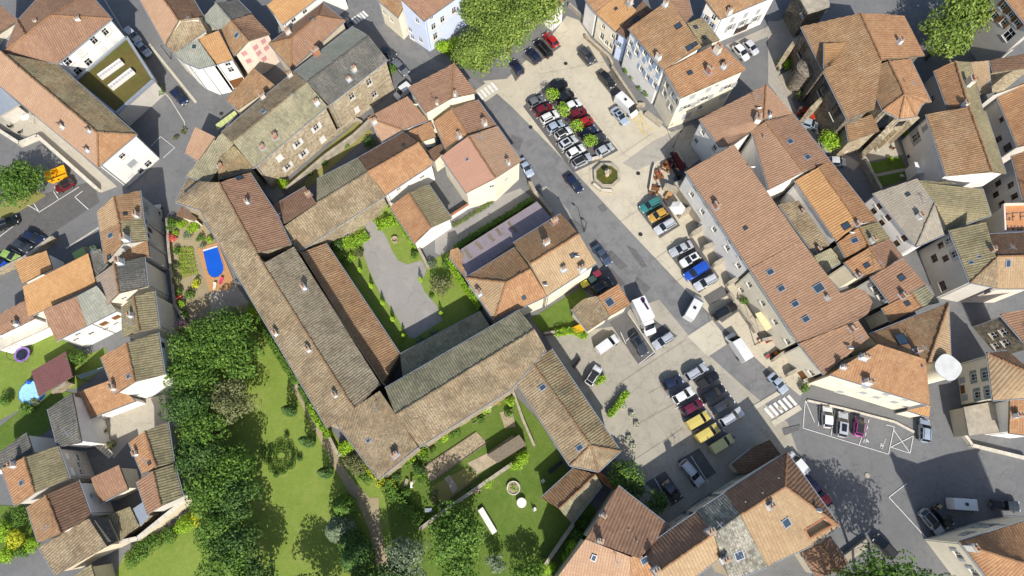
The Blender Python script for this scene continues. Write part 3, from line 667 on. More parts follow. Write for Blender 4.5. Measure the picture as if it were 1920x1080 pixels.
house('C', 'cream house with bright orange roof above the ramp', '470,74 588,182 700,60,r 610,-38,r', '0123:orange', 6.6, 8.6, 'w_cream', win='513,150,,.9,1.3 568,205,,.9,1.3 505,205,,1,1.8 530,240,,.9,1.3 555,260,,.9,1.4', chim='660,20,,1.3', sky='585,50,k,.5,.6')
house('C', 'narrow pale blue house with dark brown roof', '588,180 648,222 800,72,r 735,5,r', '0123:browndark', 7.0, 9.0, 'w_blue', win='600,250,b,.9,1.3', chim='780,45,,1.2', sky='700,110,k')
house('C', 'tall grey fronted house with many shuttered windows and weathered brown roof', '655,160 885,-2,r 1066,262,r 850,393', '0123:rust', 10.6, 12.8, 'w_white', win='667,243,b 712,250,b 700,293,b 657,300,b 748,297,b 740,340,B 783,347,b 727,387,b 778,382,B 822,388,b 817,428,B 762,433,b 802,476,b', chim='820,330,w,1.2 860,30,w,1', sky='935,148,k,.9,1.2 998,270,k,1,1.1 1028,250,k,.7,1')
house('C', 'cream corner house with orange roof and grey shutters', '855,396 1165,238,r 1318,391,r 950,552', '0123:terra', 10.2, 12.0, 'w_cream', win='870,478,g 857,522,g 905,535,g 922,562,g 893,602,g 1015,545,G,1.2,1.4 1105,505,G,1.2,1.4 1160,470,,.8,1 987,600,g,1.6,1.4 1085,555,g,1.6,1.4 982,652,G,1.8,1.8 1215,488,g,1.6,1.4 1060,605,,1,1.4 1190,540,G,1.6,1.4', chim='1150,290,,1.5 1105,405,o,1.3 1188,380,w,.9', sky='1000,410,k,.7,.9 1187,343,k,.5,.5')
house('C', 'rust roofed back house behind the tall grey fronted house', '985,132,r 1072,98 1168,225 1066,260,r', '0123:rustold', 8.4, 9.4, 'w_cream', sky='1032,155,k,.8,.8 1082,212,k,.8,.8')
house('C', 'small brown roofed back house beside the white balconies', '888,5,r 990,-20 1015,85 975,125,r', '0123:brown', 8.6, 9.6, 'w_cream')
house('C', 'white shop house with rust roof facing the two parked white cars', '1172,108 1500,-30 1420,-170,r 1085,-5,r', '0123:rust', 8.0, 10, 'w_white', win='1240,110,G 1315,85,G 1385,65,G 1228,155,g,1.1,1.7 1297,130,g,1.1,1.7 1370,108,g,1.1,1.7 1430,85,g,1.1,1.7 1270,203,k,3.2,2 1345,178,k,1.2,2 1398,155,k,1.2,2 1135,95,,.9,1.3 1090,100,b,.9,1.3 1120,140,b,.9,1.3', chim='1220,75,,1.2')
house('D', 'dark stone gabled building beyond the church square', '150,-60 330,-80 350,40 225,75', '0123:concrete', 7, 7, 'darkstone', flat=True, win='210,60,,1.2,1.8')
# ------------------------------------------------------------------ church
ch = house('D', 'large stone church with orange tiled nave and rounded apse', '185,150 520,75,r 640,338,r 600,612,m 445,672 765,88,10.5 882,312,10.5', '01234:rust 1562:terra', 9.0, 13.0, 'darkstone', name='church', cat='church', inset=.5, win='195,285,x,1.4,3 315,500,x,1.8,3.6 385,625,x,1.8,3.6 424,757,x,.9,1', chim='735,240,w,1')
FR['D2'] = FR['D']
apse = house('D', 'raised church choir with ribbed polygonal apse roof', '540,397 680,344,r 800,330 918,574 870,577 832,656 740,669 645,620 770,530,r', '0187:rust 12348:terra 458:terra 568:terra 678:terra', 10.4, 13.0, 'stone', name='church_choir', cat='church', inset=.4, win='650,690,x,1.6,4 735,715,x,1.6,4')
house('D', 'low church side chapel with rust roof and pale wall', '437,703 590,640,r 626,737,r 455,800', '0123:rust', 6.0, 7.2, 'stone', name='side_chapel', cat='chapel', inset=.2)
house('D', 'small bright orange roof over the church stair porch', '315,245 445,237,r 352,372,r 315,382', '0123:orange', 10.5, 11.5, 'darkstone', name='church_porch', cat='porch')
# ------------------------------------------------------------------ east block
house('R1', 'brown roofed corner house with white west gable beside the alley', '590,55,r 213,250 328,408 405,396,m 512,318,m 576,250,r 742,222', '012345:bigbrown 056:bigbrown', 8.0, 10.4, 'w_white', win='232,325,,.9,1.1 195,372,,.9,1.3 300,410,,.9,1.3 250,300,,.8,.8', chim='530,265,w,1.6 610,232,w,.7 540,205,y', amp=.09)
house('Z', 'large white fronted terrace house with wide red brown roof north of the parapet', '1285,321 1376,271,r 1503,452,r 1405,503', '0123:bigbrown', 8.0, 11.0, 'w_white', win='S7,255,290,,1,1.4 S7,345,435,,1,1.4 S7,445,585,,1,1.4 S7,555,740,,1,1.4 S7,650,890,,1,1.4 S7,290,235,,.8,.6 S7,385,385,,.8,.6 S7,480,535,,.8,.6 S7,665,830,,.8,.6 S7,575,690,,.8,.6', chim='1342,387,o,1.2 1408,318,y', sky='S7,710,575,k,.6,.7', amp=.09)
house('Z', 'large red brown roof with five skylights and a rounded corner', '1405,503 1503,452,r 1576,550,r 1600,540,11.6 1622,545,12 1636,566,12 1628,588,11.7 1609,600,11.2 1497,642', '012345678:bigbrown', 8.0, 11.0, 'w_cream', win='R2,30,310,,1,1.3 R2,75,280,,1,1.3 R2,150,385,,1,1.3 R2,220,490,,1,1.3 R2,290,600,,1,1.3', sky='R2,193,210,,.9,1.1 R2,255,303,,.9,1.1 R2,333,390,,.9,1.1 R2,393,475,,.9,1.1 R2,465,300,,1.3,1.5', chim='R2,512,355,,.6', amp=.09)
house('Z', 'red brown roof south of the dark step beside the market terraces', '1497,644 1609,601,r 1630,633,r 1545,703', '0123:bigbrown', 7.6, 9.8, 'w_cream', win='R2,380,800,d,1.4,2.2 R2,425,778,,1,1.2', chim='R2,650,530,o,1 R2,630,645,y', amp=.09)
house('R1', 'brown gabled rear range with two skylights over the parked red car', '508,320 585,262,r 742,222 950,487 800,547,r 605,648', '0145:bigbrown 1234:brown', 8.2, 9.8, 'w_white', sky='722,377,,.9,1.2 820,465,,.9,1.2 590,613,,1.1,1.2', chim='575,350,v', amp=.085)
house('R1', 'orange gabled house with a white side wall over the narrow court', '750,597 885,518,r 952,488 1216,822 1110,838,r 985,938', '0145:orange 1234:terra', 7.6, 9.6, 'w_white', sky='1040,852,k,1.0,1.2', chim='1100,840,o,.8', amp=.1, period=.42)
house('R1', 'low lichen brown roof in the court behind the large brown roof', '660,730 772,708,r 946,960,r 866,1016', '0123:old', 4.6, 5.6, 'w_white', chim='790,770,o,.7 880,985,o,.8')
house('R1', 'small striped roof with a white skylight below the orange gable', '990,945 1113,857,r 1216,826 1284,920 1168,963,r 1036,1030', '0145:terra 1234:olive', 6.4, 8.0, 'w_cream', sky='1087,933,,.9,1.1', chim='1180,935,w,1.1 1058,900,y')
house('R2', 'little mossy lean-to beside the light well', '440,120,r 532,76,r 600,152 492,214', '0123:olddark', 5.0, 6.0, 'w_cream', chim='460,90,o,.8')
house('R2', 'terracotta gable with a skylight south of the striped roof', '608,155 746,70,r 862,22 938,125 828,190,r 690,242', '0145:terra 1234:brown', 6.6, 8.2, 'w_cream', sky='735,172,k,.8,.9', chim='885,160,,1.1 690,230,o,.7')
house('R2', 'red brown roofed house with white wall over the rounded corner', '755,236 938,130,r 1066,278,r 866,386', '0123:brown', 7.2, 9.0, 'w_white', sky='930,242,k,.9,1', chim='935,345,o,1', win='780,305,g,1,1.3 815,350,g,1,1.3', amp=.09)
house('R2', 'small two tone roof squeezed north of the long zinc gutter', '820,412 985,328,r 1066,280 1146,382 1040,405,r 870,496', '0145:terra 1234:olddark', 6.0, 7.4, 'w_cream', sky='962,387,k,.8,.8', chim='1000,300,o,.8')
house('R2', 'wedge shaped roof with a large square skylight beside the round tower', '748,562 1195,382 1207,686 1078,722,r 795,612,m', '0134:rust 123:tan', 7.6, 10.0, 'w_cream', sky='930,590,k,1.6,1.8', chim='1015,655,o,.9')
house('R2', 'cream house with bright orange roof facing the marked parking bays', '525,787 800,616,r 1066,702,r 1092,962', '0123:terra', 8.6, 10.6, 'w_cream', win='575,887,G 640,850,S,2,1 715,890,G 790,915,G 720,860,G,.9,.9 845,897,G 890,942,G 948,930,G,.8,.8', chim='735,830,w,1.3 715,690,w,1.2 605,745,w,.8 1045,745,v', tl=.42)
house('R2', 'small orange lean-to roof at the corner of the cream house', '960,988 1092,960,r 1085,1028', '012:orange', 4.2, 5.2, 'w_cream')
# ------------------------------------------------------------------ far east
house('R4', 'white walled house with six dark windows and grey pink roof', '165,190 540,66,r 683,278,r 528,643 768,536', '0123:greypink 243:greypink', 9.4, 11.2, 'w_white', win='222,298,k 168,343,k 295,395,k 235,442,k 428,570,k 362,615,k', chim='545,395,w,1.1', sky='458,202,k,.6,.7', amp=.05)
house('R4', 'olive mossy roof behind the grey pink roofed house', '545,80,r 820,97 950,152 1090,150 1162,375 800,502 690,285,r', '0123456:olive', 7.6, 9.6, 'w_grey')
house('R4', 'olive roofed house with tall grey facade and brick patch beside the alley', '808,500 1117,430,r 1206,740,r 985,946 1216,992', '0123:olive 243:old', 8.8, 11.0, 'w_grey', win='738,630,k 683,740,k,1.3,1.4 778,740,k 850,705,g 800,592,g,.9,1.2 755,972,k,1.6,1.4', sky='1060,725,,.6,.8 995,775,,.6,.8', chim='1165,670,o,.8')
house('R4', 'house with rust brown and mottled orange roof halves at the right edge', '1150,537 1540,515 1540,718,r 1208,724,r 1215,996 1540,996', '0123:browndark 3254:tan', 8.6, 10.6, 'w_pink', sky='1302,783,,.8,1.2', chim='1200,925,o,.9', win='1050,990,g 1120,985,g')
terr = house('R4', 'flat orange roof terrace painted with large grey letters', '1255,292 1560,285 1560,520 1265,525', '0123:concrete', 7.4, 7.4, 'w_cream', flat=True)
house('R3', 'gabled house with terracotta and olive halves behind the choir', '680,237 858,155,r 972,542,r 792,548 986,165 1093,576', '0123:terra 1452:olive', 7.8, 9.6, 'w_grey', chim='960,350,,1.6 930,530,w,1', win='668,470,,1,1')
house('R3', 'tan roofed narrow house beside the terracotta and olive gable', '986,165,r 1140,152 1166,420 1066,440,r', '0123:tan', 6.8, 7.8, 'w_grey')
house('R3', 'large house with striped terracotta and olive roof and arched window', '613,605 975,545,r 1113,578 1288,1105 1172,1090,r 782,1125', '0145:rust 1234:olive', 8.0, 10.2, 'w_white', win='525,795,g,1.3,2.2 607,718,G,1,1.3 R4,1060,100,S,1.2,1.2')
house('R3', 'orange tan roof at the right edge above the grey windowed wall', '1203,435 1210,425,r 1560,290,r 1600,830,r 1385,880', '01234:terra', 8.0, 10.0, 'w_grey', win='1250,650,k,.9,.9 1225,815,k 1302,885,k,1.3,1.8')
house('R3', 'terracotta roof at the right edge below the orange tan roof', '1333,952 1540,890,r 1600,1420,r 1432,1330', '0123:terra', 8.0, 10.0, 'w_grey', win='R4,1220,108,k R4,1328,122,k R4,1200,202,k R4,1360,216,k R4,1252,282,k')
house('R3', 'dark weathered roofs with broken parapets at the right edge', '1150,150 1540,75,r 1540,205,r 1180,250', '0123:browndark', 6.6, 7.8, 'rubble')
house('D', 'tall grey apartment building with brown shutters in the top right corner', '1290,-60 1480,180 1640,60,r 1450,-160,r', '0123:terra', 11.5, 13, 'w_grey', win='1325,35,o 1275,88,o 1327,125,o 1405,125,o 1380,72,o 1355,195,,1.6,2.2 1432,30,o 1430,215,,1.2,1.6 1400,258,k,1.6,2.2')
# ------------------------------------------------------------------ south east
house('R5', 'grey stone house with a dark red door in the shaded lane', '1232,130 1540,80,r 1600,430,r 1440,372', '0123:brown', 7.0, 8.8, 'darkstone', win='1188,310,,1.1,1.4 1272,283,,1.1,1.4 1235,430,,1.1,1.4 1320,412,,1.1,1.4 1075,350,d,2.2,3.2')
house('R5', 'cream house with grey green shutters and half shaded striped roof', '1125,460 1560,660,r 1600,830 1175,858 1300,440', '0123:tan 041:browndark', 7.4, 9.2, 'w_cream', win='915,690,G 1015,660,v 1108,640,v 925,765,d,1.4,1.2 1045,810,v 1135,790,v 940,835,G', amp=.11, period=.5)
house('L', 'low building with a flat grey concrete roof terrace', '1100,130 1357,80 1357,262 1130,292', '0123:concrete', 3.6, 3.6, 'w_beige', flat=True, inset=.1)
house('L', 'terracotta roofed white house beside the flat concrete terrace', '1360,78,r 1540,72,r 1540,300 1355,276', '0123:terra', 5.8, 7.2, 'w_white', chim='1390,180,w,1.2')
house('L', 'tall hipped house in the bottom right corner with shaded front', '1078,888 1400,783 1600,740 1600,1060,r 1182,928,r 1320,1200', '01234:terra 0435:terra', 8.8, 11.2, 'w_cream', win='1120,842,g 1250,797,g 1190,800,g 1070,960,g 1160,1060,g', chim='1140,920,w,1.2', tl=.42)
# ------------------------------------------------------------------ south row
house('R6', 'large brown roofed house beside the garden pavilion lane', '716,318 1152,662 896,932,r 440,767,r', '0123:brown', 7.0, 9.4, 'w_beige', chim='560,780,g,1 590,570,o,.9 800,690,v 870,785,v', amp=.1, period=.48)
house('R6', 'wide pink roof at the bottom edge with an ivy covered side', '440,770,r 818,918,r 822,1200 150,1160', '0123:pink', 6.6, 9.4, 'w_beige', sky='510,925,,.7,.9', amp=.07)
house('R6', 'narrow terracotta roof strip with a blue skylight at the bottom edge', '820,920,r 905,898,r 1040,1062 900,1200 822,1200', '01234:terra', 7, 9.2, 'w_beige', sky='935,945,,1.1,1.1')
house('R7', 'long house with brown north slope and tan south slope', '-345,862 120,540 258,722,r -225,1060,r 345,905 -100,1240', '0123:brown 3245:tan', 8.0, 10.4, 'w_beige', win='30,560,g,1.2,1.2', chim='225,700,,1.2 -230,1030,w,1.1', amp=.1, period=.48)
house('R7', 'section with mottled grey and white tiles between brown roofs', '120,537 356,380 490,562,r 258,722,r 715,1002 400,1120', '0123:greymot 3245:greymot', 8.0, 10.4, 'w_beige', win='160,460,g,1,1.2 250,395,g,1,1.2', sky='475,905,,1.3,1.2', chim='350,940,w,1.1')
ch6 = house('R7', 'corner house with dark striped hip, tan slope and roof terrace', '356,378 880,36 1322,656 862,326,r 490,563,r 1090,822 770,965 716,1003', '0134:brown 123:browndark 325674:tan', 8.0, 10.8, 'w_cream', win='380,322,g 490,246,g 600,176,g 320,355,,.8,1 540,210,,.8,1', chim='735,490,w,1.1 665,380,v 520,455,v 800,255,v 1130,530,y', sky='873,630,,1.2,1.2', holes=('1030,692 1195,590 1268,650 1068,765',), amp=.11, period=.5)
HP = ch6.hole; zf = min(p[2] for p in HP)-1.0
part('terrace_floor', [(p[0], p[1], zf) for p in HP], [tuple(range(len(HP)))], 'concrete', ch6.root)
for i in range(len(HP)):
    a, b = HP[i], HP[(i+1) % len(HP)]; part('terrace_wall', [(a[0], a[1], zf), (b[0], b[1], zf), (b[0], b[1], b[2]+.12), (a[0], a[1], a[2]+.12)], [(0, 1, 2, 3)], 'w_beige', ch6.root)
    d = b-a; MB().box((a+b)/2+(0, 0, .08), (np.linalg.norm(d), .22, .12), ax=(d/np.linalg.norm(d), np.cross((0, 0, 1), d/np.linalg.norm(d))/max(.1, np.linalg.norm(np.cross((0, 0, 1), d/np.linalg.norm(d)))), (0, 0, 1))).part('terrace_coping', 'claypot', ch6.root)
house('R7', 'low dark brown outbuilding roof in the shade of the corner house', '415,136 590,-5 735,-70,r 832,62,r 560,205 480,222', '012345:browndark', 3.4, 4.6, 'w_beige')
house('R7', 'low gabled brown roof at the foot of the stone steps', '940,806 1165,815,r 1242,745 1402,972 1312,1042,r 1130,1095', '0145:brown 1234:brown', 3.8, 5.0, 'w_beige')
# ------------------------------------------------------------------ west row along the narrow street
house('S5', 'rust roofed house at the head of the narrow west street', '820,526 958,400,r 1182,347 1208,576 1006,612,r 848,710', '0145:tan 1234:rust', 7.6, 9.2, 'w_grey', chim='1160,560,,1', sky='1055,545,k,.5,.6', win='1235,500,g 1240,590,g', gutter=True)
house('S5', 'house with olive and rust roof halves and one pale skylight', '848,711 1006,613,r 1209,578 1244,768 1026,800,r 886,962', '0145:rust 1234:olive', 7.4, 9.0, 'w_grey', sky='938,727,,.9,1.1 925,908,k,.8,.8', chim='1070,760,w,1.3', win='1235,712,k 1270,740,k 1265,680,k')
house('S5', 'low shaded rust roof between two higher houses on the narrow street', '1028,798 1246,771,r 1262,905,r 1032,945', '0123:rust', 6.2, 7.0, 'w_grey', chim='1050,805,,1.1')
house('E', 'small bright orange garage roof next to the sloping car park wall', '80,392 262,330,r 296,430,r 126,517', '0123:orange', 3.8, 4.6, 'w_white', gutter=False)
house('E', 'large bright orange roof with long straight tile lines', '128,532,r 497,345,r 541,520 160,705', '0123:orange', 6.6, 8.2, 'w_cream', amp=.08)
house('E', 'narrow dark grey roof strip beside the large orange roof', '500,340,r 566,320,r 602,402 542,476', '0123:slate', 6.6, 7.8, 'w_cream')
house('E', 'white house with half brown and half grey roof above the small lawn', '242,667,r 432,588,r 490,753 317,838 545,527,r 658,668', '0123:brown 1452:grey', 6.8, 8.6, 'w_white', win='440,800,,.9,.9 515,795,,.9,1 585,740,O,1.2,1.2 655,705,O,1.2,1.2 430,830,,.9,.9 600,770,,.8,.8 655,740,,.8,.8')
house('E', 'house with mossy red and dark slate roof halves', '540,478 643,401,r 812,365 831,530 668,571,r 598,640', '0145:redgrey 1234:slate', 7.4, 9.2, 'w_cream', chim='680,395,w,1.2 822,370,w,.6', win='700,597,,.8,.8')
house('E', 'olive gabled house with a small skylight in the west row', '686,645 752,590,r 870,556 897,764 786,785,r 690,816', '0145:olive 1234:olive', 7.2, 8.6, 'w_cream', chim='740,695,w,.9')
house('S1', 'house with terracotta and olive roof halves and a white south gable', '850,492 1066,376,r 1336,285 1388,640 1140,702,r 975,806', '0145:terra 1234:olive', 7.6, 9.6, 'w_white', chim='965,752,,1.1 1075,370,w,1.2', sky='1090,655,,.7,.8', win='1375,390,k 1395,170,k')
house('S1', 'orange brown extension roof between the slate gable and the white south gable', '627,800,r 940,685,r 1146,862 718,1025', '0123:terra', 4.0, 5.6, 'w_white', win='880,970,,1.6,1.2 1010,920,,1,1')
house('I', 'slate roofed white house beside the small garden', '268,141 406,50,r 459,330,r 325,356', '0123:slate', 6.4, 7.8, 'w_white')
house('I', 'house with olive and terracotta roof and a grey windowed east wall', '10,478 137,412,r 327,348 391,531 195,612,r 85,691', '0145:terra 1234:olive', 6.8, 8.6, 'w_grey', win='440,412,,1.1,.8 445,453,,.9,.8 457,493,,.9,.8 380,405,S,.9,.9 410,490,S,1.2,.9', sky='125,555,,.8,.9', chim='80,455,w,1')
house('I', 'slate roof at the left edge by the shaded lawn', '-80,440 150,271,r 188,386,r -80,520', '0123:slate', 5.6, 7.2, 'w_white')
house('I', 'house with brown patchwork roof and blush west slope', '150,692 258,625,r 441,540 514,740 345,840,r 214,892', '0145:rust 1234:browndark', 6.4, 8.2, 'w_white', win='497,592,d,1.2,1.2 515,628,,.7,.7', chim='205,595,')
house('I', 'barn with one broad lichen brown slope at the end of the lane', '218,922 500,756,r 602,913,r 312,1076', '0123:old', 5.4, 7.0, 'w_beige')
house('I', 'small brown roofed store in the middle of the west yard', '510,530,r 670,455,r 722,590 566,671', '0123:brown', 4.2, 5.2, 'w_cream')
house('I', 'gabled yard house with terracotta and olive roof under the tall trees', '725,328 815,265,r 944,213 978,440 880,468,r 800,506', '0145:terra 1234:olive', 6.8, 8.6, 'w_grey', sky='845,443,k,.6,.7', chim='770,390,w,.9', win='1010,350,k,.8,.8 1045,385,k')
house('I', 'gabled yard house with red and olive striped roof by the big shaded wall', '768,548 860,490,r 980,446 1030,632 905,688,r 830,735', '0145:brown 1234:olive', 6.8, 8.6, 'w_grey', chim='800,500,,.9', amp=.1)
house('I', 'flat weathered roof patch in the corner of the west yard', '600,742 732,690 780,790 665,890', '0123:olive', 3.8, 4.4, 'rubble', gutter=False)
house('I', 'small grey metal roof in the corner of the west yard', '748,702 806,662 842,742 790,800', '0123:zinc', 3.6, 3.6, 'rubble', flat=True)
house('I', 'dark roofed barn end beside the flat weathered roof', '502,756,r 600,750 662,885 604,913,r', '0123:slate', 5.0, 6.9, 'w_beige', gutter=False)
house('I', 'small striped roof cut by the bottom edge on the left', '370,1120 512,1012,r 560,1180,r 420,1260', '0123:olive', 4, 5.4, 'w_beige')
house('S1', 'garden shelter with a plain maroon sheet roof', '263,615 556,445 612,655 326,825', '0123:maroon', 2.9, 3.3, 'timber_grey', name='garden_shelter', cat='shelter', amp=.02, inset=1.2, gutter=False)
house('S1', 'red brown roofed house at the left edge above the white garden wall', '-90,180 205,18,r 292,168,r 20,300 -90,330', '01234:brown', 5.4, 6.6, 'w_white', chim='140,215,w,.9')
house('E', 'long white house front with a red band above the trampoline lawn', '-30,790 262,715 275,760 -30,900', '0123:concrete_lt', 3.4, 3.4, 'w_white', flat=True)
print('MISS', len(MISS), MISS)
# ------------------------------------------------------------------ ground surfaces
SEQ = 0
def sheet(name, fr, poly, mat, z, parent=None, kind='structure'):
    global SEQ
    SEQ += 1; P = pts(fr, poly, 0.0); P[:, 2] = z*2.6+SEQ*.0004
    if area2(P) < 0: P = P[::-1]
    bm = bmesh.new(); f = bm.faces.new([bm.verts.new(p) for p in P]); f.normal_update(); bmesh.ops.triangulate(bm, faces=[f])
    me = bpy.data.meshes.new(name); bm.to_mesh(me); bm.free(); me.materials.append(M(mat))
    o = bpy.data.objects.new(name, me); link(o, parent)
    if parent is None and kind: o['kind'] = kind
    ORG[o.name] = np.zeros(3); return o
gnd = part('ground', [(-2000,-2000,0),(2000,-2000,0),(2000,2000,0),(-2000,2000,0)], [(0,1,2,3)], 'asphalt'); gnd['kind'] = 'structure'
street = sheet('main_street', 'Z', '620,-20 712,-20 770,60 806,108 850,128 893,150 960,202 1035,278 1108,356 1200,455 1287,547 1362,620 1440,695 1504,742 1476,792 1400,728 1330,672 1250,590 1176,522 1105,440 1038,365 985,300 935,232 905,175 880,150 805,130 745,95 700,60', 'asphalt_road', .012)
lower = sheet('lower_street', 'Z', '1476,792 1504,742 1560,750 1640,780 1760,790 1920,860 2000,900 2000,960 1900,1000 1760,1000 1700,1120 1560,1000 1500,880', 'asphalt', .008)
west_street = sheet('west_street', 'Z', '200,-20 244,-20 250,13 308,83 388,167 433,200 377,240 347,287 333,327 328,360 316,410 320,460 333,573 340,640 330,640 328,593 310,510 297,420 287,360 277,330 307,297 328,277 350,247 348,230 320,187 290,152 238,70', 'asphalt', .008)
plaza = sheet('north_square', 'Z', '905,152 950,148 1005,95 1040,60 1062,30 1085,38 1110,75 1178,190 1258,248 1300,235 1310,262 1285,300 1262,336 1330,440 1400,540 1470,640 1530,712 1500,742 1440,694 1362,619 1287,546 1200,454 1108,355 1035,277 960,201', 'plaza', .02)
south_sq = sheet('south_square', 'Z', '1022,630 1095,620 1150,612 1180,580 1236,562 1300,640 1400,730 1476,792 1500,860 1420,870 1300,945 1250,985 1195,950 1160,880 1150,850', 'plaza_south', .016)
sheet('church_square', 'D', '0,120 60,120 180,60 340,60 190,160 120,320 60,420 160,620 300,700 440,870 520,920 480,960 330,860 130,640 0,470', 'paving_grey', .01)
sheet('shop_pavement', 'C', '1200,255 1440,150 1480,190 1240,290', 'paving_grey', .024)
cross_alley = sheet('cross_street', 'C', '620,920 800,790 1010,700 1050,740 900,870 700,960', 'paving_grey', .028)
sheet('crossing_slab', 'G', '985,812 1125,720 1226,846 1102,926', 'slab', .03)
sheet('crossing_slab', 'G', '545,60 600,55 630,100 600,130', 'slab', .03)
bays = []
for fr, p in (('C', '62,600 235,442 345,540 598,848 490,905 345,972'), ('C', '480,440 560,395 625,510 565,545'), ('C', '362,305 430,258 485,350 425,378'), ('C', '55,320 180,185 278,262 125,372'), ('C', '-10,400 30,330 75,390 20,460'),
              ('C', '585,560 640,525 720,625 650,650'), ('G', '705,95 832,10 945,190 830,262'), ('G', '872,338 1012,252 1165,480 1050,570'), ('G', '1075,590 1180,528 1228,572 1108,638'), ('G', '1130,690 1240,610 1290,660 1180,735'),
              ('G', '548,735 650,675 805,912 712,972'), ('G', '735,760 800,720 930,810 800,890'), ('K', '930,432 1052,360 1148,500 1022,582'), ('K', '748,556 862,490 965,640 890,690')):
    sheet('parking_bay', fr, p, 'asphalt_dark', .026)
sheet('parking_bay', 'K', '830,5 1200,-60 1445,250 1240,410 1050,330 960,190', 'paving_grey', .022)
sheet('east_parking', 'K', '840,15 960,-40 1085,130 1195,270 1260,300 1140,380 1040,290 955,170', 'asphalt', .026)
sheet('lane', 'S6', '-20,600 -20,440 480,140 700,60 800,140 750,215 170,565 80,660', 'gravel', .01)
sheet('shaded_pavement', 'S6', '860,60 920,40 1100,240 1195,420 1130,420 960,300', 'paving_grey', .026)
sheet('convent_yard', 'S4', '760,490 880,430 960,570 870,640', 'paving_grey', .01)
sheet('lawn', 'Z', '318,600 480,560 530,660 650,850 715,900 760,1140 240,1140 270,1040 352,960 372,930 345,880', 'lawn', .01)
sheet('garden_path', 'J', '415,430 480,450 560,560 640,640 690,640 700,800 770,1120 690,1120 640,830 590,710 500,570', 'earth', .018)
sheet('garden_path', 'J', '205,20 240,0 330,160 420,300 480,440 430,440 330,260', 'earth', .018)
sheet('south_lawn', 'Z', '705,898 790,845 960,735 1012,790 1070,890 1120,960 1060,1060 1000,1140 760,1140 722,935', 'lawn_lush', .012)
sheet('vegetable_plot', 'J', '940,475 1240,272 1302,332 985,552', 'soil', .03)
sheet('vegetable_plot', 'J', '1190,445 1300,390 1440,290 1480,330 1360,440 1240,510', 'dirt', .03)
sheet('vegetable_plot', 'J', '990,575 1180,470 1250,520 1040,680', 'lawn_dry', .028)
sheet('vegetable_plot', 'J', '1370,160 1440,140 1460,240 1400,250', 'soil', .03)
sheet('garden_path', 'J', '1060,530 1090,510 1140,590 1105,615', 'concrete', .04)
sheet('courtyard_lawn', 'Z', '606,452 640,438 730,382 782,452 800,492 845,470 900,582 750,668', 'lawn', .01)
sheet('courtyard_gravel', 'F', '600,285 612,185 650,160 690,195 720,232 745,280 765,330 800,385 850,408 930,385 962,432 930,515 948,560 1015,636 1050,722 895,822 862,820 778,680 696,565 636,440 604,350', 'gravel', .02)
sheet('cottage_lawn', 'G', '108,712 390,535 432,590 330,660 360,752 180,805', 'lawn_lush', .012)
sheet('cottage_yard', 'G', '385,540 480,450 560,430 640,520 580,540 470,590', 'asphalt_dark', .014)
sheet('pool_garden', 'E', '930,150 1105,115 1225,290 1310,520 1400,625 1380,700 1060,745 1000,650 955,300', 'earth', .01)
sheet('vegetable_plot', 'E', '995,312 1085,302 1115,462 1012,492', 'lawn_dry', .02)
sheet('pool_court', 'E', '1178,560 1330,525 1400,622 1190,692', 'terrace', .018)
sheet('side_lawn', 'S1', '-60,480 0,450 420,240 600,385 720,480 900,410 870,600 640,760 480,770 170,935 -60,1060', 'lawn', .01)
sheet('side_lawn', 'S1', '-60,1130 170,940 490,770 640,800 430,960 430,1100 200,1250 -60,1300', 'lawn_lush', .014)
sheet('lane_garden', 'I', '-30,680 150,690 215,900 0,1010 -30,1010', 'lawn_lush', .01)
sheet('corner_lawn', 'I', '700,960 830,870 1120,730 1210,900 1220,1140 620,1140', 'lawn', .014)
sheet('yard', 'I', '480,210 760,95 930,60 960,260 720,330 640,420 560,300', 'terrace', .012)
sheet('terrace_floor', 'A', '-20,650 130,590 200,640 660,1050 570,1085 230,790 -20,720', 'terrace', .012)
sheet('church_lawn', 'D', '535,925 745,880 800,1000 600,1070', 'lawn_lush', .014)
sheet('garden_path', 'D', '580,985 770,945 778,962 585,1000', 'paving_grey', .024)
sheet('church_terrace', 'D', '480,830 720,770 760,870 530,915', 'terrace', .016)
sheet('front_garden', 'B', '1000,265 1130,200 1230,370 1200,400', 'lawn_lush', .016)
sheet('alley_garden', 'B', '130,1065 570,685 660,745 270,1075', 'lawn_dry', .012)
sheet('parking_corner_lawn', 'E', '-30,200 30,180 90,120 200,60 260,20 180,-20 -30,80', 'lawn_dry', .012)
sheet('car_park', 'E', '-20,200 60,150 250,10 520,-60 560,60 250,260 -20,440', 'asphalt_dark', .008)
# painted markings
def line(fr, s, w, mat, parent, name='painted_line', z=.036):
    global SEQ
    P = pts(fr, s, 0.0); z = z*2.6+.03
    for a, b in zip(P[:-1], P[1:]):
        SEQ += 1; z += .0006; d = (b-a)[:2]; L = np.linalg.norm(d); n = np.array([-d[1], d[0]])/L*w/2
        part(name, [(a[0]+n[0], a[1]+n[1], z), (b[0]+n[0], b[1]+n[1], z), (b[0]-n[0], b[1]-n[1], z), (a[0]-n[0], a[1]-n[1], z)][::-1], [(0, 1, 2, 3)], mat, parent)
LW = 'line_white'
for s in ('208,92 195,248', '208,92 260,215', '195,248 675,395', '292,118 280,238', '375,145 352,292', '675,395 708,240', '690,355 815,292', '705,260 797,390', '815,292 797,390', '688,355 797,390', '530,285 510,345', '705,240 662,230'):
    line('L', s, .1, LW, lower)
for k in range(4):
    a = np.array([566, 200])+np.array([-8.5, 37])*k
    line('L', f'{a[0]:.0f},{a[1]:.0f} {a[0]-4:.0f},{a[1]+18:.0f}', .1, LW, lower)
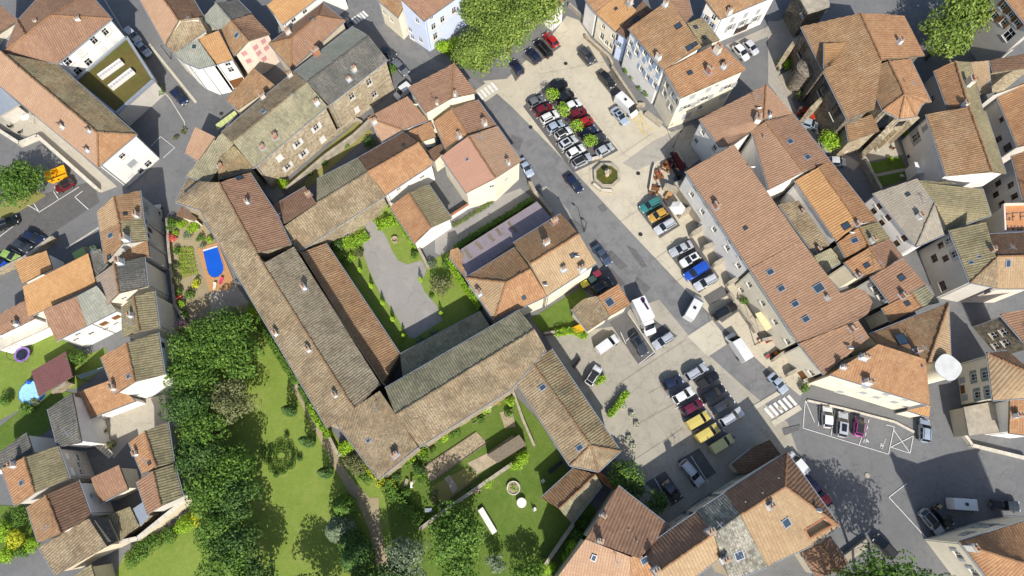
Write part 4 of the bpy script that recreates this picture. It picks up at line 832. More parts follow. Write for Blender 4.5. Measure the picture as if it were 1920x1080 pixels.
for k in range(6):
    a = np.array([660, 310])+np.array([-4, 10])*k
    line('L', f'{a[0]:.0f},{a[1]:.0f} {a[0]-2:.0f},{a[1]+6:.0f}', .1, LW, lower)
line('L', '778,560 678,637 905,885', .1, LW, lower)
for c in ((555, 322), (637, 347)):      # wheelchair signs
    ring = []
    for k in range(14):
        a = k/13*4.6+2.2; ring.append(f'{c[0]+7*math.cos(a):.1f},{c[1]+3+7*math.sin(a):.1f}')
    line('L', ' '.join(ring), .08, LW, lower); line('L', f'{c[0]-2},{c[1]-8} {c[0]-1},{c[1]+1} {c[0]+7},{c[1]+1} {c[0]+10},{c[1]+7}', .09, LW, lower)
    line('L', f'{c[0]-3},{c[1]-12} {c[0]-2},{c[1]-9}', .3, LW, lower)
def crosswalk(fr, a, b, va, n, w, parent):
    a, b, va = map(np.array, (a, b, va))
    for k in range(n):
        c = a+(b-a)*k/(n-1); line(fr, f'{c[0]},{c[1]} {c[0]+va[0]},{c[1]+va[1]}', w, LW, parent, 'crosswalk_stripe')
crosswalk('R2', (160, 975), (290, 905), (48, 55), 6, .5, street)
line('R2', '205,1065 360,970', .9, 'slab', street, 'crossing_border'); line('R2', '100,975 240,890', .7, 'slab', street, 'crossing_border')
crosswalk('B', (1245, 520), (1325, 468), (32, 40), 5, .5, street)
sheet('crossing_slab', 'B', '1225,515 1315,455 1375,515 1290,575', 'slab', .024)
crosswalk('B', (540, 105), (600, 65), (30, 30), 5, .45, street)
line('A', '840,250 1105,580', .5, 'slab', west_street, 'gutter_strip'); line('A', '590,0 715,210 870,455 960,560 1040,690 1045,740', .22, 'kerb', west_street, 'kerb_line')
line('A', '905,770 985,832', .1, LW, west_street); line('A', '905,770 850,825', .1, LW, west_street); line('A', '985,832 920,890', .1, LW, west_street)
for s in ('420,365 480,330 580,420 ', '455,430 500,465 700,310'): pass
for s in ('635,405 700,355', '635,405 750,510', '455,355 500,430', '330,535 670,320', '235,470 330,525 290,460', '0,740 130,640', '290,705 400,750', '190,775 300,820', '100,845 180,885'):
    line('S5', s.strip(), .12, LW, gnd)
line('S5', '560,840 840,660', .35, 'kerb', gnd)
for s in ('680,660 800,740', '720,640 680,665 745,762', '720,645 748,760'): line('C', s, .12, 'line_yellow', plaza, z=.04)
for k in range(7): line('C', f'{180+k*26},{700+k*36} {130+k*26},{725+k*36}' if False else f'{120+k*36},{610+k*48} {100+k*36},{622+k*48}', .1, LW, plaza, z=.04)
for s in ('835,60 900,20', '1030,560 1150,490'): pass
for s in ('650,680 800,900 712,970', '610,790 640,855', '690,790 640,840'): line('G', s, .1, LW, south_sq, z=.04)
for s in ('910,120 1440,-150',): pass
ground_mat('joint', (166,157,138), .1)
for fr_, s_ in (('K','760,60 1000,-80'),('K','700,230 1010,60'),('K','640,-60 760,140 900,330 960,430'),('K','820,-100 960,170'),('G','600,1080 980,830'),('G','640,860 760,1080'),('K','700,420 960,250'),('C','150,420 620,330'),('C','280,420 640,880'),('C','520,380 760,700'),('C','600,880 790,750'),('G','640,30 870,300'),('G','560,200 700,110'),('G','800,380 900,310'),('G','900,520 1050,420')):
    line(fr_, s_, .05, 'joint', plaza if fr_ in 'CG' else south_sq, 'slab_joint', z=.03)
for a, b in (((865, 75), (900, 60)), ((915, 140), (950, 125)), ((960, 205), (1000, 190)), ((1010, 275), (1050, 255)), ((1195, 270), (1160, 210))): line('K', f'{a[0]},{a[1]} {b[0]},{b[1]}', .1, LW, south_sq, z=.04)
line('K', '800,530 890,680', .12, LW, south_sq, z=.04); line('K', '1005,405 1105,560', .12, LW, south_sq, z=.04)
# road patches and manholes
for fr, p in (('G', '480,85 515,70 535,100 505,115'), ('G', '330,150 420,210 380,240 300,180'), ('G', '560,330 650,420 610,440 530,360'), ('G', '700,480 780,540 750,570 690,520'), ('C', '0,760 60,790 40,850 -10,820'), ('G', '640,300 700,330 760,420 730,430'), ('L', '80,250 180,230 170,260 90,290')):
    sheet('asphalt_patch', fr, p, 'asphalt_patch', .018, street)
def manhole(fr, x, y, r, mat, parent, z=.13):
    c = at(fr, x, y, z); part('manhole_cover', [c+(r*math.cos(a), r*math.sin(a), 0) for a in np.linspace(0, 2*math.pi, 14, endpoint=False)], [tuple(range(14))], mat, parent)
for fr, x, y in (('C', 302, 357), ('C', 603, 958), ('C', 710, 975), ('C', 105, 715), ('G', 723, 238), ('L', 560, 515), ('L', 68, 135), ('S3', 517, 957)): manhole(fr, x, y, .38, 'concrete' if fr == 'L' else 'dark_metal', gnd)

# ------------------------------------------------------------------ walls, terraces and steps
def wall(fr, s, h, w, mat, label, name='garden_wall', cat='wall', cap=None, z0=0.0, group=None):
    P = pts(fr, s, 0.0); d = P[-1]-P[0]; loc = (P[:, 0].mean(), P[:, 1].mean(), z0); t = thing(name, label, cat, loc, group)
    for a, b in zip(P[:-1], P[1:]):
        v = b-a; L = np.linalg.norm(v[:2]); rz = math.atan2(v[1], v[0]); c = (a+b)/2
        MB().box((c[0], c[1], z0+h/2), (L+w*.9, w, h), rz).part('wall_section', mat, t)
        k = max(1, int(L/1.1))
        for i in range(k):
            q = a+v*((i+.5)/k); MB().box((q[0], q[1], z0+h+.045), (L/k-.03, w+.1, .09), rz).part('coping_stone', cap or {'rubble': 'concrete', 'darkstone': 'concrete', 'concrete': 'concrete'}.get(mat, 'concrete_lt'), t)
    return t
wall('B', '190,1085 400,905 560,790 650,705', 1.8, .4, 'concrete', 'grey concrete wall along the shaded alley garden')
wall('B', '40,985 330,850 560,680 600,700', .9, .4, 'rubble', 'low stone wall at the foot of the long stone house')
wall('J', '930,812 1080,700 1240,590 1440,452', 1.2, .45, 'rubble', 'stone wall between vegetable plots and lower lawn')
wall('R6', '95,975 325,642', 2.0, .4, 'rubble', 'stone wall beside the dark lane at the bottom')
wall('R6', '515,205 600,290 690,345', 2.6, .8, 'rubble', 'short wall joining the garden pavilion to the brown roofed house', cap='claypot')
wall('I', '600,925 700,890 840,860 1100,648', 3.2, .5, 'w_beige', 'tall beige wall closing the west yard above the corner lawn')
wall('E', '-20,475 165,385 320,270', 1.3, .5, 'rubble', 'stone wall at the end of the sloping car park')
wall('A', '-20,725 130,822 230,780 400,930 560,1072', 1.1, .5, 'concrete_lt', 'pale wall along the north west terrace walk')
wall('E', '0,870 120,830 275,768', .9, .3, 'w_white', 'white wall behind the trampoline lawn')
wall('E', '955,160 965,330 1000,640 1060,745', 1.0, .35, 'rubble', 'low stone wall between pool garden and narrow street')
wall('S6', '280,215 130,310 0,400', 1.5, .3, 'w_white', 'white wall along the lane below the small paved court', cap='claypot')
wall('F', '905,300 970,430', 1.1, .35, 'rubble', 'stone wall end at the courtyard gateway')
wall('S6', '780,40 820,120 870,170 960,290', 1.6, .5, 'rubble', 'ruined stone wall at the street end of the mauve grey workshop')
wall('G', '180,800 250,790 385,765', .7, .3, 'rubble', 'low wall under the cottage hedge')
wall('J', '230,0 310,120 400,260 470,400 560,410', .9, .35, 'rubble', 'low wall along the west side of the convent')
wall('K', '0,30 60,200 125,350', .8, .3, 'rubble', 'curving low garden wall beside the east convent wing')
wall('S1', '500,800 620,720', 1.6, .4, 'rubble', 'stub of stone wall behind the maroon shelter')
wall('L', '1060,160 1090,290 1130,345 1440,420', .8, .35, 'concrete_lt', 'pale wall round the corner below the flat terrace')
wall('C', '320,40 450,160', 1.0, .3, 'concrete', 'long concrete ramp wall by the white gabled house')
wall('C', '410,215 540,330 560,370', .9, .35, 'rubble', 'stone terrace wall in front of the orange roofed house')
wall('C', '560,390 700,600 740,600', .9, .35, 'rubble', 'terrace wall in front of the tall grey fronted house')
wall('L', '220,95 420,140 710,215 815,270', .25, .25, 'concrete_lt', 'kerb wall behind the marked parking bays')
wall('D', '55,400 200,290 110,310', .8, .3, 'darkstone', 'grey stone wall by the church steps')
wall('D', '410,880 480,820', 1.4, .4, 'stone', 'pale buttress wall beside the side chapel')
wall('D', '520,920 610,1080', 1.6, .4, 'concrete', 'concrete wall of the small yard behind the church')
# raised terrace in front of the white fronted terrace house, with its partition walls
def prism_thing(fr, poly, z0, z1, mat, label, name, cat, group=None):
    P = pts(fr, poly, 0.0); return MB().prism([at_z(fr, tok, z1) for tok in poly.split()], z0, z1).single(name, mat, label, cat, group)
def at_z(fr, tok, z):
    x, y = tok.split(','); return at(fr, float(x), float(y), z)
prism_thing('S7', '110,188 165,168 300,370 520,690 490,730', 0, 2.4, 'concrete', 'raised concrete terrace along the white fronted terrace house', 'raised_terrace', 'terrace')
for i, (s, l) in enumerate((('150,485 245,425', 'nearest the parasol'), ('245,650 350,585', 'second from the parasol'), ('345,765 470,715', 'beside the row of four parked cars'), ('430,905 590,815', 'by the blue van'), ('545,1065 720,970', 'above the empty parking bay'), ('165,300 20,250', 'by the green hedge of the cafe'))):
    w = wall('S7', s, 1.9, .5, 'concrete', 'weathered concrete partition wall of the house terraces, '+l, name='partition_wall', group='partition walls between the terraces')
for i, (s, l) in enumerate((('640,820 760,730', 'above the awning'), ('800,985 1000,880', 'below the awning'), ('520,600 700,560', 'beside the crates of goods'), ('150,80 440,500', 'along the parked white van'))):
    wall('S8', s, 1.2, .4, 'concrete', 'grey terrace wall of the market houses, '+l, name='terrace_wall', group='terrace walls by the market houses')
def steps(fr, a, b, run, n, rise, mat, label):
    """flight rising from edge a-b (ground) along run (pixel offset)"""
    A, B2 = at(fr, *a), at(fr, *b); R = at(fr, a[0]+run[0], a[1]+run[1])-A; c = (A+B2)/2; t = thing('stone_steps', label, 'steps', tuple(c))
    w = B2-A; L = np.linalg.norm(w[:2]); rz = math.atan2(w[1], w[0]); dr = R/n
    for i in range(n):
        q = c+dr*(i+.5); MB().box((q[0], q[1], rise*(i+1)/2), (L, np.linalg.norm(dr)*1.02, rise*(i+1)), rz).part('step', mat, t)
    return t
steps('D', (55, 430), (130, 555), (140, -60), 12, .12, 'concrete', 'wide grey stone flight of steps to the church porch')
steps('L', (455, 1000), (580, 905), (-40, -38), 6, .14, 'concrete', 'broad pale steps beside the low gabled brown roof')
steps('S2', (740, 290), (770, 250), (-85, -110), 9, .2, 'concrete_lt', 'white outside staircase in the west yard')
steps('R6', (140, 220), (250, 130), (-20, -25), 3, .16, 'dark_metal', 'dark wooden steps beside the rounded convent end')
steps('C', (760, 620), (850, 690), (-20, 30), 5, .14, 'concrete', 'terrace steps at the corner of the cream house')
# church stair tower and buttresses
c = at('D', 225, 375, 5.6); t = thing('stair_tower', 'round dark stone stair tower on the church front', 'tower', (c[0], c[1], 0))
MB().lathe((c[0], c[1], 0), [(1.8, 0), (1.8, 5.2)], 24).part('wall', 'darkstone', t); MB().lathe((c[0], c[1], 5.2), [(1.95, 0), (1.95, .2), (1.1, .7), (.1, .9)], 24).part('roof', 'darkstone', t)
for i, (a, b, l) in enumerate((((255, 600), (345, 505), 'by the red car'), ((125, 270), (190, 175), 'at the north west corner'))):
    A, B2 = at('D', *a, 6.0), at('D', *b, 7.5); v = B2-A; L = np.linalg.norm(v[:2]); rz = math.atan2(v[1], v[0]); cc = (A+B2)/2
    MB().box((cc[0], cc[1], 2.6), (L, .8, 5.2), rz).single('buttress', 'stone', 'grey stone buttress of the church, '+l, 'buttress', 'church buttresses')
for i, (a, b, l) in enumerate((((600, 805), (720, 690), 'left of the tall apse window'), ((690, 755), (775, 680), 'right of the tall apse window'), ((800, 690), (830, 660), 'at the east corner of the apse'))):
    A, B2 = at('D', *a, 5.0), at('D', *b, 8.0); v = B2-A; L = max(2, np.linalg.norm(v[:2])); rz = math.atan2(v[1], v[0]); cc = (A+B2)/2
    MB().box((cc[0], cc[1], 3.4), (L, 1.0, 6.8), rz).single('buttress', 'stone', 'pale stone buttress of the church, '+l, 'buttress', 'apse buttresses')
# round tower
c = at('R2', 1195, 745, 10.0); t = thing('round_tower', 'round cream tower with flat pale concrete top', 'tower', (c[0], c[1], 0))
MB().lathe((c[0], c[1], 0), [(1.6, 0), (1.6, 9.7)], 28).part('wall', 'w_cream', t)
mb = MB(); n = 36; prof = []
for k in range(n):
    a = 2*math.pi*k/n; r = 1.9*(1+.05*math.cos(4*a)); prof.append((c[0]+r*math.cos(a), c[1]+r*math.sin(a)))
mb.prism(prof, 9.7, 10.0); mb.part('top_slab', 'tower_top', t)
# fountain
c = at('C', 533, 985, .6); t = thing('fountain', 'octagonal stone fountain basin with green water', 'fountain', (c[0], c[1], 0))
def octa(r, rot=math.pi/8): return [(c[0]+r*math.cos(rot+k*math.pi/4), c[1]+r*math.sin(rot+k*math.pi/4)) for k in range(8)]
MB().prism(octa(3.2), 0, .16).part('step', 'plaza', t); o_, i_ = octa(2.55), octa(2.05)
for k in range(8):
    a, b, d, e = o_[k], o_[(k+1) % 8], i_[(k+1) % 8], i_[k]; MB().prism([a, b, d, e], .16, .85).part('basin_wall', 'concrete', t)
b_ = NB('pond'); b_.fin(b_.ramp(b_.noise(b_.world(), 1.5), (.35, rgb((78, 82, 24))), (.7, rgb((100, 100, 40)))), .12, .6)
part('water', [(p[0], p[1], .62) for p in octa(2.07)], [tuple(range(8))], 'pond', t)
MB().lathe((c[0], c[1], .16), [(.45, 0), (.4, 1.0), (.25, 1.1), (.22, 1.7), (.6, 1.8), (.65, 1.95), (.2, 2.0), (.14, 2.6), (.05, 2.75)], 14).part('pedestal', 'stone', t, True)
wall('C', '405,925 440,905 500,890', .7, .4, 'stone', 'short stone bench wall beside the fountain'); wall('C', '455,1040 500,1075 560,1080', .5, .4, 'stone', 'curved stone bench wall below the fountain')
# swimming pool
t = thing('swimming_pool', 'blue covered swimming pool with one rounded end', 'pool', tuple(at('E', 1200, 400)))
sheet_p = pts('E', '1110,318 1226,284 1312,490 1302,545 1180,562', 0.0); MB().prism(sheet_p, .0, .16).part('deck', 'decking', t)
pl = '1140,328 1224,303 1259,415 1259,440 1248,462 1230,478 1208,484 1188,478 1173,463 1164,440'
q = pts('E', pl, .2); q[:, 2] = .2; MB().prism(q, .161, .20).part('cover', 'pool_blue', t)
qq = pts('E', '1140,326 1222,302 1224,309 1143,334', .2); MB().prism(qq, .161, .26).part('roller_box', 'white_paint', t)
for i in range(len(q)):
    a, b = q[i], q[(i+1) % len(q)]; v = b-a; L = np.linalg.norm(v)
    MB().box(((a+b)/2)[:2].tolist()+[.2], (L+.06, .12, .1), math.atan2(v[1], v[0])).part('coping_stone', 'decking', t)
def lounger(fr, x, y, rz, mat, label):
    c = at(fr, x, y, .3); t = thing('sun_lounger', label, 'lounger', (c[0], c[1], .16), rot=rz)
    loc_part('seat', MB().box((0, 0, .25), (.9, .5, .05)), mat, t); loc_part('backrest', MB().box((.58, 0, .36), (.45, .5, .05), ax=((.8, 0, .6), (0, 1, 0), (-.6, 0, .8))), mat, t)
    for a in (-.38, .38):
        for b in (-.2, .2): loc_part('leg', MB().box((a, b, .12), (.05, .05, .24)), 'white_paint', t)
simple('pink_cloth', (214, 62, 110), .8, .1); simple('cream_cloth', (232, 224, 196), .8, .1)
lounger('E', 1243, 505, 1.3, 'pink_cloth', 'pink sun lounger on the wooden pool deck'); lounger('E', 1208, 535, 1.5, 'cream_cloth', 'cream sun lounger on the wooden pool deck')
# round garden pool and trampoline
c = at('S1', 255, 790, 1.0); t = thing('round_pool', 'round light blue above-ground pool under the maroon shelter edge', 'pool', (c[0], c[1], 0))
simple('pool_light', (170, 226, 240), .3, .2, 1.0); simple('pool_wall', (60, 120, 190), .5, .1)
MB().lathe((c[0], c[1], 0), [(1.9, 0), (1.95, .95), (1.8, 1.0)], 12).part('pool_wall', 'pool_wall', t); part('water', [(c[0]+1.78*math.cos(k*math.pi/6), c[1]+1.78*math.sin(k*math.pi/6), 1.01) for k in range(12)], [tuple(range(12))], 'pool_light', t)
c = at('S1', 185, 470, .8); t = thing('trampoline', 'round trampoline with purple pad and safety net on the lawn', 'trampoline', (c[0], c[1], 0))
simple('purple_pad', (150, 120, 190), .7, .15); simple('blue_mat', (36, 40, 66), .6, .2)
def ringm(r0, r1, z, n=24):
    V = [(c[0]+r*math.cos(2*math.pi*k/n), c[1]+r*math.sin(2*math.pi*k/n), z) for r in (r0, r1) for k in range(n)]
    return V, [(k, (k+1) % n, n+(k+1) % n, n+k)[::-1] for k in range(n)]
part('pad', *ringm(.95, 1.3, .8), 'purple_pad', t); part('mat', [(c[0]+.96*math.cos(2*math.pi*k/24), c[1]+.96*math.sin(2*math.pi*k/24), .78) for k in range(24)], [tuple(range(24))], 'blue_mat', t)
for k in range(6):
    a = k*math.pi/3; MB().tube([(c[0]+1.3*math.cos(a), c[1]+1.3*math.sin(a), 0), (c[0]+1.3*math.cos(a), c[1]+1.3*math.sin(a), 2.4)], .03, 6).part('net_pole', 'dark_metal', t)
MB().tube([(c[0]+1.3*math.cos(a), c[1]+1.3*math.sin(a), 2.4) for a in np.linspace(0, 2*math.pi, 25)], .025, 5).part('net_rim', 'dark_metal', t)
# yellow skip
P0, P1 = at('A', 262, 1000, 1), at('A', 372, 958, 1); v = P1-P0; L = np.linalg.norm(v); rz = math.atan2(v[1], v[0]); cc = (P0+P1)/2
simple('skip_yellow', (240, 176, 30), .5, .12); t = thing('skip', 'yellow open waste skip under the tree by the car park', 'skip', (cc[0], cc[1], 0), rot=rz)
bd = MB(); l, w, h = L/2, 1.0, 1.3
bd.add([(-l*.8, -w, .15), (l*.8, -w, .15), (l*.8, w, .15), (-l*.8, w, .15), (-l, -w, h), (l, -w, h), (l, w, h), (-l, w, h), (-l*.95, -w*.92, h), (l*.95, -w*.92, h), (l*.95, w*.92, h), (-l*.95, w*.92, h), (-l*.78, -w*.9, .3), (l*.78, -w*.9, .3), (l*.78, w*.9, .3), (-l*.78, w*.9, .3)],
       [(3,2,1,0), (0,1,5,4), (1,2,6,5), (2,3,7,6), (3,0,4,7), (4,5,9,8), (5,6,10,9), (6,7,11,10), (7,4,8,11), (8,9,13,12), (9,10,14,13), (10,11,15,14), (11,8,12,15), (12,13,14,15)]); loc_part('hull', bd, 'skip_yellow', t)
for s in (-1, 1): loc_part('rim_bar', MB().tube([(-l, s*w, h), (l, s*w, h)], .06, 6), 'skip_yellow', t); loc_part('lifting_lug', MB().box((0, s*(w+.08), .8), (.2, .16, .2)), 'dark_metal', t)
# market canopy, parasols, tables, crates
def parasol(fr, x, y, r, mat, label, h=2.5, n=6):
    c = at(fr, x, y, h); t = thing('parasol', label, 'parasol', (c[0], c[1], 0))
    V = [(c[0], c[1], h+.45)]+[(c[0]+r*math.cos(2*math.pi*k/n), c[1]+r*math.sin(2*math.pi*k/n), h) for k in range(n)]+[(c[0]+r*math.cos(2*math.pi*k/n), c[1]+r*math.sin(2*math.pi*k/n), h-.15) for k in range(n)]
    part('canopy', V, [(0, 1+k, 1+(k+1) % n) for k in range(n)]+[(1+k, 1+n+k, 1+n+(k+1) % n, 1+(k+1) % n) for k in range(n)], mat, t)
    MB().tube([(c[0], c[1], 0), (c[0], c[1], h+.5)], .035, 8).part('pole', 'white_paint', t); MB().lathe((c[0], c[1], 0), [(.35, 0), (.35, .1), (.1, .14)], 12).part('foot', 'concrete', t)
parasol('S7', 137, 403, 1.35, 'white_paint', 'white parasol between the terrace partition walls'); parasol('A', 140, 655, .8, 'white_paint', 'small white parasol on the north west terrace')
parasol('S1', 240, 702, .42, 'pool_blue', 'small blue garden parasol beside the round pool', 1.2)
simple('awning_cream', (232, 216, 168), .8, .1); simple('awning_white', (238, 236, 230), .8, .06); simple('awning_red', (90, 24, 30), .8, .1); simple('lime_cloth', (190, 196, 132), .8, .1)
def awning(fr, s, z, mat, label, n=7, drop=.25, name='awning', cat='awning'):
    """quad fabric on a frame: a b high edge, c d low edge; one slat of cloth per bay"""
    A, B2, C2, D2 = [at(fr, *map(float, tok.split(',')), zz) for tok, zz in zip(s.split(), (z+drop, z+drop, z, z))]
    m = (A+B2+C2+D2)/4; t = thing(name, label, cat, (m[0], m[1], 0))
    for k in range(n):
        f = lambda u: (A+(B2-A)*u, D2+(C2-D2)*u)
        a0, d0 = f(k/n+.004); a1, d1 = f((k+1)/n-.004); dz = np.array([0, 0, .05])
        part('cloth_bay', [a0, a1, d1, d0, a0-dz, a1-dz, d1-dz, d0-dz], [(0, 1, 2, 3), (7, 6, 5, 4), (0, 4, 5, 1), (1, 5, 6, 2), (2, 6, 7, 3), (3, 7, 4, 0)], mat, t)
    for p in (C2, D2, A, B2): MB().tube([(p[0], p[1], 0), (p[0], p[1], p[2]-.05)], .04, 6).part('post', 'dark_metal', t)
    return t
awning('S8', '455,290 520,265 650,440 580,488', 2.6, 'awning_cream', 'cream stall roof with yellow end beside the house front', 5)
awning('S8', '870,720 940,690 1080,880 1000,915', 2.6, 'awning_white', 'white awning over the house terrace', 6)
awning('A', '1212,700 1320,622 1335,640 1222,735', 2.8, 'lime_cloth', 'lime green awning beside the little salmon roofed house', 5)
awning('R1', '60,440 85,435 140,520 110,545', 2.6, 'awning_red', 'dark red cafe awning at the corner of the cross street', 6)
awning('S1', '640,650 870,575 875,600 690,680', 2.0, 'shutter_green', 'pale green corrugated screen roof behind the shelter', 8)
gt = awning('B', '940,800 1005,765 1032,815 970,850', 3.2, 'skyglass', 'glazed porch roof between the small terracotta roofs', 4, name='glass_porch', cat='porch')
gt2 = awning('R3', '575,850 690,800 720,990 610,1000', 3.0, 'zinc', 'grey glazed veranda roof beside the large striped house', 4, name='veranda', cat='veranda')
prism_thing('R3', '515,1005 690,990 720,1085 640,1100 540,1100', 0, 3.0, 'w_white', 'small white flat roofed annex by the church lawn', 'annex', 'annex')
def table(fr, x, y, rz, mat, label, l=1.8, w=.8, group=None, bench=True):
    c = at(fr, x, y, .7); t = thing('picnic_table', label, 'table', (c[0], c[1], 0), group, rot=rz)
    for k in range(4): loc_part('plank', MB().box((0, -w/2+(k+.5)*w/4, .72), (l, w/4-.02, .05)), mat, t)
    if bench:
        for s in (-1, 1): loc_part('bench', MB().box((0, s*(w/2+.35), .44), (l, .28, .05)), mat, t)
    for a in (-1, 1): loc_part('leg', MB().box((a*l*.36, 0, .35), (.08, w*(1.6 if bench else .8), .7)), mat, t)
table('C', 870, 935, -.6, 'wood', 'brown picnic table nearest the dark red awning', group='cafe tables')
table('C', 822, 980, -1.2, 'wood', 'brown picnic table with a red cloth in the middle of the cafe terrace', group='cafe tables')
table('C', 800, 1062, -.1, 'wood', 'brown picnic table by the end of the hedge screen', group='cafe tables')
table('S7', 40, 30, .6, 'wood', 'small wooden table beside the terrace corner', 1.2, .8, bench=False); table('S7', 60, 300, 1.0, 'decking', 'pale wooden counter at the terrace foot', 1.6, .9, bench=False)
for x, y, l in ((480, 815, 'table with white cloth on the small lawn'),): pass
def round_table(fr, x, y, r, mat, label):
    c = at(fr, x, y, .75); t = thing('garden_table', label, 'table', (c[0], c[1], 0))
    MB().lathe((c[0], c[1], .7), [(r, 0), (r, .05), (r*.98, .06)], 20).part('table_top', mat, t); MB().tube([(c[0], c[1], 0), (c[0], c[1], .7)], .06, 8).part('stem', 'dark_metal', t); MB().lathe((c[0], c[1], 0), [(.35, 0), (.3, .06), (.08, .1)], 12).part('foot', 'dark_metal', t)
round_table('K', 54, 668, .75, 'white_paint', 'round white table on the lower lawn')
c = at('K', 8, 585, .4); t = thing('stone_planter_ring', 'round pale stone planter ring on the lower lawn', 'planter', (c[0], c[1], 0))
MB().lathe((c[0], c[1], 0), [(1.05, 0), (1.05, .5), (.9, .5), (.9, .35)], 24).part('ring', 'concrete_lt', t); MB().lathe((c[0], c[1], .3), [(.89, 0), (.86, .06)], 20).part('soil', 'soil', t); RING = (t, c)
prism_thing('J', '1248,712 1275,692 1356,828 1330,848', 0, .6, 'white_paint', 'long white garden frame beside the big round tree', 'cold_frame', 'frame')
prism_thing('J', '830,572 842,530 858,538 848,575', 0, .45, 'concrete', 'grey slab bench beside the vegetable plot', 'slab_bench', 'bench'); prism_thing('J', '948,700 988,698 992,720 952,722', 0, .3, 'zinc', 'small grey metal panel lying on the shaded lawn', 'metal_panel', 'panel')
prism_thing('J', '1300,400 1480,285 1520,340 1360,440', 0, 2.2, 'timber_grey', 'long grey brown garden shed roof by the stone wall', 'garden_shed', 'shed')
prism_thing('J', '330,775 1,1', 0, 1, 'concrete', 'x', 'x', 'x') if False else None
def pot(fr, x, y, r, mat, label):
    c = at(fr, x, y, .3); t = thing('flower_pot', label, 'pot', (c[0], c[1], .03), 'pots along the south wing')
    MB().lathe((c[0], c[1], .03), [(r*.7, 0), (r, .5), (r*1.1, .52), (r*.85, .5), (r*.8, .4)], 14).part('pot', mat, t); LATER0.append((t, c, r))
LATER0 = []
for i, (x, y, l) in enumerate(((1110, 235, 'leftmost'), (1150, 215, 'second'), (1215, 185, 'third'), (1245, 165, 'fourth'), (1310, 150, 'fifth'), (1365, 110, 'rightmost'))): pot('J', x, y, .35, 'claypot' if i % 2 else 'concrete_lt', f'{l} flower pot at the foot of the south convent wing')
for i, (a, b, l) in enumerate((((940, 470), (1240, 270), 'upper edge of the large vegetable plot'), ((985, 552), (1302, 332), 'lower edge of the large vegetable plot'), ((985, 430), (1020, 490), 'cross board in the large vegetable plot'), ((1040, 685), (1255, 520), 'lower edge of the rough plot'), ((1220, 225), (1310, 170), 'edge of the long flower trough'))):
    A, B2 = at('J', *a), at('J', *b); d = B2-A; MB().box(((A+B2)/2)[:2].tolist()+[.12], (np.linalg.norm(d), .12, .24), math.atan2(d[1], d[0])).single('edging_board', 'timber_grey', 'weathered timber board along the '+l, 'board')
# crates of goods on the market terrace
cols = [('crate_orange', (226, 132, 52)), ('crate_red', (186, 60, 50)), ('crate_white', (230, 226, 214)), ('crate_dark', (70, 62, 60)), ('crate_teal', (130, 170, 160))]
for n_, c_ in cols: simple(n_, c_, .7, .15)
def crate(fr, x, y, k, label, rz=.6):
    c = at(fr, x, y, .4); t = thing('crate', label, 'crate', (c[0], c[1], 0), 'crates on the market terrace', rot=rz); m = cols[k][0]
    loc_part('bottom', MB().box((0, 0, .06), (.8, .6, .1)), m, t)
    for s in (-1, 1): loc_part('side', MB().box((0, s*.28, .26), (.8, .04, .4)), m, t); loc_part('end', MB().box((s*.38, 0, .26), (.04, .52, .4)), m, t)
    loc_part('contents', MB().box((0, 0, .3), (.7, .5, .25)), cols[(k+2) % 5][0], t)
for (x, y, k, l) in ((520, 590, 0, 'orange crate at the head of the goods row'), (560, 560, 2, 'white crate next to the orange crate'), (600, 590, 1, 'red crate in the middle of the goods row'), (640, 570, 3, 'dark crate at the end of the goods row'), (690, 560, 0, 'orange crate nearest the house wall'), (600, 770, 4, 'teal crate in the lower goods row'), (645, 755, 1, 'red crate in the lower goods row'), (690, 730, 3, 'dark crate in the lower goods row'), (730, 600, 2, 'white crate against the house wall'), (740, 700, 3, 'dark crate under the terrace wall')): crate('S8', x, y, k, l)
# planters on the south square, yellow box, bins, street lamps
def planter(fr, x, y, label, leaf='leaf_green', r=.42, square=True, group='planters on the south square'):
    c = at(fr, x, y, .4); t = thing('planter', label, 'planter', (c[0], c[1], 0), group)
    MB().add([(c[0]+sx*k, c[1]+sy*k, z) for k, z in ((r*.8, 0), (r, .55), (r*.85, .55), (r*.8, .42)) for sx, sy in ((-1, -1), (1, -1), (1, 1), (-1, 1))],
             [(3, 2, 1, 0)]+[(4*j+i, 4*j+(i+1) % 4, 4*j+4+(i+1) % 4, 4*j+4+i) for j in range(3) for i in range(4)]+[(12, 13, 14, 15)]).part('box', 'concrete_lt', t)
    LATER.append((t, c, leaf, r))
LATER = []
for x, y, l in ((628, 125, 'square planter at the end of the clipped hedge'), (675, 175, 'square planter second from the clipped hedge'), (702, 228, 'square planter in the middle of the square'), (660, 305, 'square planter by the east convent wing'), (682, 348, 'square planter nearest the shaded shrubs')): planter('K', x, y, l)
P0 = at('G', 370, 775, .5); MB().box((P0[0], P0[1], .55), (1.5, 1.1, 1.1), .4).box((P0[0], P0[1], 1.14), (1.6, 1.2, .08), .4).single('storage_box', 'skip_yellow', 'yellow storage box under the cottage hedge', 'box')
def bin_(fr, x, y, mat, label, rz=.5):
    c = at(fr, x, y, .9); t = thing('wheeled_bin', label, 'bin', (c[0], c[1], 0), rot=rz)
    loc_part('body', MB().add([(sx*a, sy*b, z) for a, b, z in ((.4, .35, .1), (.62, .5, 1.1)) for sx, sy in ((-1, -1), (1, -1), (1, 1), (-1, 1))], [(3, 2, 1, 0), (0, 1, 5, 4), (1, 2, 6, 5), (2, 3, 7, 6), (3, 0, 4, 7), (4, 5, 6, 7)]), mat, t)
    loc_part('lid', MB().box((0, 0, 1.16), (1.3, 1.05, .1)), mat, t)
    for a in (-.35, .35): loc_part('wheel', MB().tube([(a-.04, -.4, .1), (a+.04, -.4, .1)], .1, 10), 'dark_metal', t)
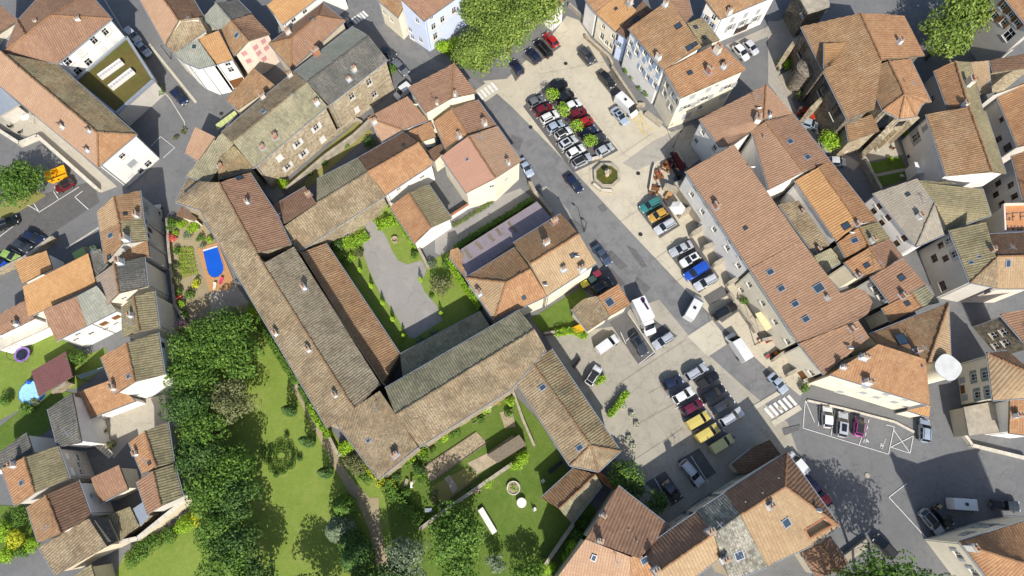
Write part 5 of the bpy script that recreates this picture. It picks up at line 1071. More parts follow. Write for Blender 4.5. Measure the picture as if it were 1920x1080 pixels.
simple('bin_red', (140, 52, 72), .5, .1); simple('bin_green', (60, 84, 76), .5, .1); simple('bin_yellow', (200, 190, 70), .5, .1)
bin_('G', 478, 462, 'bin_red', 'dark red wheeled bin at the yard wall'); bin_('G', 452, 492, 'bin_green', 'green wheeled bin at the yard wall'); bin_('G', 408, 520, 'bin_yellow', 'green yellow wheeled bin beside the cottage lawn')
def lamp(fr, x, y, label, h=4.5, rz=0):
    c = at(fr, x, y); t = thing('street_lamp', label, 'street lamp', (c[0], c[1], 0), 'street lamps', rot=rz)
    loc_part('post', MB().tube([(0, 0, 0), (0, 0, h*.5), (0, 0, h)], [.09, .07, .05], 8), 'dark_metal', t); loc_part('arm', MB().tube([(0, 0, h-.05), (.5, 0, h+.1), (.9, 0, h+.1)], .04, 6), 'dark_metal', t); loc_part('lantern', MB().box((1.05, 0, h+.06), (.6, .3, .14)), 'dark_metal', t)
lamp('G', 405, 225, 'dark street lamp on the pavement by the orange roofed house', 4.2, 2.4); lamp('C', 905, 830, 'dark green lamp by the cafe awning', 4, 1.0); lamp('S3', 95, 500, 'street lamp at the corner of the round fronted house', 4, 0)
lamp('S8', 450, 640, 'thin lamp post beside the long parked van', 3.2, 2)

# grey letters painted on the flat orange terrace
simple('terrace_orange', (208, 146, 100), .85, .12, .6); simple('letter_grey', (128, 108, 96), .85, .15)
part('terrace_floor', terr.vs+(0, 0, .03), [(0, 1, 2, 3)] if area2(terr.vs) > 0 else [(3, 2, 1, 0)], 'terrace_orange', terr.root)
def stroke(s_, w=.22):
    P = pts('R4', s_, 7.46)
    for a, b in zip(P[:-1], P[1:]):
        d = (b-a)[:2]; L = np.linalg.norm(d); MB().box((a+b)/2, (L+.1, w, .012), math.atan2(d[1], d[0])).part('painted_letter', 'letter_grey', terr.root)
for s_ in ('1325,362 1295,362 1288,385 1290,412 1318,414 1322,398 1308,394', '1345,420 1343,356 1390,354', '1343,386 1362,385', '1412,420 1408,354 1450,350', '1408,386 1440,384', '1300,460 1302,500', '1330,462 1350,500 1365,462', '1390,465 1390,500 1420,500 1420,465'): stroke(s_)
pb = MB()
for i in range(4):
    a, b = terr.vs[i], terr.vs[(i+1) % 4]; d = b-a; MB().box((a+b)/2+(0, 0, .25), (np.linalg.norm(d), .25, .6), math.atan2(d[1], d[0])).part('parapet', 'w_pink', terr.root)
simple('turquoise', (60, 190, 196), .6, .1)
def chair(fr, x, y, rz, mat, label, group=None):
    c = at(fr, x, y, .4); t = thing('garden_chair', label, 'chair', (c[0], c[1], .04), group, rot=rz)
    loc_part('seat', MB().box((0, 0, .42), (.5, .5, .05)), mat, t); loc_part('backrest', MB().box((-.25, 0, .7), (.05, .5, .55)), mat, t)
    for a in (-.2, .2):
        for b in (-.2, .2): loc_part('leg', MB().box((a, b, .2), (.05, .05, .4)), mat, t)
chair('R3', 480, 910, .8, 'turquoise', 'turquoise garden chair in the shade by the veranda'); chair('R3', 500, 985, 2.0, 'dark_metal', 'dark garden chair beside the church lawn'); chair('R3', 465, 965, .2, 'dark_metal', 'dark garden chair left of the other dark one')
chair('D', 752, 990, 1.2, 'white_paint', 'white garden chair on the shaded church lawn'); chair('R3', 200, 905, .4, 'white_paint', 'white chair on the church terrace'); chair('R3', 330, 890, 2.6, 'wood', 'brown chair on the church terrace')
chair('A', 60, 712, .4, 'dark_metal', 'dark chair on the north west terrace, left one', 'terrace chairs'); chair('A', 110, 745, 2.4, 'dark_metal', 'dark chair on the north west terrace, right one', 'terrace chairs')
chair('K', 175, 545, .6, 'white_paint', 'white seat beside the garden pavilion path'); chair('K', 127, 705, .6, 'white_paint', 'white chair casting a long shadow on the lower lawn')
# dark street furniture of the cafe corner
prism_thing('C', '885,860 905,850 975,965 955,980', 0, 2.4, 'glass', 'dark glazed cafe front under the red awning', 'cafe_front', 'shop front')
sheet('cafe_terrace_floor', 'R1', '95,420 170,365 260,440 150,530', 'paving_grey', .03)
wall('C', '770,1080 790,960 800,935', .8, .2, 'timber_grey', 'timber screen round the cafe tables')
for x, y, l in ((1010, 640, 'left'), (1040, 700, 'right')): pass
# ------------------------------------------------------------------ people
def person(fr, x, y, rz, joints, radii, edges, head, top, legs, label, hair='hair_brown', hat=None, z=0.02):
    """body: one skinned surface; joints in metres, x right, y forward"""
    c = at(fr, x, y); t = thing('person', label, 'person', (c[0], c[1], z), rot=rz)
    me = bpy.data.meshes.new('body'); me.from_pydata(joints, edges, []); o = bpy.data.objects.new('body', me); link(o, t); ORG[o.name] = ORG[t.name]
    sk_ = o.modifiers.new('skin', 'SKIN'); 
    for i, r in enumerate(radii):
        v = me.skin_vertices[0].data[i] if me.skin_vertices else None
        if v: v.radius = (r, r)
    if me.skin_vertices: me.skin_vertices[0].data[0].use_root = True
    ss = o.modifiers.new('sub', 'SUBSURF'); ss.levels = 1; ss.render_levels = 1
    b = NB('cloth_'+t.name); sep = b.n('ShaderNodeSeparateXYZ'); b.l(b.coord('Object'), sep.inputs[0])
    m = b.n('ShaderNodeMath', operation='GREATER_THAN'); b.l(sep.outputs[2], m.inputs[0]); m.inputs[1].default_value = head[3]
    b.fin(b.mix(m.outputs[0], rgb(legs), rgb(top)), .9, .2); me.materials.append(b.m)
    hx, hy, hz = head[:3]; hb = MB().lathe((hx, hy, hz-.12), [(.03, 0), (.075, .04), (.095, .12), (.09, .18), (.06, .23), (.01, .25)], 12); hb.box((hx, hy+.095, hz), (.03, .04, .05)); ho = loc_part('head', hb, 'skin', t, True)
    loc_part('hair', MB().lathe((hx, hy-.015, hz), [(.105, -.02), (.105, .05), (.075, .11), (.01, .135)], 12), hair, t, True)
    if hat: loc_part('hat', MB().lathe((hx, hy, hz+.06), [(.24, 0), (.24, .015), (.11, .03), (.1, .12), (.02, .14)], 16), hat, t, True)
    for hj, ej in ((6, 5), (9, 8)):
        a, b = np.array(joints[hj], float), np.array(joints[ej], float); d = (a-b)/np.linalg.norm(a-b); u = np.cross(d, (0, 0, 1)); u /= np.linalg.norm(u); w = np.cross(u, d); hm = MB()
        hm.box(a+d*.07, (.09, .08, .03), ax=(d, u, w))
        for k_ in range(4):
            p0 = a+d*.11+u*(-.03+.02*k_); ln = (.07, .08, .075, .06)[k_]; p1 = p0+d*ln*.55-w*.005; p2 = p1+d*ln*.4-w*.02; hm.tube([p0, p1, p2], [.009, .009, .007], 5)
        sg = -1 if hj == 6 else 1; p0 = a+d*.04-u*.04*sg; hm.tube([p0, p0+d*.03-u*.025*sg, p0+d*.06-u*.03*sg], [.011, .01, .008], 5); loc_part('hand', hm, 'skin', t, True)
    return t
HANDS = []
simple('skin', (214, 168, 140), .6, .05); simple('hair_brown', (70, 50, 38), .7, .1); simple('straw', (226, 210, 160), .8, .1)
STAND = ([(0, 0, .95), (0, 0, 1.2), (0, 0, 1.42), (0, 0, 1.52), (-.19, 0, 1.40), (-.26, .05, 1.12), (-.27, .14, .88), (.19, 0, 1.40), (.26, .05, 1.12), (.25, .16, .88), (-.1, 0, .9), (-.11, .03, .48), (-.11, 0, .06), (-.11, .14, .04), (.1, 0, .9), (.12, -.03, .48), (.12, -.06, .06), (.12, .08, .04)],
         [.14, .15, .12, .06, .07, .05, .035, .07, .05, .035, .1, .07, .05, .04, .1, .07, .05, .04])
EDG = [(0, 1), (1, 2), (2, 3), (2, 4), (4, 5), (5, 6), (2, 7), (7, 8), (8, 9), (0, 10), (10, 11), (11, 12), (12, 13), (0, 14), (14, 15), (15, 16), (16, 17)]
BEND = ([(0, .05, .92), (0, .3, 1.1), (.02, .55, 1.18), (.03, .66, 1.2), (-.17, .52, 1.16), (-.02, .85, .98), (.22, 1.05, .8), (.2, .5, 1.16), (.38, .8, .98), (.52, 1.08, .82), (-.1, .02, .88), (-.15, .06, .47), (-.16, .0, .06), (-.16, .14, .04), (.1, .02, .88), (.15, .06, .47), (.17, .0, .06), (.17, .14, .04)], STAND[1])
SIT = ([(0, 0, .52), (0, .02, .8), (0, .06, 1.0), (0, .08, 1.1), (-.19, .06, .98), (-.24, .2, .76), (-.12, .42, .74), (.19, .06, .98), (.24, .2, .76), (.12, .42, .74), (-.1, .08, .5), (-.12, .45, .5), (-.12, .47, .06), (-.12, .6, .04), (.1, .08, .5), (.12, .45, .5), (.12, .47, .06), (.12, .6, .04)], STAND[1])
person('Z', 773, 914, 0, *BEND, EDG, (.05, .76, 1.2, .86), (238, 236, 228), (236, 236, 232), 'person in white bending forward with arms outstretched in the vegetable garden', hat='straw')
person('Z', 1257, 315, 1.2, *STAND, EDG, (0, .02, 1.64, .92), (206, 70, 140), (40, 40, 48), 'person in a pink top standing at the cafe corner')
person('Z', 1238, 324, 2.0, *SIT, EDG, (0, .1, 1.24, .6), (236, 234, 230), (60, 60, 70), 'person in white seated at the middle cafe table')
person('Z', 1236, 328, 2.0, *SIT, EDG, (0, .1, 1.24, .6), (200, 40, 56), (60, 60, 70), 'person in red seated at the middle cafe table')
person('Z', 1235, 355, .4, *SIT, EDG, (0, .1, 1.24, .7), (52, 40, 44), (48, 44, 48), 'person in dark clothes seated at the lowest cafe table')
# ------------------------------------------------------------------ vehicles
CARCOL = dict(white=(232,232,230), silver=(186,190,196), ltgrey=(206,209,213), grey=(112,116,120), dkgrey=(58,62,68), black=(24,25,28), navy=(28,38,66), blue=(34,82,186), ltblue=(168,182,198),
              red=(170,28,32), dkred=(110,24,34), burg=(104,24,52), orange=(196,58,30), teal=(58,128,122), yellow=(200,156,66), paleyel=(214,194,104), beige=(208,200,130), lime=(150,180,90), cream=(214,212,196), slate=(70,84,104), pink=(206,84,176), purple=(70,40,84))
for n_, c_ in CARCOL.items(): paint('car_'+n_, c_, .32, .5, .08 if n_ in ('silver', 'ltgrey', 'grey', 'dkgrey', 'slate', 'ltblue') else 0, .6)
simple('tyre', (34, 34, 36), .9, .1); simple('rim', (150, 152, 156), .4, .1, 2, .5, .6); paint('headlight', (226, 230, 234), .1, .8); paint('taillight', (150, 20, 24), .2, .6); paint('plate', (230, 228, 220), .5); paint('trim', (30, 30, 32), .6)
b_ = NB('carglass'); b_.fin((.01, .013, .017, 1), .05, .7)
# stations: x(0 rear..1 front), half width, belt z, roof half width, roof z, flag to next station (b body, r rear glass, c cabin, w windscreen)
KIND = {
 'hatch': (4.0, 1.76, [(0, .70, .72, 0.60, .74, 'b'), (.025, .84, .98, 0.66, 1.0, 'r'), (.14, .87, .98, 0.70, 1.40, 'c'), (.36, .88, .96, 0.73, 1.49, 'c'), (.55, .88, .95, 0.70, 1.45, 'w'), (.74, .87, .94, 0.70, .98, 'b'), (.92, .83, .82, 0.64, .84, 'b'), (1.0, .66, .58, 0.50, .60, 'b')]),
 'sedan': (4.5, 1.80, [(0, .70, .72, 0.60, .74, 'b'), (.03, .84, .98, 0.68, 1.0, 'b'), (.15, .87, 1.0, 0.70, 1.03, 'r'), (.31, .88, .98, 0.68, 1.40, 'c'), (.42, .88, .96, 0.70, 1.44, 'c'), (.54, .88, .95, 0.68, 1.41, 'w'), (.71, .87, .94, 0.70, .97, 'b'), (.93, .83, .80, 0.64, .82, 'b'), (1.0, .66, .58, 0.50, .60, 'b')]),
 'estate': (4.5, 1.82, [(0, .72, .78, 0.62, .80, 'b'), (.02, .85, 1.04, 0.68, 1.06, 'r'), (.09, .88, 1.04, 0.74, 1.50, 'c'), (.30, .89, 1.02, 0.76, 1.58, 'c'), (.57, .89, 1.0, 0.74, 1.53, 'w'), (.74, .88, .99, 0.72, 1.03, 'b'), (.93, .85, .88, 0.66, .9, 'b'), (1.0, .70, .62, 0.55, .64, 'b')]),
 'van': (4.3, 1.84, [(0, .84, 1.1, 0.78, 1.72, 'b'), (.02, .89, 1.12, 0.83, 1.84, 'b'), (.30, .90, 1.12, 0.84, 1.86, 'b'), (.60, .90, 1.1, 0.84, 1.84, 'w'), (.77, .89, 1.06, 0.74, 1.12, 'b'), (.94, .86, .92, 0.68, .94, 'b'), (1.0, .72, .66, 0.58, .68, 'b')]),
 'bigvan': (5.4, 2.02, [(0, .94, 1.3, 0.87, 2.3, 'b'), (.015, .99, 1.3, 0.92, 2.45, 'b'), (.35, 1.0, 1.3, 0.93, 2.5, 'b'), (.72, 1.0, 1.3, 0.93, 2.4, 'w'), (.87, .98, 1.2, 0.91, 1.26, 'b'), (.96, .94, 1.0, 0.76, 1.02, 'b'), (1.0, .82, .72, 0.66, .74, 'b')]),
 'pickup': (4.9, 1.84, [(0, .84, .86, 0.84, .88, 'b'), (.40, .89, .98, 0.76, 1.02, 'r'), (.45, .89, .98, 0.73, 1.66, 'c'), (.58, .89, .97, 0.73, 1.68, 'w'), (.72, .88, .98, 0.74, 1.02, 'b'), (.94, .86, .92, 0.68, .94, 'b'), (1.0, .74, .62, 0.58, .64, 'b')]),
 'small': (2.9, 1.60, [(0, .68, .86, 0.58, .88, 'b'), (.03, .78, 1.0, 0.62, 1.02, 'r'), (.12, .8, 1.0, 0.66, 1.46, 'c'), (.42, .8, .98, 0.68, 1.52, 'c'), (.62, .8, .97, 0.66, 1.48, 'w'), (.82, .78, .96, 0.62, 1.0, 'b'), (.96, .72, .82, 0.52, .84, 'b'), (1.0, .6, .6, 0.46, .62, 'b')]),
}
CM = {}
def car_meshes(kind):
    if kind in CM: return CM[kind]
    L, W, st = KIND[kind]; V = []; groups = {'body': [], 'windscreen': [], 'rear_window': [], 'side_window_l': [], 'side_window_r': []}
    for (x, w, zb, wr, zr, f) in st:
        X = (x-.5)*L; zs = .26 if .03 < x < .97 else .34
        for s, seq in ((-1, 0), (1, 1)): pass
        V += [(X, -w*.94, zs), (X, -w*1.0, (zs+zb)*.55), (X, -w*.97, zb), (X, -wr, zr), (X, 0, zr+.05), (X, wr, zr), (X, w*.97, zb), (X, w, (zs+zb)*.55), (X, w*.94, zs)]
    n = 9
    for i in range(len(st)-1):
        fl = st[i][5]
        for j in range(8):
            q = (i*n+j, i*n+j+1, (i+1)*n+j+1, (i+1)*n+j)[::-1]; g = 'body'
            if fl == 'w' and j in (3, 4): g = 'windscreen'
            elif fl == 'r' and j in (3, 4): g = 'rear_window'
            elif fl == 'c' and j == 2: g = 'side_window_r'
            elif fl == 'c' and j == 5: g = 'side_window_l'
            groups[g].append(q)
    groups['body'] += [tuple(range(8, -1, -1))[::-1], tuple(range((len(st)-1)*n, len(st)*n))[::-1]]
    groups['body'] += [((i+1)*n, i*n, i*n+8, (i+1)*n+8) for i in range(len(st)-1)]
    out = {}
    for g, F in groups.items():
        if not F: continue
        used = sorted({k for f in F for k in f}); mp = {k: a for a, k in enumerate(used)}
        out[g] = ([V[k] for k in used], [tuple(mp[k] for k in f) for f in F])
    me = {g: mesh(g, v, f, 'carglass', False) for g, (v, f) in out.items() if g != 'body'}
    wr = .33 if kind != 'bigvan' else .36
    me['wheel'] = mesh('wheel', *(lambda m: (m.V, m.F))(MB().tube([(0, -.11, 0), (0, -.08, 0), (0, .08, 0), (0, .11, 0)], [wr*.92, wr, wr, wr*.92], 14)), 'tyre', True)
    me['rim'] = mesh('rim', *(lambda m: (m.V, m.F))(MB().tube([(0, -.118, 0), (0, .118, 0)], wr*.62, 10)), 'rim')
    hl = st[-2]; fz = hl[2]-.14
    me['headlight'] = mesh('headlight', *(lambda m: (m.V, m.F))(MB().box((0, 0, 0), (.26, .34, .13))), 'headlight')
    me['tail_light'] = mesh('tail_light', *(lambda m: (m.V, m.F))(MB().box((0, 0, 0), (.12, .2, .3))), 'taillight')
    me['mirror'] = mesh('mirror', *(lambda m: (m.V, m.F))(MB().box((0, 0, 0), (.14, .2, .14))), 'trim')
    me['number_plate'] = mesh('number_plate', *(lambda m: (m.V, m.F))(MB().box((0, 0, 0), (.03, .5, .11))), 'plate')
    me['roof_panel'] = None
    CM[kind] = (L, W, st, out['body'], me, {}, wr, fz); return CM[kind]
def car(fr, a, b, kind, col, label, extra='', group=None):
    """a = tail, b = nose bearings"""
    zz = {'bigvan': 1.8, 'van': 1.2}.get(kind, .85); A, B2 = at(fr, *a, zz), at(fr, *b, zz); v = (B2-A)[:2]; D = np.linalg.norm(v); L, W, st, body, me, bodies, wr, fz = car_meshes(kind)
    k = min(max(D/L, .86), 1.16); rz = math.atan2(v[1], v[0]); c = (A+B2)/2
    name = {'van': 'small_van', 'bigvan': 'delivery_van', 'pickup': 'pickup', 'small': 'small_car'}.get(kind, 'car')
    t = thing(name, label, 'van' if 'van' in kind else 'car', (c[0], c[1], .09), group or 'parked vehicles', rot=rz); t.scale = (k*.95, .89, .96)
    if col not in bodies:
        m = mesh('body', body[0], body[1], 'car_'+col, False); bodies[col] = m
    def ob(n, m, loc=(0, 0, 0), par=t):
        o = bpy.data.objects.new(n, m); o.location = loc; link(o, par); return o
    ob('body', bodies[col])
    for g in ('windscreen', 'rear_window'):
        if g in me: ob(g, me[g])
    for g in ('side_window_l', 'side_window_r'):
        if g in me: ob('side_window', me[g])
    xw = (-.5+.19)*L, (-.5+.81)*L
    for x in xw:
        for s in (-1, 1):
            w = ob('wheel', me['wheel'], (x, s*(st[2][1]-.10), wr)); ob('rim', me['rim'], (0, 0, 0), w)
    hw = st[-2][1]
    for s in (-1, 1):
        ob('headlight', me['headlight'], (L*.455, s*(hw-.2), fz)); ob('tail_light', me['tail_light'], (-L*.485, s*(st[1][1]-.12), .82 if 'van' not in kind else 1.0)); ob('mirror', me['mirror'], (L*.2 if 'van' not in kind else L*.27, s*(st[2][1]+.1), 1.02))
    ob('number_plate', me['number_plate'], (L*.5, 0, .45)); ob('number_plate', me['number_plate'], (-L*.5, 0, .5))
    # seams and fittings that show from above
    roof = [q for q in st if q[5] == 'c' or q[5] == 'w']
    zr = max(q[4] for q in st)+.055; x0 = (roof[0][0]-.5)*L; x1 = ([q for q in st if q[5] == 'w'][0][0]-.5)*L
    if 'S' in extra: loc_part('sunroof', MB().box(((x0+x1)/2+.1, 0, zr-.015), ((x1-x0)*.62, .86, .03)), 'carglass', t)
    if 'K' in extra: loc_part('roof_skin', MB().box(((x0+x1)/2, 0, zr-.01), ((x1-x0)*.95, 1.12, .03)), 'trim', t)
    if 'R' in extra:
        for s in (-1, 1): loc_part('roof_rail', MB().box(((x0+x1)/2, s*.56, zr+.03), ((x1-x0)*.95, .05, .07)), 'rim', t)
    if 'V' in extra:
        loc_part('roof_vent', MB().box((-.6, 0, zr+.05), (.5, .5, .14)), 'trim', t)
    loc_part('bonnet_seam', MB().box((L*.33, 0, st[-2][2]+.1), (.02, 1.2, .02)), 'trim', t) if kind in ('hatch', 'sedan', 'estate') else None
    if 'P' in extra: loc_part('load_bed', MB().box((-.29*L, 0, 1.02), (.36*L, 1.3, .05)), 'trim', t)
    return t
G1 = 'cars in the left row by the fountain'; G2 = 'cars in the right row by the fountain'
for i, (a, b, k, c, l, x) in enumerate([((90,592),(182,545),'hatch','grey','grey hatchback, first of the left row on the north square',''), ((126,638),(228,588),'hatch','dkred','dark red hatchback, second of the left row on the north square',''), ((162,682),(262,632),'estate','white','white estate car, third of the left row on the north square','R'),
    ((198,732),(292,686),'hatch','ltblue','pale blue hatchback, fourth of the left row on the north square',''), ((243,772),(335,724),'hatch','white','white hatchback with dark roof, fifth of the left row on the north square','K'), ((268,828),(365,772),'estate','ltgrey','light grey car with dark glass roof, sixth of the left row on the north square','S'),
    ((308,878),(410,822),'hatch','white','white hatchback, seventh of the left row on the north square',''), ((338,932),(450,874),'estate','silver','silver car with black roof beside the fountain','K')]): car('C', a, b, k, c, l, x, G1)
for i, (a, b, k, c, l, x) in enumerate([((228,498),(308,460),'hatch','black','black hatchback, first of the right row on the north square',''), ((252,566),(346,516),'estate','black','black estate car, second of the right row on the north square',''), ((300,612),(388,568),'hatch','white','white hatchback, third of the right row on the north square',''),
    ((320,664),(420,612),'estate','dkred','dark red estate car, fourth of the right row on the north square',''), ((380,702),(456,664),'small','red','bright red small car, fifth of the right row on the north square',''), ((380,772),(476,716),'estate','navy','navy car, sixth of the right row on the north square','S'),
    ((440,800),(525,756),'hatch','dkgrey','dark grey car beside a young tree, seventh of the right row',''), ((476,866),(570,816),'hatch','silver','silver hatchback at the fountain end of the right row','')]): car('C', a, b, k, c, l, x, G2)
V = [('C',(155,348),(85,272),'hatch','navy','navy hatchback parked under the plane tree edge',''), ('C',(218,318),(132,222),'estate','black','black people carrier beside the bright red hatchback','R'), ('C',(252,258),(183,182),'hatch','red','red hatchback at the end of the plane tree bays',''), ('C',(55,418),(-5,335),'hatch','navy','dark blue car at the pavement edge under the plane tree',''),
 ('C',(385,272),(458,350),'estate','dkgrey','dark grey estate parked alone below the ramp','R'), ('C',(492,402),(575,488),'hatch','black','black hatchback parked alone along the terrace wall',''), ('C',(565,606),(648,698),'sedan','ltblue','blue grey saloon beside the white camper van','S'), ('C',(592,532),(702,636),'bigvan','white','white camper van with roof vents on the north square','V'),
 ('C',(1250,250),(1328,334),'hatch','white','white hatchback in front of the shop house',''), ('C',(1308,230),(1380,302),'hatch','ltgrey','light grey hatchback in front of the shop house',''), ('C',(305,985),(392,1078),'hatch','navy','navy car driving on the street past the fountain',''), ('C',(45,892),(110,990),'sedan','ltblue','silver blue car at the kerb by the salmon roofed house',''),
 ('D',(165,618),(278,652),'hatch','orange','orange red hatchback beside the church wall',''), ('D',(188,682),(282,712),'hatch','ltblue','silver blue hatchback beside the orange red car',''), ('D',(345,905),(435,912),'hatch','ltgrey','pale grey car behind the green tree near the church',''),
 ('B',(700,280),(785,318),'hatch','dkgrey','dark grey car with red tail at the stone house corner',''), ('B',(768,342),(852,418),'estate','grey','grey estate at the ivy corner of the stone house',''), ('B',(862,482),(785,540),'van','white','white van tucked in the alley by the hipped house',''), ('B',(500,118),(540,150),'small','dkgrey','dark small car half hidden by the brown hipped house',''),
 ('A',(710,160),(782,232),'estate','silver','silver estate in the shade beside the green roof, upper of two',''), ('A',(766,232),(838,308),'sedan','ltblue','light blue saloon in the shade beside the green roof, lower of two',''), ('A',(965,505),(1042,582),'hatch','navy','navy hatchback in the middle of the west street',''), ('A',(408,1018),(310,1068),'hatch','dkred','dark red car with black roof beside the yellow skip','K'),
 ('E',(882,178),(880,66),'sedan','cream','cream saloon parked in the narrow west street',''), ('E',(-12,195),(92,152),'estate','black','black estate at the left edge of the car park','R'), ('E',(128,232),(242,282),'hatch','navy','dark blue hatchback in the sloping car park',''), ('E',(76,278),(168,328),'hatch','dkgrey','dark grey hatchback between the blue and the green car',''), ('E',(8,340),(104,380),'hatch','lime','lime green hatchback in the sloping car park',''), ('E',(-50,382),(28,418),'hatch','blue','blue car cut off by the left edge',''), ('E',(460,352),(500,330),'van','lime','pale green van behind the large orange roof',''),
 ('G',(835,42),(722,102),'estate','teal','teal four by four under the terrace','R'), ('G',(872,102),(772,155),'hatch','yellow','yellow hatchback between teal and silver cars',''), ('G',(918,160),(805,225),'estate','ltgrey','light silver estate below the yellow hatchback','R'), ('G',(1016,288),(888,348),'sedan','silver','silver saloon at the top of the row of four',''), ('G',(1058,350),(950,408),'hatch','white','white hatchback between silver saloon and blue van','S'), ('G',(1098,408),(975,482),'van','blue','bright blue van in the row of four',''), ('G',(1155,475),(1028,540),'estate','ltgrey','light silver estate below the bright blue van','R'),
 ('G',(462,298),(552,410),'sedan','slate','slate blue saloon at the kerb by the orange roofed house',''), ('G',(452,562),(560,495),'estate','black','black car in the shaded cottage yard','R'), ('G',(908,800),(796,872),'estate','silver','silver estate beside the white lorry','R'), ('G',(680,806),(752,918),'estate','dkgrey','dark grey car with glass roof below the white lorry','S'), ('G',(478,898),(598,812),'van','white','small white van on the square near the cottage','') , ('G',(425,1085),(492,980),'hatch','white','white car with black roof beside the clipped hedge','K'),
 ('G',(992,712),(1068,578),'bigvan','white','white van driving across the main street','V'), ('G',(1130,708),(1268,632),'estate','black','black estate beside the empty bay by the market houses','S'), ('G',(1332,948),(1228,790),'bigvan','white','long white delivery van parked by the crossing slab',''),
 ('K',(848,18),(958,-35),'hatch','navy','navy car at the top of the left south row',''), ('K',(906,98),(1022,30),'hatch','white','white hatchback, second of the left south row',''), ('K',(956,164),(1072,96),'hatch','burg','burgundy hatchback, third of the left south row',''), ('K',(985,240),(1114,166),'van','paleyel','yellow van beside the burgundy hatchback',''), ('K',(1038,314),(1168,236),'van','paleyel','yellow van in the middle of the three pale vans',''), ('K',(1118,374),(1248,296),'van','beige','pale beige van at the bottom of the left south row',''),
 ('G',(975,1050),(1098,975),'estate','silver','silver estate at the top of the right south row','R'), ('K',(1042,15),(1162,-62),'pickup','black','black pickup, second of the right south row','P'), ('K',(1066,92),(1198,14),'estate','black','black estate, third of the right south row','S'), ('K',(1122,158),(1248,80),'hatch','dkgrey','dark grey hatchback, fourth of the right south row',''), ('K',(1168,228),(1300,146),'estate','ltgrey','pale silver estate, last of the right south row','R'),
 ('K',(952,432),(1072,570),'estate','ltgrey','silver estate in the shaded bay','R'), ('K',(852,545),(942,650),'hatch','dkgrey','dark grey hatchback in the shaded bay by the shrubs',''), ('R2',(188,782),(284,888),'sedan','ltblue','silver blue saloon above the zebra crossing',''),
 ('L',(334,250),(334,122),'hatch','white','white hatchback in the marked bays',''), ('L',(412,302),(424,155),'estate','silver','silver estate with glass roof in the marked bays','S'), ('L',(505,296),(518,182),'small','pink','small bright pink car with black front in the marked bays','K') , ('L',(880,325),(882,198),'estate','ltblue','pale blue four by four at the corner of the cream house','R'),
 ('L',(862,708),(982,848),'hatch','silver','silver car with black roof in the shaded corner','K'), ('L',(940,682),(1035,805),'hatch','black','black car next to the silver one in the shaded corner',''), ('L',(1030,672),(1210,684),'bigvan','white','white van in the shaded lower square','V'), ('L',(1256,678),(1422,690),'pickup','dkgrey','dark grey pickup behind the white van in the shaded square','P'), ('L',(718,978),(600,855),'estate','black','black estate at the foot of the steps','K'),
 ('L',(215,505),(118,388),'van','white','white van half hidden by the dark striped hip',''), ('R7',(1215,460),(1140,365),'hatch','red','red car peeping out under the corner house eave',''), ('R7',(1120,350),(1060,270),'hatch','purple','purple car peeping out beside the corner house','')]
for q in V:
    t = car(q[0], q[1], q[2], q[3], q[4], q[5], q[6])
    if 'bright pink' in q[5]: loc_part('bonnet', MB().box((1.05, 0, .96), (.75, 1.3, .14)), 'trim', t)
# white box lorry
A, B2 = at('G', 700, 612, 1.5), at('G', 785, 800, 1.0); v = (B2-A)[:2]; rz = math.atan2(v[1], v[0]); L = np.linalg.norm(v); c = (A+B2)/2
t = thing('box_lorry', 'white box lorry with a dark picture on its side roof', 'lorry', (c[0], c[1], .09), rot=rz)
bl = L*.66; x0 = -L/2
loc_part('cargo_box', MB().box((x0+bl/2, 0, 1.95), (bl, 2.3, 2.3)), 'car_white', t)
st = [(0, 1.0, 1.2, .9, 2.3), (.3, 1.0, 1.2, .88, 2.35), (.62, 1.0, 1.15, .82, 1.25), (.95, .92, .95, .74, 1.0), (1.0, .8, .7, .6, .75)]; Vv = []; xc = x0+bl+.05; cl = L-bl-.05
for (x, w, zb, wr_, zr) in st: Vv += [(xc+x*cl, -w, .4), (xc+x*cl, -w, zb), (xc+x*cl, -wr_, zr), (xc+x*cl, wr_, zr), (xc+x*cl, w, zb), (xc+x*cl, w, .4)]
fb, fw = [], []
for i in range(4):
    for j in range(5): (fw if (i == 1 and j == 2) else fb).append((i*6+j, i*6+j+1, (i+1)*6+j+1, (i+1)*6+j)[::-1])
fb += [(24, 25, 26, 27, 28, 29)[::-1], (0, 1, 2, 3, 4, 5)]
mb = MB(); mb.V = Vv; mb.F = fb; loc_part('cab', mb, 'car_white', t); mb = MB(); mb.V = Vv; mb.F = fw; loc_part('windscreen', mb, 'carglass', t)
loc_part('chassis', MB().box((0, 0, .6), (L*.95, 1.0, .3)), 'trim', t)
for x in (x0+bl*.25, xc+cl*.45):
    for s in (-1, 1):
        w = loc_part('wheel', MB().tube([(x, s*.95-.13, .42), (x, s*.95+.13, .42)], .42, 14), 'tyre', t); loc_part('rim', MB().tube([(x, s*.95-.14, .42), (x, s*.95+.14, .42)], .25, 10), 'rim', w)
for s in (-1, 1): loc_part('headlight', MB().box((L/2-.1, s*.62, .85), (.2, .3, .16)), 'headlight', t); loc_part('mirror', MB().box((xc+cl*.4, s*1.15, 1.7), (.15, .2, .35)), 'trim', t)
# dark motif printed on the box
pr = MB()
for (x, y, r) in ((x0+.5, .55, .42), (x0+.9, .5, .3)): pr.add([(x+r*math.cos(a), y+r*.9*math.sin(a), 3.106) for a in np.linspace(0, 2*math.pi, 16, endpoint=False)], [tuple(range(16))])
pr.add([(x0+1.2, .35, 3.105), (x0+2.4, .5, 3.105), (x0+2.4, .85, 3.105), (x0+1.2, .75, 3.105)], [(0, 1, 2, 3)]); loc_part('printed_motif', pr, 'car_purple', t)
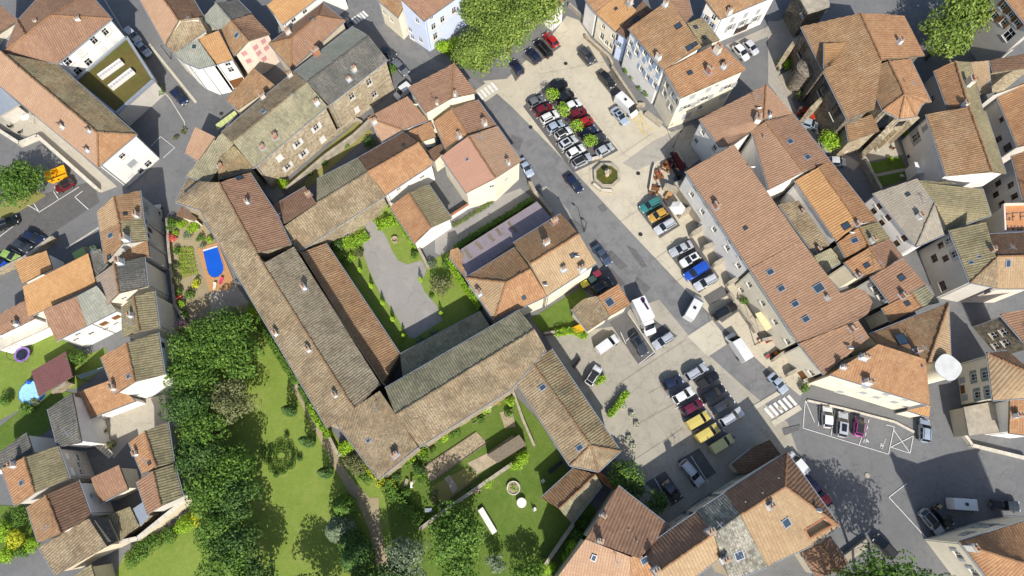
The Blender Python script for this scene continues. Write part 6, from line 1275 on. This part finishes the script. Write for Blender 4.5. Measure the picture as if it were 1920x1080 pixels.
# small dark trailer / scooter group
c = at('G', 365, 962, .5); t = thing('scooter', 'black covered scooter on the shaded square', 'scooter', (c[0], c[1], .09), rot=.9)
loc_part('cover', MB().add([(-.95, -.3, .25), (.9, -.25, .25), (.9, .25, .25), (-.95, .3, .25), (-.8, -.22, .85), (.0, -.2, .8), (.6, -.12, 1.1), (.6, .12, 1.1), (.0, .2, .8), (-.8, .22, .85)], [(0,1,6,5,4)[::1], (1,2,7,6), (2,3,9,8,7), (3,0,4,9), (4,5,8,9), (5,6,7,8), (3,2,1,0)]), 'car_black', t)
for x in (-.7, .75): loc_part('wheel', MB().tube([(x, -.06, .25), (x, .06, .25)], .25, 12), 'tyre', t)
loc_part('handlebar', MB().tube([(.62, -.35, 1.05), (.62, .35, 1.05)], .025, 6), 'trim', t)
# ------------------------------------------------------------------ vegetation
def leaves(C, N, size, up=.5):
    """C centres, N outward normals -> quads"""
    n = len(C); nn = N+rng.normal(0, .55, (n, 3)); nn[:, 2] += up; nn /= np.linalg.norm(nn, axis=1)[:, None]
    t = np.cross(nn, rng.normal(0, 1, (n, 3))); t /= np.linalg.norm(t, axis=1)[:, None]; b = np.cross(nn, t)
    s = size*rng.uniform(.6, 1.25, (n, 1)); a = t*s*.62; c = b*s*.42
    co = np.stack([C-a, C-c*.9+nn*s*.08, C+a, C+c*.9+nn*s*.08], 1).reshape(-1, 3)
    return co, np.arange(4*n).reshape(-1, 4)
def sphere_pts(n):
    v = rng.normal(0, 1, (n, 3)); return v/np.linalg.norm(v, axis=1)[:, None]
def blob_cloud(blobs, size, dens):
    Cs, Ns = [], []
    for (c, r) in blobs:
        c = np.asarray(c, float); r = np.asarray(r if np.ndim(r) else (r, r, r), float); ar = 4*math.pi*((r[0]*r[1]+r[0]*r[2]+r[1]*r[2])/3)
        n = max(12, int(ar*dens/(size*size))); d = sphere_pts(n); d = d[d[:, 2] > -.55]; k = rng.uniform(.72, 1.06, (len(d), 1))**.6
        Cs.append(c+d*r*k); Ns.append(d)
    return np.concatenate(Cs), np.concatenate(Ns)
def crown_blobs(c, R, Hh, nb, rb, flat=.8):
    out = []
    for i in range(nb):
        d = sphere_pts(1)[0]; d[2] = abs(d[2])*1.0-.25 if i % 4 else d[2]*.6; k = rng.uniform(.45, .86)
        out.append((np.array(c)+d*np.array([R, R, Hh])*k, rb*rng.uniform(.7, 1.25)*np.array([1, 1, flat])))
    out.append((np.array(c), np.array([R*.62, R*.62, Hh*.62]))); return out
def trunk_mesh(x, y, z0, zc, R, r):
    tb = MB(); j = rng.normal(0, .12*r*4, (4, 2)); tb.tube([(x, y, z0), (x+j[0][0]*.3, y+j[0][1]*.3, z0+(zc-z0)*.4), (x+j[1][0]*.6, y+j[1][1]*.6, zc)], [r*1.25, r, r*.6], 10)
    for k in range(6):
        a = 2*math.pi*k/6+rng.uniform(-.4, .4); zz = z0+(zc-z0)*rng.uniform(.5, .9)
        tb.tube([(x, y, zz), (x+math.cos(a)*R*.35, y+math.sin(a)*R*.35, zz+R*.25), (x+math.cos(a)*R*.72, y+math.sin(a)*R*.72, zz+R*.5)], [r*.5, r*.32, r*.08], 6)
    return tb
def tree(fr, x, y, R, h, leaf, label, size=.42, name='tree', group='broadleaf trees', dens=.8, nb=None, cat='tree', tall=.75):
    zc = max(h-R*tall, R*.5); c = at(fr, x, y, zc); t = thing(name, label, cat, (c[0], c[1], 0), group)
    tm = trunk_mesh(c[0], c[1], 0, zc, R, max(.08, R*.055)); tm.part('trunk', 'bark', t)
    nb = nb or int(18+R*5); rb = R*.30
    C, N = blob_cloud(crown_blobs((c[0], c[1], zc), R, R*tall, nb, rb), size, dens)
    co, q = leaves(C, N, size); fast_obj('crown', co, q, leaf, t); return t
def shrub(fr, x, y, r, leaf, label, h=None, size=.22, name='shrub', group='garden shrubs', dens=.8):
    h = h or r*1.5; c = at(fr, x, y, h*.6); t = thing(name, label, 'shrub', (c[0], c[1], 0), group); bl = []
    for k in range(7):
        a = rng.uniform(0, 6.28); d = rng.uniform(.2, .6)*r; bl.append(((c[0]+d*math.cos(a), c[1]+d*math.sin(a), h*rng.uniform(.4, .72)), np.array([r*.5, r*.5, h*.34])))
    bl.append(((c[0], c[1], h*.5), np.array([r*.7, r*.7, h*.48])))
    sb = MB()
    for k in range(4):
        a = k*1.57+.3; sb.tube([(c[0], c[1], 0), (c[0]+math.cos(a)*r*.3, c[1]+math.sin(a)*r*.3, h*.6)], [.05, .02], 5)
    sb.part('stems', 'bark', t); C, N = blob_cloud(bl, size, dens); co, q = leaves(C, N, size); fast_obj('foliage', co, q, leaf, t); return t
def conifer(fr, x, y, r, h, leaf, label, name='cypress', group='slender cypresses', size=.25):
    c = at(fr, x, y); t = thing(name, label, 'tree', (c[0], c[1], 0), group)
    MB().tube([(c[0], c[1], 0), (c[0], c[1], h*.9)], [max(.06, r*.14), .02], 8).part('trunk', 'bark', t)
    n = int(2*math.pi*r*h*2.0/(size*size)); u = rng.uniform(0, 1, n)**1.4; a = rng.uniform(0, 6.28, n)
    rr = r*(np.sin(np.pi*np.clip(u*.8+.17, 0, 1))**.7)*(1-u)**.35*rng.uniform(.6, 1.1, n)
    C = np.stack([c[0]+rr*np.cos(a), c[1]+rr*np.sin(a), .15+u*h], 1); N = np.stack([np.cos(a), np.sin(a), np.full(n, .5)], 1)
    co, q = leaves(C, N, size, .6); fast_obj('crown', co, q, leaf, t); return t
def hedge(fr, s, w, h, leaf, label, size=.22, group=None, name='hedge', dens=2.2):
    P = pts(fr, s, h*.5); P[:, 2] = 0; t = thing(name, label, 'hedge', tuple(P.mean(0)), group); Cs, Ns = [], []
    sb = MB()
    for a, b in zip(P[:-1], P[1:]):
        v = b-a; L = np.linalg.norm(v); e = v/L; nn = np.array([-e[1], e[0], 0]); n = int(L*(w+2*h)*dens/(size*size))
        s_ = rng.uniform(0, L, n); f = rng.uniform(0, 1, n); peri = w+2*h; q = f*peri
        off = np.where(q < h, -w/2, np.where(q < h+w, q-h-w/2, w/2)); z = np.where(q < h, q, np.where(q < h+w, h, peri-q))
        Nn = np.where((q < h)[:, None], -nn, np.where((q < h+w)[:, None], np.array([0, 0, 1.]), nn))
        C = a+e*s_[:, None]+nn*off[:, None]; C[:, 2] = z; C += rng.normal(0, .06+.05*w, C.shape); C[:, 2] = np.maximum(C[:, 2]+.10*np.sin(s_*2.1), .05); Cs.append(C); Ns.append(Nn)
        for k in range(max(2, int(L/1.2))):
            p = a+v*((k+.5)/max(2, int(L/1.2))); sb.tube([p, p+(0, 0, h*.8)], .04, 5)
    cb = MB()
    for a, b in zip(P[:-1], P[1:]):
        v = b-a; cb.box((a+b)/2+(0, 0, h*.42), (np.linalg.norm(v), w*.72, h*.84), math.atan2(v[1], v[0]))
    if h > .45: cb.part('inner_growth', 'leaf_green', t)
    sb.part('stems', 'bark', t); co, q = leaves(np.concatenate(Cs), np.concatenate(Ns), size, .3); fast_obj('foliage', co, q, leaf, t); return t
PT = 'plane trees'
tree('Z', 902, 90, 5.4, 11, 'leaf_plane', 'great pale green plane tree at the street side of the square', .36, group=PT); tree('Z', 955, 48, 6.2, 12, 'leaf_plane', 'great pale green plane tree overhanging the parking bays', .36, group=PT); tree('Z', 1005, 0, 5.6, 11, 'leaf_plane', 'plane tree at the top edge beside the white gabled house', .42, group=PT); tree('Z', 910, 22, 5.0, 11, 'leaf_plane', 'plane tree at the top edge beside the pale blue house', .42, group=PT)
tree('Z', 1775, 70, 5.0, 10, 'leaf_plane', 'large leafy tree beside the church choir', .44, group=PT); tree('Z', 1812, 22, 5.6, 11, 'leaf_plane', 'large leafy tree at the top edge by the grey apartments', .44, group=PT)
tree('Z', 1556, 263, 2.2, 4.6, 'leaf_bright', 'bright green rounded tree over the car by the church', .3)
for x, y, l in ((225, 530, 'young tree at the top of the parked rows'), (285, 612, 'young tree, second between the parked rows'), (362, 708, 'young tree, third between the parked rows'), (440, 790, 'young tree nearest the fountain between the parked rows')): tree('C', x, y, 1.55, 4.4, 'leaf_bright', l, .24, group='young trees on the square', dens=.42)
tree('Z', 38, 345, 4.6, 7, 'leaf_green', 'dark green spreading tree beside the yellow skip', .34)
G3 = 'trees of the dense belt west of the lawn'
belt = [(368,655,4.6,'leaf_green','at the pool garden corner'), (432,622,4.6,'leaf_green','nearest the shaded pool court'), (362,705,4.4,'leaf_green','above the white gable'), (448,672,3.8,'leaf_green','on the lawn side opposite the convent chimneys'), (350,757,4.0,'leaf_dark','beside the pale yard'), (386,806,4.2,'leaf_green','beside the yard house'), (372,856,4.0,'leaf_dark','opposite the clipped rosette'), (432,880,4.2,'leaf_green','bulging onto the lawn below the rosette'), (392,922,4.0,'leaf_green','at the end of the tall beige wall'), (442,938,3.6,'leaf_dark','in the shade fringe of the lawn'), (414,985,4.2,'leaf_green','beside the corner lawn'), (446,1024,3.8,'leaf_dark','second from the bottom edge'), (425,1064,4.2,'leaf_green','at the bottom edge'), (484,1092,3.6,'leaf_dark','cut by the bottom edge')]
for x, y, r, lf, l in belt: tree('Z', x, y, r, 8.5, lf, 'dense green tree of the belt, '+l, .34, group=G3)
tree('Z', 432, 752, 3.8, 8, 'leaf_olive', 'olive grey tree in the dense belt', .3, group=G3)
# park lawn
for x, y, h, l in ((550,773,5.4,'uppermost of three cypresses on the lawn'), (585,830,6.6,'middle one of three cypresses on the lawn'), (618,887,6.4,'lowest of three cypresses on the lawn'), (655,950,6,'dark cypress beside the earth path')): conifer('Z', x, y, .95, h, 'leaf_dark', l)
conifer('J', 520, 690, 1.9, 7.5, 'leaf_green', 'broad green fir at the edge of the park shade', 'fir', 'park conifers', .34); conifer('J', 500, 810, 2.2, 8, 'leaf_grey', 'grey green fir beside the earth path', 'fir', 'park conifers', .34); conifer('J', 600, 960, 2.6, 10, 'leaf_dark', 'tall dark fir in the deep park shade', 'fir', 'park conifers', .36); conifer('J', 560, 880, 2.0, 8, 'leaf_dark', 'dark fir behind the grey green fir', 'fir', 'park conifers', .34)
conifer('J', 640, 1120, 2.6, 11, 'leaf_dark', 'tall fir cut by the bottom edge', 'fir', 'park conifers', .36)
tree('J', 860, 980, 3.6, 8, 'leaf_grey', 'grey green tree at the bottom of the park', .3); tree('J', 1140, 840, 4.5, 9, 'leaf_green', 'big round green tree beside the white garden frame', .36); tree('J', 1130, 990, 3.6, 7, 'leaf_green', 'smaller green tree below the big round tree', .34); tree('J', 760, 1110, 3.2, 8, 'leaf_dark', 'dark tree cut by the bottom edge of the park', .32)
tree('Z', 590, 1130, 4.0, 9, 'leaf_dark', 'park tree just reaching the bottom edge', .34); tree('K', 90, 1060, 2.6, 5, 'leaf_green', 'round bush like tree at the bottom of the lower lawn', .3); tree('K', -90, 1010, 1.6, 3.5, 'leaf_grey', 'small silvery tree on the lower lawn', .24)
tree('K', 625, 510, 2.7, 5.2, 'leaf_green', 'leafy tree between east convent wing and shaded bays', .32); tree('K', 690, 590, 1.8, 4.2, 'leaf_dark', 'dark leafy tree above the brown roofed house', .3); tree('K', 820, 665, 2.0, 4.4, 'leaf_dark', 'dark tree beside the brown roof and shaded bay', .3)
for x, y, r, l in ((600, 1100, 3.8, 'street tree at the foot of the steps'), (745, 1110, 3.8, 'street tree cut by the bottom edge in the lower street'), (480, 1190, 4.6, 'street tree beyond the low gabled brown roof'), (890, 1200, 4.4, 'street tree in front of the tall hipped house')): tree('L', x, y, r, 14, 'leaf_green', l, .36, group='street trees of the lower square', dens=.5)
# courtyard
tree('F', 1045, 525, 2.1, 3.4, 'leaf_olive', 'small pale tree in the corner of the courtyard', .24)
for x, y, l in ((590, 447, 'first from the barn'), (652, 537, 'second from the barn'), (716, 632, 'third from the barn'), (772, 722, 'fourth from the barn'), (836, 816, 'in the shaded corner'), (930, 502, 'on the east side of the gravel'), (1044, 690, 'by the shaded end of the gravel')): conifer('F', x, y, .38, 2.2, 'leaf_bright', 'small clipped cone along the gravel, '+l, 'topiary_cone', 'clipped cones round the courtyard gravel', .14)
hedge('F', '490,285 560,285 630,240', 1.5, 1.0, 'leaf_bright', 'clipped bright hedge left of the courtyard path'); hedge('F', '680,195 775,160', 1.4, 1.0, 'leaf_bright', 'clipped bright hedge right of the courtyard path')
hedge('F', '515,185 600,140 740,75', 1.0, 1.8, 'leaf_bright', 'bright creeper along the barn wall', name='creeper'); hedge('F', '770,110 830,220 905,320', .5, 1.4, 'leaf_bright', 'creeper along the garage wall', name='creeper')
hedge('F', '1085,380 1150,500 1260,655', .7, 2.4, 'leaf_bright', 'thick creeper on the house beside the courtyard', name='creeper')
for x, y, r, lf, l in ((450, 300, 1.4, 'leaf_dark', 'dark shrub in the north corner of the courtyard'), (500, 380, 1.2, 'leaf_green', 'green shrub beside the cloister roof'), (575, 345, 1.0, 'leaf_olive', 'olive shrub at the courtyard path'), (535, 365, .9, 'leaf_bright', 'bright shrub at the courtyard path'), (925, 838, .9, 'leaf_grey', 'white flowering shrub in the shaded corner'), (998, 792, .9, 'leaf_grey', 'white flowering shrub by the gravel end'), (890, 350, .9, 'leaf_green', 'shrub at the courtyard gateway'), (988, 585, .5, 'leaf_green', 'little shrub under the pale tree'), (985, 400, 1.0, 'leaf_grey', 'grey shrub outside the gateway wall'), (730, 125, .5, 'leaf_dark', 'dark pot plant by the creeper')): shrub('F', x, y, r, lf, l)
c = at('F', 780, 268, .4); MB().lathe((c[0], c[1], 0), [(.6, 0), (.6, .6), (.42, .6), (.42, .3)], 18).single('well_ring', 'stone', 'round stone well ring on the courtyard grass', 'well')
hedge('S6', '150,570 430,390 640,265 800,155', .9, 1.6, 'leaf_green', 'long dark hedge along the mauve grey workshop'); hedge('S6', '60,720 130,600', .8, 2.2, 'leaf_green', 'hedge at the end of the mauve grey workshop'); hedge('S6', '130,380 280,290 470,170', .5, .5, 'leaf_olive', 'grassy strip of weeds along the lane wall', name='weeds')
hedge('G', '245,795 330,780 420,812', .9, 1.2, 'leaf_bright', 'bright hedge under the small cottage'); hedge('K', '545,180 600,110 648,45', .8, 1.4, 'leaf_bright', 'clipped bright hedge on the south square'); hedge('G', '470,1075 520,1040', .8, 1.3, 'leaf_bright', 'short bright hedge beside the white car with black roof')
# creepers round the convent
hedge('J', '300,130 350,210 415,300', .8, 1.6, 'leaf_bright', 'bright hedge along the foot of the west wing', group='hedges along the convent'); hedge('J', '250,20 300,120', .7, 1.4, 'leaf_green', 'green hedge at the foot of the west wing', group='hedges along the convent'); hedge('R8', '370,760 430,840 490,890', .5, 2.0, 'leaf_yellow', 'yellow green creeper at the pavilion corner', name='creeper'); hedge('R8', '500,900 580,940 640,930', 1.6, 1.0, 'leaf_yellow', 'yellow green ground hedge below the pavilion corner')
hedge('J', '730,560 800,660 930,780', 1.6, 1.6, 'leaf_green', 'wild hedge beside the earth path', size=.28); hedge('F', '0,720 80,830 160,960 235,1080', .9, 1.8, 'leaf_green', 'hedge at the foot of the main west wing')
for x, y, r, lf, l in ((210, 630, 1.6, 'leaf_bright', 'bright shrub in the corner by the pavilion'), (330, 790, 2.0, 'leaf_olive', 'olive shrub mass left of the pavilion corner'), (390, 860, 1.5, 'leaf_green', 'green shrub left of the pavilion corner'), (230, 740, 1.4, 'leaf_olive', 'low olive shrub by the kerb wall'), (840, 820, 1.2, 'leaf_dark', 'dark shrub at the end of the vegetable plot'), (860, 890, .9, 'leaf_green', 'flowering shrub by the slab bench'), (740, 750, 1.0, 'leaf_green', 'shrub at the foot of the pavilion wall'), (860, 660, 1.0, 'leaf_bright', 'light shrub in the vegetable border'), (1140, 490, 1.2, 'leaf_green', 'shrub against the south wing wall'), (1050, 540, .9, 'leaf_bright', 'bright shrub in the south wing border'), (950, 650, .6, 'leaf_green', 'small bush on the garden lawn'), (640, 860, 1.0, 'leaf_dark', 'dark shrub by the pavilion corner'), (720, 1020, .9, 'leaf_green', 'round bush below the yellow green hedge'), (1390, 310, 1.0, 'leaf_bright', 'bright bush at the far end of the south wing border'), (1280, 360, .8, 'leaf_green', 'bush in the south wing border near the pots')): shrub('R8', x, y, r, lf, l)
# clipped rosette
rc = at('J', 140, 412, .4); t = thing('clipped_rosette', 'round clipped box rosette with scrolled petals on the lawn', 'topiary', (rc[0], rc[1], 0)); Cs, Ns = [], []
def arc_pts(cx, cy, r, a0, a1, n): return [(cx+r*math.cos(a), cy+r*math.sin(a)) for a in np.linspace(a0, a1, n)]
def hedge_part(name, path, w, h, leaf, t, size=.13):
    Cs, Ns = [], []
    for a, b in zip(path[:-1], path[1:]):
        a = np.array([*a, 0]); b = np.array([*b, 0]); v = b-a; L = np.linalg.norm(v); e = v/max(L, 1e-6); nn = np.array([-e[1], e[0], 0]); n = max(4, int(L*(w+2*h)*1.6/(size*size))); f = rng.uniform(0, 1, n)*(w+2*h); s_ = rng.uniform(0, L, n)
        off = np.where(f < h, -w/2, np.where(f < h+w, f-h-w/2, w/2)); z = np.where(f < h, f, np.where(f < h+w, h, 2*h+w-f)); C = a+e*s_[:, None]+nn*off[:, None]; C[:, 2] = z; Cs.append(C+rng.normal(0, .03, C.shape)); Ns.append(np.where((f < h)[:, None], -nn, np.where((f < h+w)[:, None], np.array([0, 0, 1.]), nn)))
    co, q = leaves(np.concatenate(Cs), np.concatenate(Ns), size, .3); fast_obj(name, co, q, leaf, t)
hedge_part('inner_ring', arc_pts(rc[0], rc[1], 1.0, 0, 6.283, 25), .42, .6, 'leaf_box', t)
for k in range(8):
    a = k*math.pi/4+.2; px, py = rc[0]+1.85*math.cos(a), rc[1]+1.85*math.sin(a); hedge_part('petal', arc_pts(px, py, .58, a-2.3, a+2.3, 12), .42, .6, 'leaf_box', t); hedge_part('scroll', arc_pts(px+.1*math.cos(a), py+.1*math.sin(a), .22, a+1, a+5, 7), .28, .55, 'leaf_box', t)
for x, y, l in ((170, 292, 'above'), (40, 378, 'left of'), (245, 418, 'right of'), (115, 512, 'below')): shrub('J', x, y, .55, 'leaf_dark', f'small clipped ball {l} the box rosette', .9, .14, 'topiary_ball', 'clipped balls round the rosette')
# pool garden and narrow street
pg = [(965,180,1.3,'leaf_green','green bush at the street corner of the pool garden'), (1020,180,1.0,'leaf_bright','bright bush second from the street corner'), (1085,200,1.2,'leaf_bright','bright bush by the convent wall'), (1055,240,1.0,'leaf_grey','blue grey bush in the pool garden'), (965,258,.9,'flower_red','red flowering bush at the narrow street'), (985,232,.7,'leaf_bright','small bright bush beside the red flowers'), (985,330,.8,'leaf_green','border bush above the vegetable bed'), (985,420,.8,'leaf_olive','border bush halfway along the vegetable bed'), (990,500,.9,'leaf_olive','border bush below the vegetable bed'), (1005,560,.8,'leaf_green','border bush opposite the loungers'), (1000,590,.6,'flower_red','small red flowering bush in the border'), (1020,625,.8,'leaf_bright','bright border bush near the shade'), (1100,515,.9,'leaf_yellow','yellow green round bush by the deck'), (1065,580,1.0,'leaf_green','green round bush by the deck'), (1010,740,1.2,'flower_pink','pale pink oleander at the belt corner'), (1035,690,.9,'leaf_green','green bush above the oleander'), (1180,270,.7,'leaf_bright','bush at the head of the pool'), (1140,300,.6,'leaf_grey','grey bush left of the pool'), (1410,680,1.3,'leaf_bright','bright bush at the shaded court edge')]
for x, y, r, lf, l in pg: shrub('E', x, y, r, lf, l)
for i in range(7): hedge('E', f'{1000+i*2},{325+i*23} {1088+i*4},{316+i*22}', .35, .35, 'leaf_bright', f'row of low green vegetables in the pool garden bed, {["top","second","third","middle","fifth","sixth","bottom"][i]} row', .14, 'vegetable rows in the pool garden', 'vegetable_row', 1.2)
for i in range(5): hedge('J', f'{960+i*14},{490+i*14} {1225+i*14},{300+i*10}', .3, .22, 'leaf_olive', f'sparse row of seedlings in the large plot, {["upper","second","middle","fourth","lower"][i]} row', .14, 'seedling rows', 'vegetable_row', .25)
# others
oth = [('A',885,505,1.4,'leaf_green','potted shrub beside the green roof corner'), ('A',985,775,.6,'leaf_olive','tub plant in the courtyard bend, left one'), ('A',1030,735,.7,'leaf_olive','tub plant in the courtyard bend, right one'), ('S4',945,470,1.3,'leaf_bright','bright green cube shaped bush by the convent yard'), ('S1',640,490,1.9,'leaf_green','dark bush beside the maroon shelter'), ('S1',230,920,1.2,'leaf_green','bush on the lower side lawn'), ('S1',300,870,.9,'leaf_olive','rough bush below the round pool'), ('S1',40,850,1.2,'leaf_green','bush at the left edge of the trampoline lawn'), ('R2',390,862,.9,'leaf_green','bush at the corner by the zebra crossing'), ('S8',330,140,.8,'leaf_green','small bush on the market terrace'), ('D',98,345,1.5,'leaf_bright','round bright bush by the church front'), ('D',180,530,1.2,'leaf_olive','bush below the church steps'), ('D',775,745,.8,'leaf_bright','small bush at the apse foot'), ('D',690,893,.7,'leaf_bright','small bush at the church lawn edge'), ('B',1050,255,1.7,'leaf_bright','bright shrub below the pale blue house'), ('B',1125,240,1.3,'leaf_bright','shrub between blue house and plane tree'), ('B',1160,310,1.3,'leaf_green','green shrub under the plane tree edge'), ('B',765,380,1.3,'leaf_green','ivy mound at the stone house corner'), ('B',500,805,1.0,'leaf_green','shrub in the alley garden, upper one'), ('B',540,770,.8,'leaf_bright','shrub in the alley garden, end one'), ('B',380,910,.8,'leaf_green','shrub in the alley garden, middle one'), ('B',300,965,.9,'leaf_green','shrub in the alley garden, lower one'), ('B',640,800,1.3,'leaf_dark','dark shrub at the alley end'),
 ('C',640,395,.7,'leaf_green','climbing plant at the tall grey house, left one'), ('C',680,435,.6,'leaf_green','climbing plant at the tall grey house, middle one'), ('C',725,490,.7,'leaf_green','climbing plant at the tall grey house, third one'), ('C',770,515,1.1,'leaf_green','large climbing plant at the tall grey house corner'),
 ('I',80,885,1.7,'leaf_yellow','yellow green bush by the lane at the left'), ('I',20,830,1.6,'leaf_bright','bright bush at the left edge by the lane'), ('I',175,900,1.3,'leaf_bright','bright bush beside the barn lane'), ('I',110,740,1.6,'leaf_green','flowering bush below the terracotta slope'), ('I',30,960,1.4,'leaf_bright','bright bush above the lane kerb'), ('I',130,940,1.2,'leaf_green','green bush above the lane kerb'), ('I',800,930,1.8,'leaf_green','shrub at the corner lawn, lowest of the hedge line'), ('I',870,890,1.7,'leaf_green','shrub at the corner lawn, second of the hedge line'), ('I',950,850,1.6,'leaf_green','shrub at the corner lawn, third of the hedge line'), ('I',1035,795,1.6,'leaf_bright','shrub at the corner lawn, fourth of the hedge line'), ('I',1110,758,1.1,'leaf_yellow','yellow shrub at the upper end of the corner lawn'), ('I',740,990,1.5,'leaf_green','shrub above the bottom edge by the small striped roof'), ('I',620,340,.9,'leaf_olive','shrub along the yard staircase'), ('I',580,270,.8,'leaf_olive','shrub at the yard railing'),
 ('R6',440,640,1.2,'leaf_green','ivy mass on the brown roofed house wall, upper'), ('R6',390,760,1.6,'leaf_green','ivy mass on the house wall, second'), ('R6',350,860,1.7,'leaf_bright','ivy mass on the house wall, third'), ('R6',310,950,1.5,'leaf_bright','ivy mass on the house wall, lowest'), ('R6',100,1010,1.6,'leaf_bright','bright bush at the foot of the dark lane wall'), ('K',215,250,.9,'leaf_dark','dark bush at the east wing garden side'), ('K',60,420,1.2,'leaf_bright','bright hedge bush beside the garden wall'), ('K',20,460,1.1,'leaf_bright','bright bush further along the garden wall'), ('J',1300,560,1.0,'leaf_bright','bright bush below the stone garden wall'), ('J',1250,590,.5,'flower_pink','pink flowers on the stone garden wall'), ('J',500,360,1.0,'leaf_bright','bright bush beside the pavilion wall'), ('S4',250,930,.8,'leaf_green','bush at the left of the pool head')]
for fr, x, y, r, lf, l in oth: shrub(fr, x, y, r, lf, l)
t, c = RING; C, N = blob_cloud([((c[0]+.2, c[1], .6), np.array([.5, .5, .4])), ((c[0]-.3, c[1]+.2, .5), np.array([.4, .4, .3]))], .16, .9); co, q = leaves(C, N, .16); fast_obj('plant', co, q, 'leaf_bright', t)
for t, c, leaf, r in LATER:
    C, N = blob_cloud([((c[0], c[1], .75), np.array([r*.9, r*.9, .35]))], .16, .9); co, q = leaves(C, N, .16); fast_obj('plant', co, q, leaf, t)
for t, c, r in LATER0:
    C, N = blob_cloud([((c[0], c[1], .75), np.array([r, r, .35]))], .14, .9); co, q = leaves(C, N, .14); fast_obj('plant', co, q, 'leaf_bright', t)
G4 = 'shrubs of the walled garden'
for x, y, r, lf, l in ((1020, 300, .8, 'leaf_green', 'left end of the south wing border'), (1060, 275, .7, 'leaf_bright', 'south wing border, second'), (1120, 255, .9, 'leaf_green', 'south wing border, third'), (1180, 200, .6, 'leaf_bright', 'south wing border, fourth'), (1265, 200, .8, 'leaf_green', 'the long flower trough'), (1420, 170, .9, 'leaf_green', 'the far plot corner'), (1430, 95, 1.0, 'leaf_bright', 'the corner between the two wings'), (905, 475, 1.0, 'leaf_dark', 'the left end of the large plot'), (925, 515, .8, 'leaf_bright', 'the slab bench, upper'), (870, 420, 1.1, 'leaf_bright', 'the pavilion wall border'), (935, 395, 1.0, 'leaf_green', 'the pavilion wall border, outer'), (1010, 610, .5, 'leaf_grey', 'the rough plot'), (1150, 640, .6, 'leaf_olive', 'the stone wall foot, left'), (1210, 600, .6, 'leaf_olive', 'the stone wall foot, right'), (1000, 650, .6, 'leaf_olive', 'the shaded plot corner')): shrub('J', x, y, r, lf, 'garden shrub at '+l, group=G4)
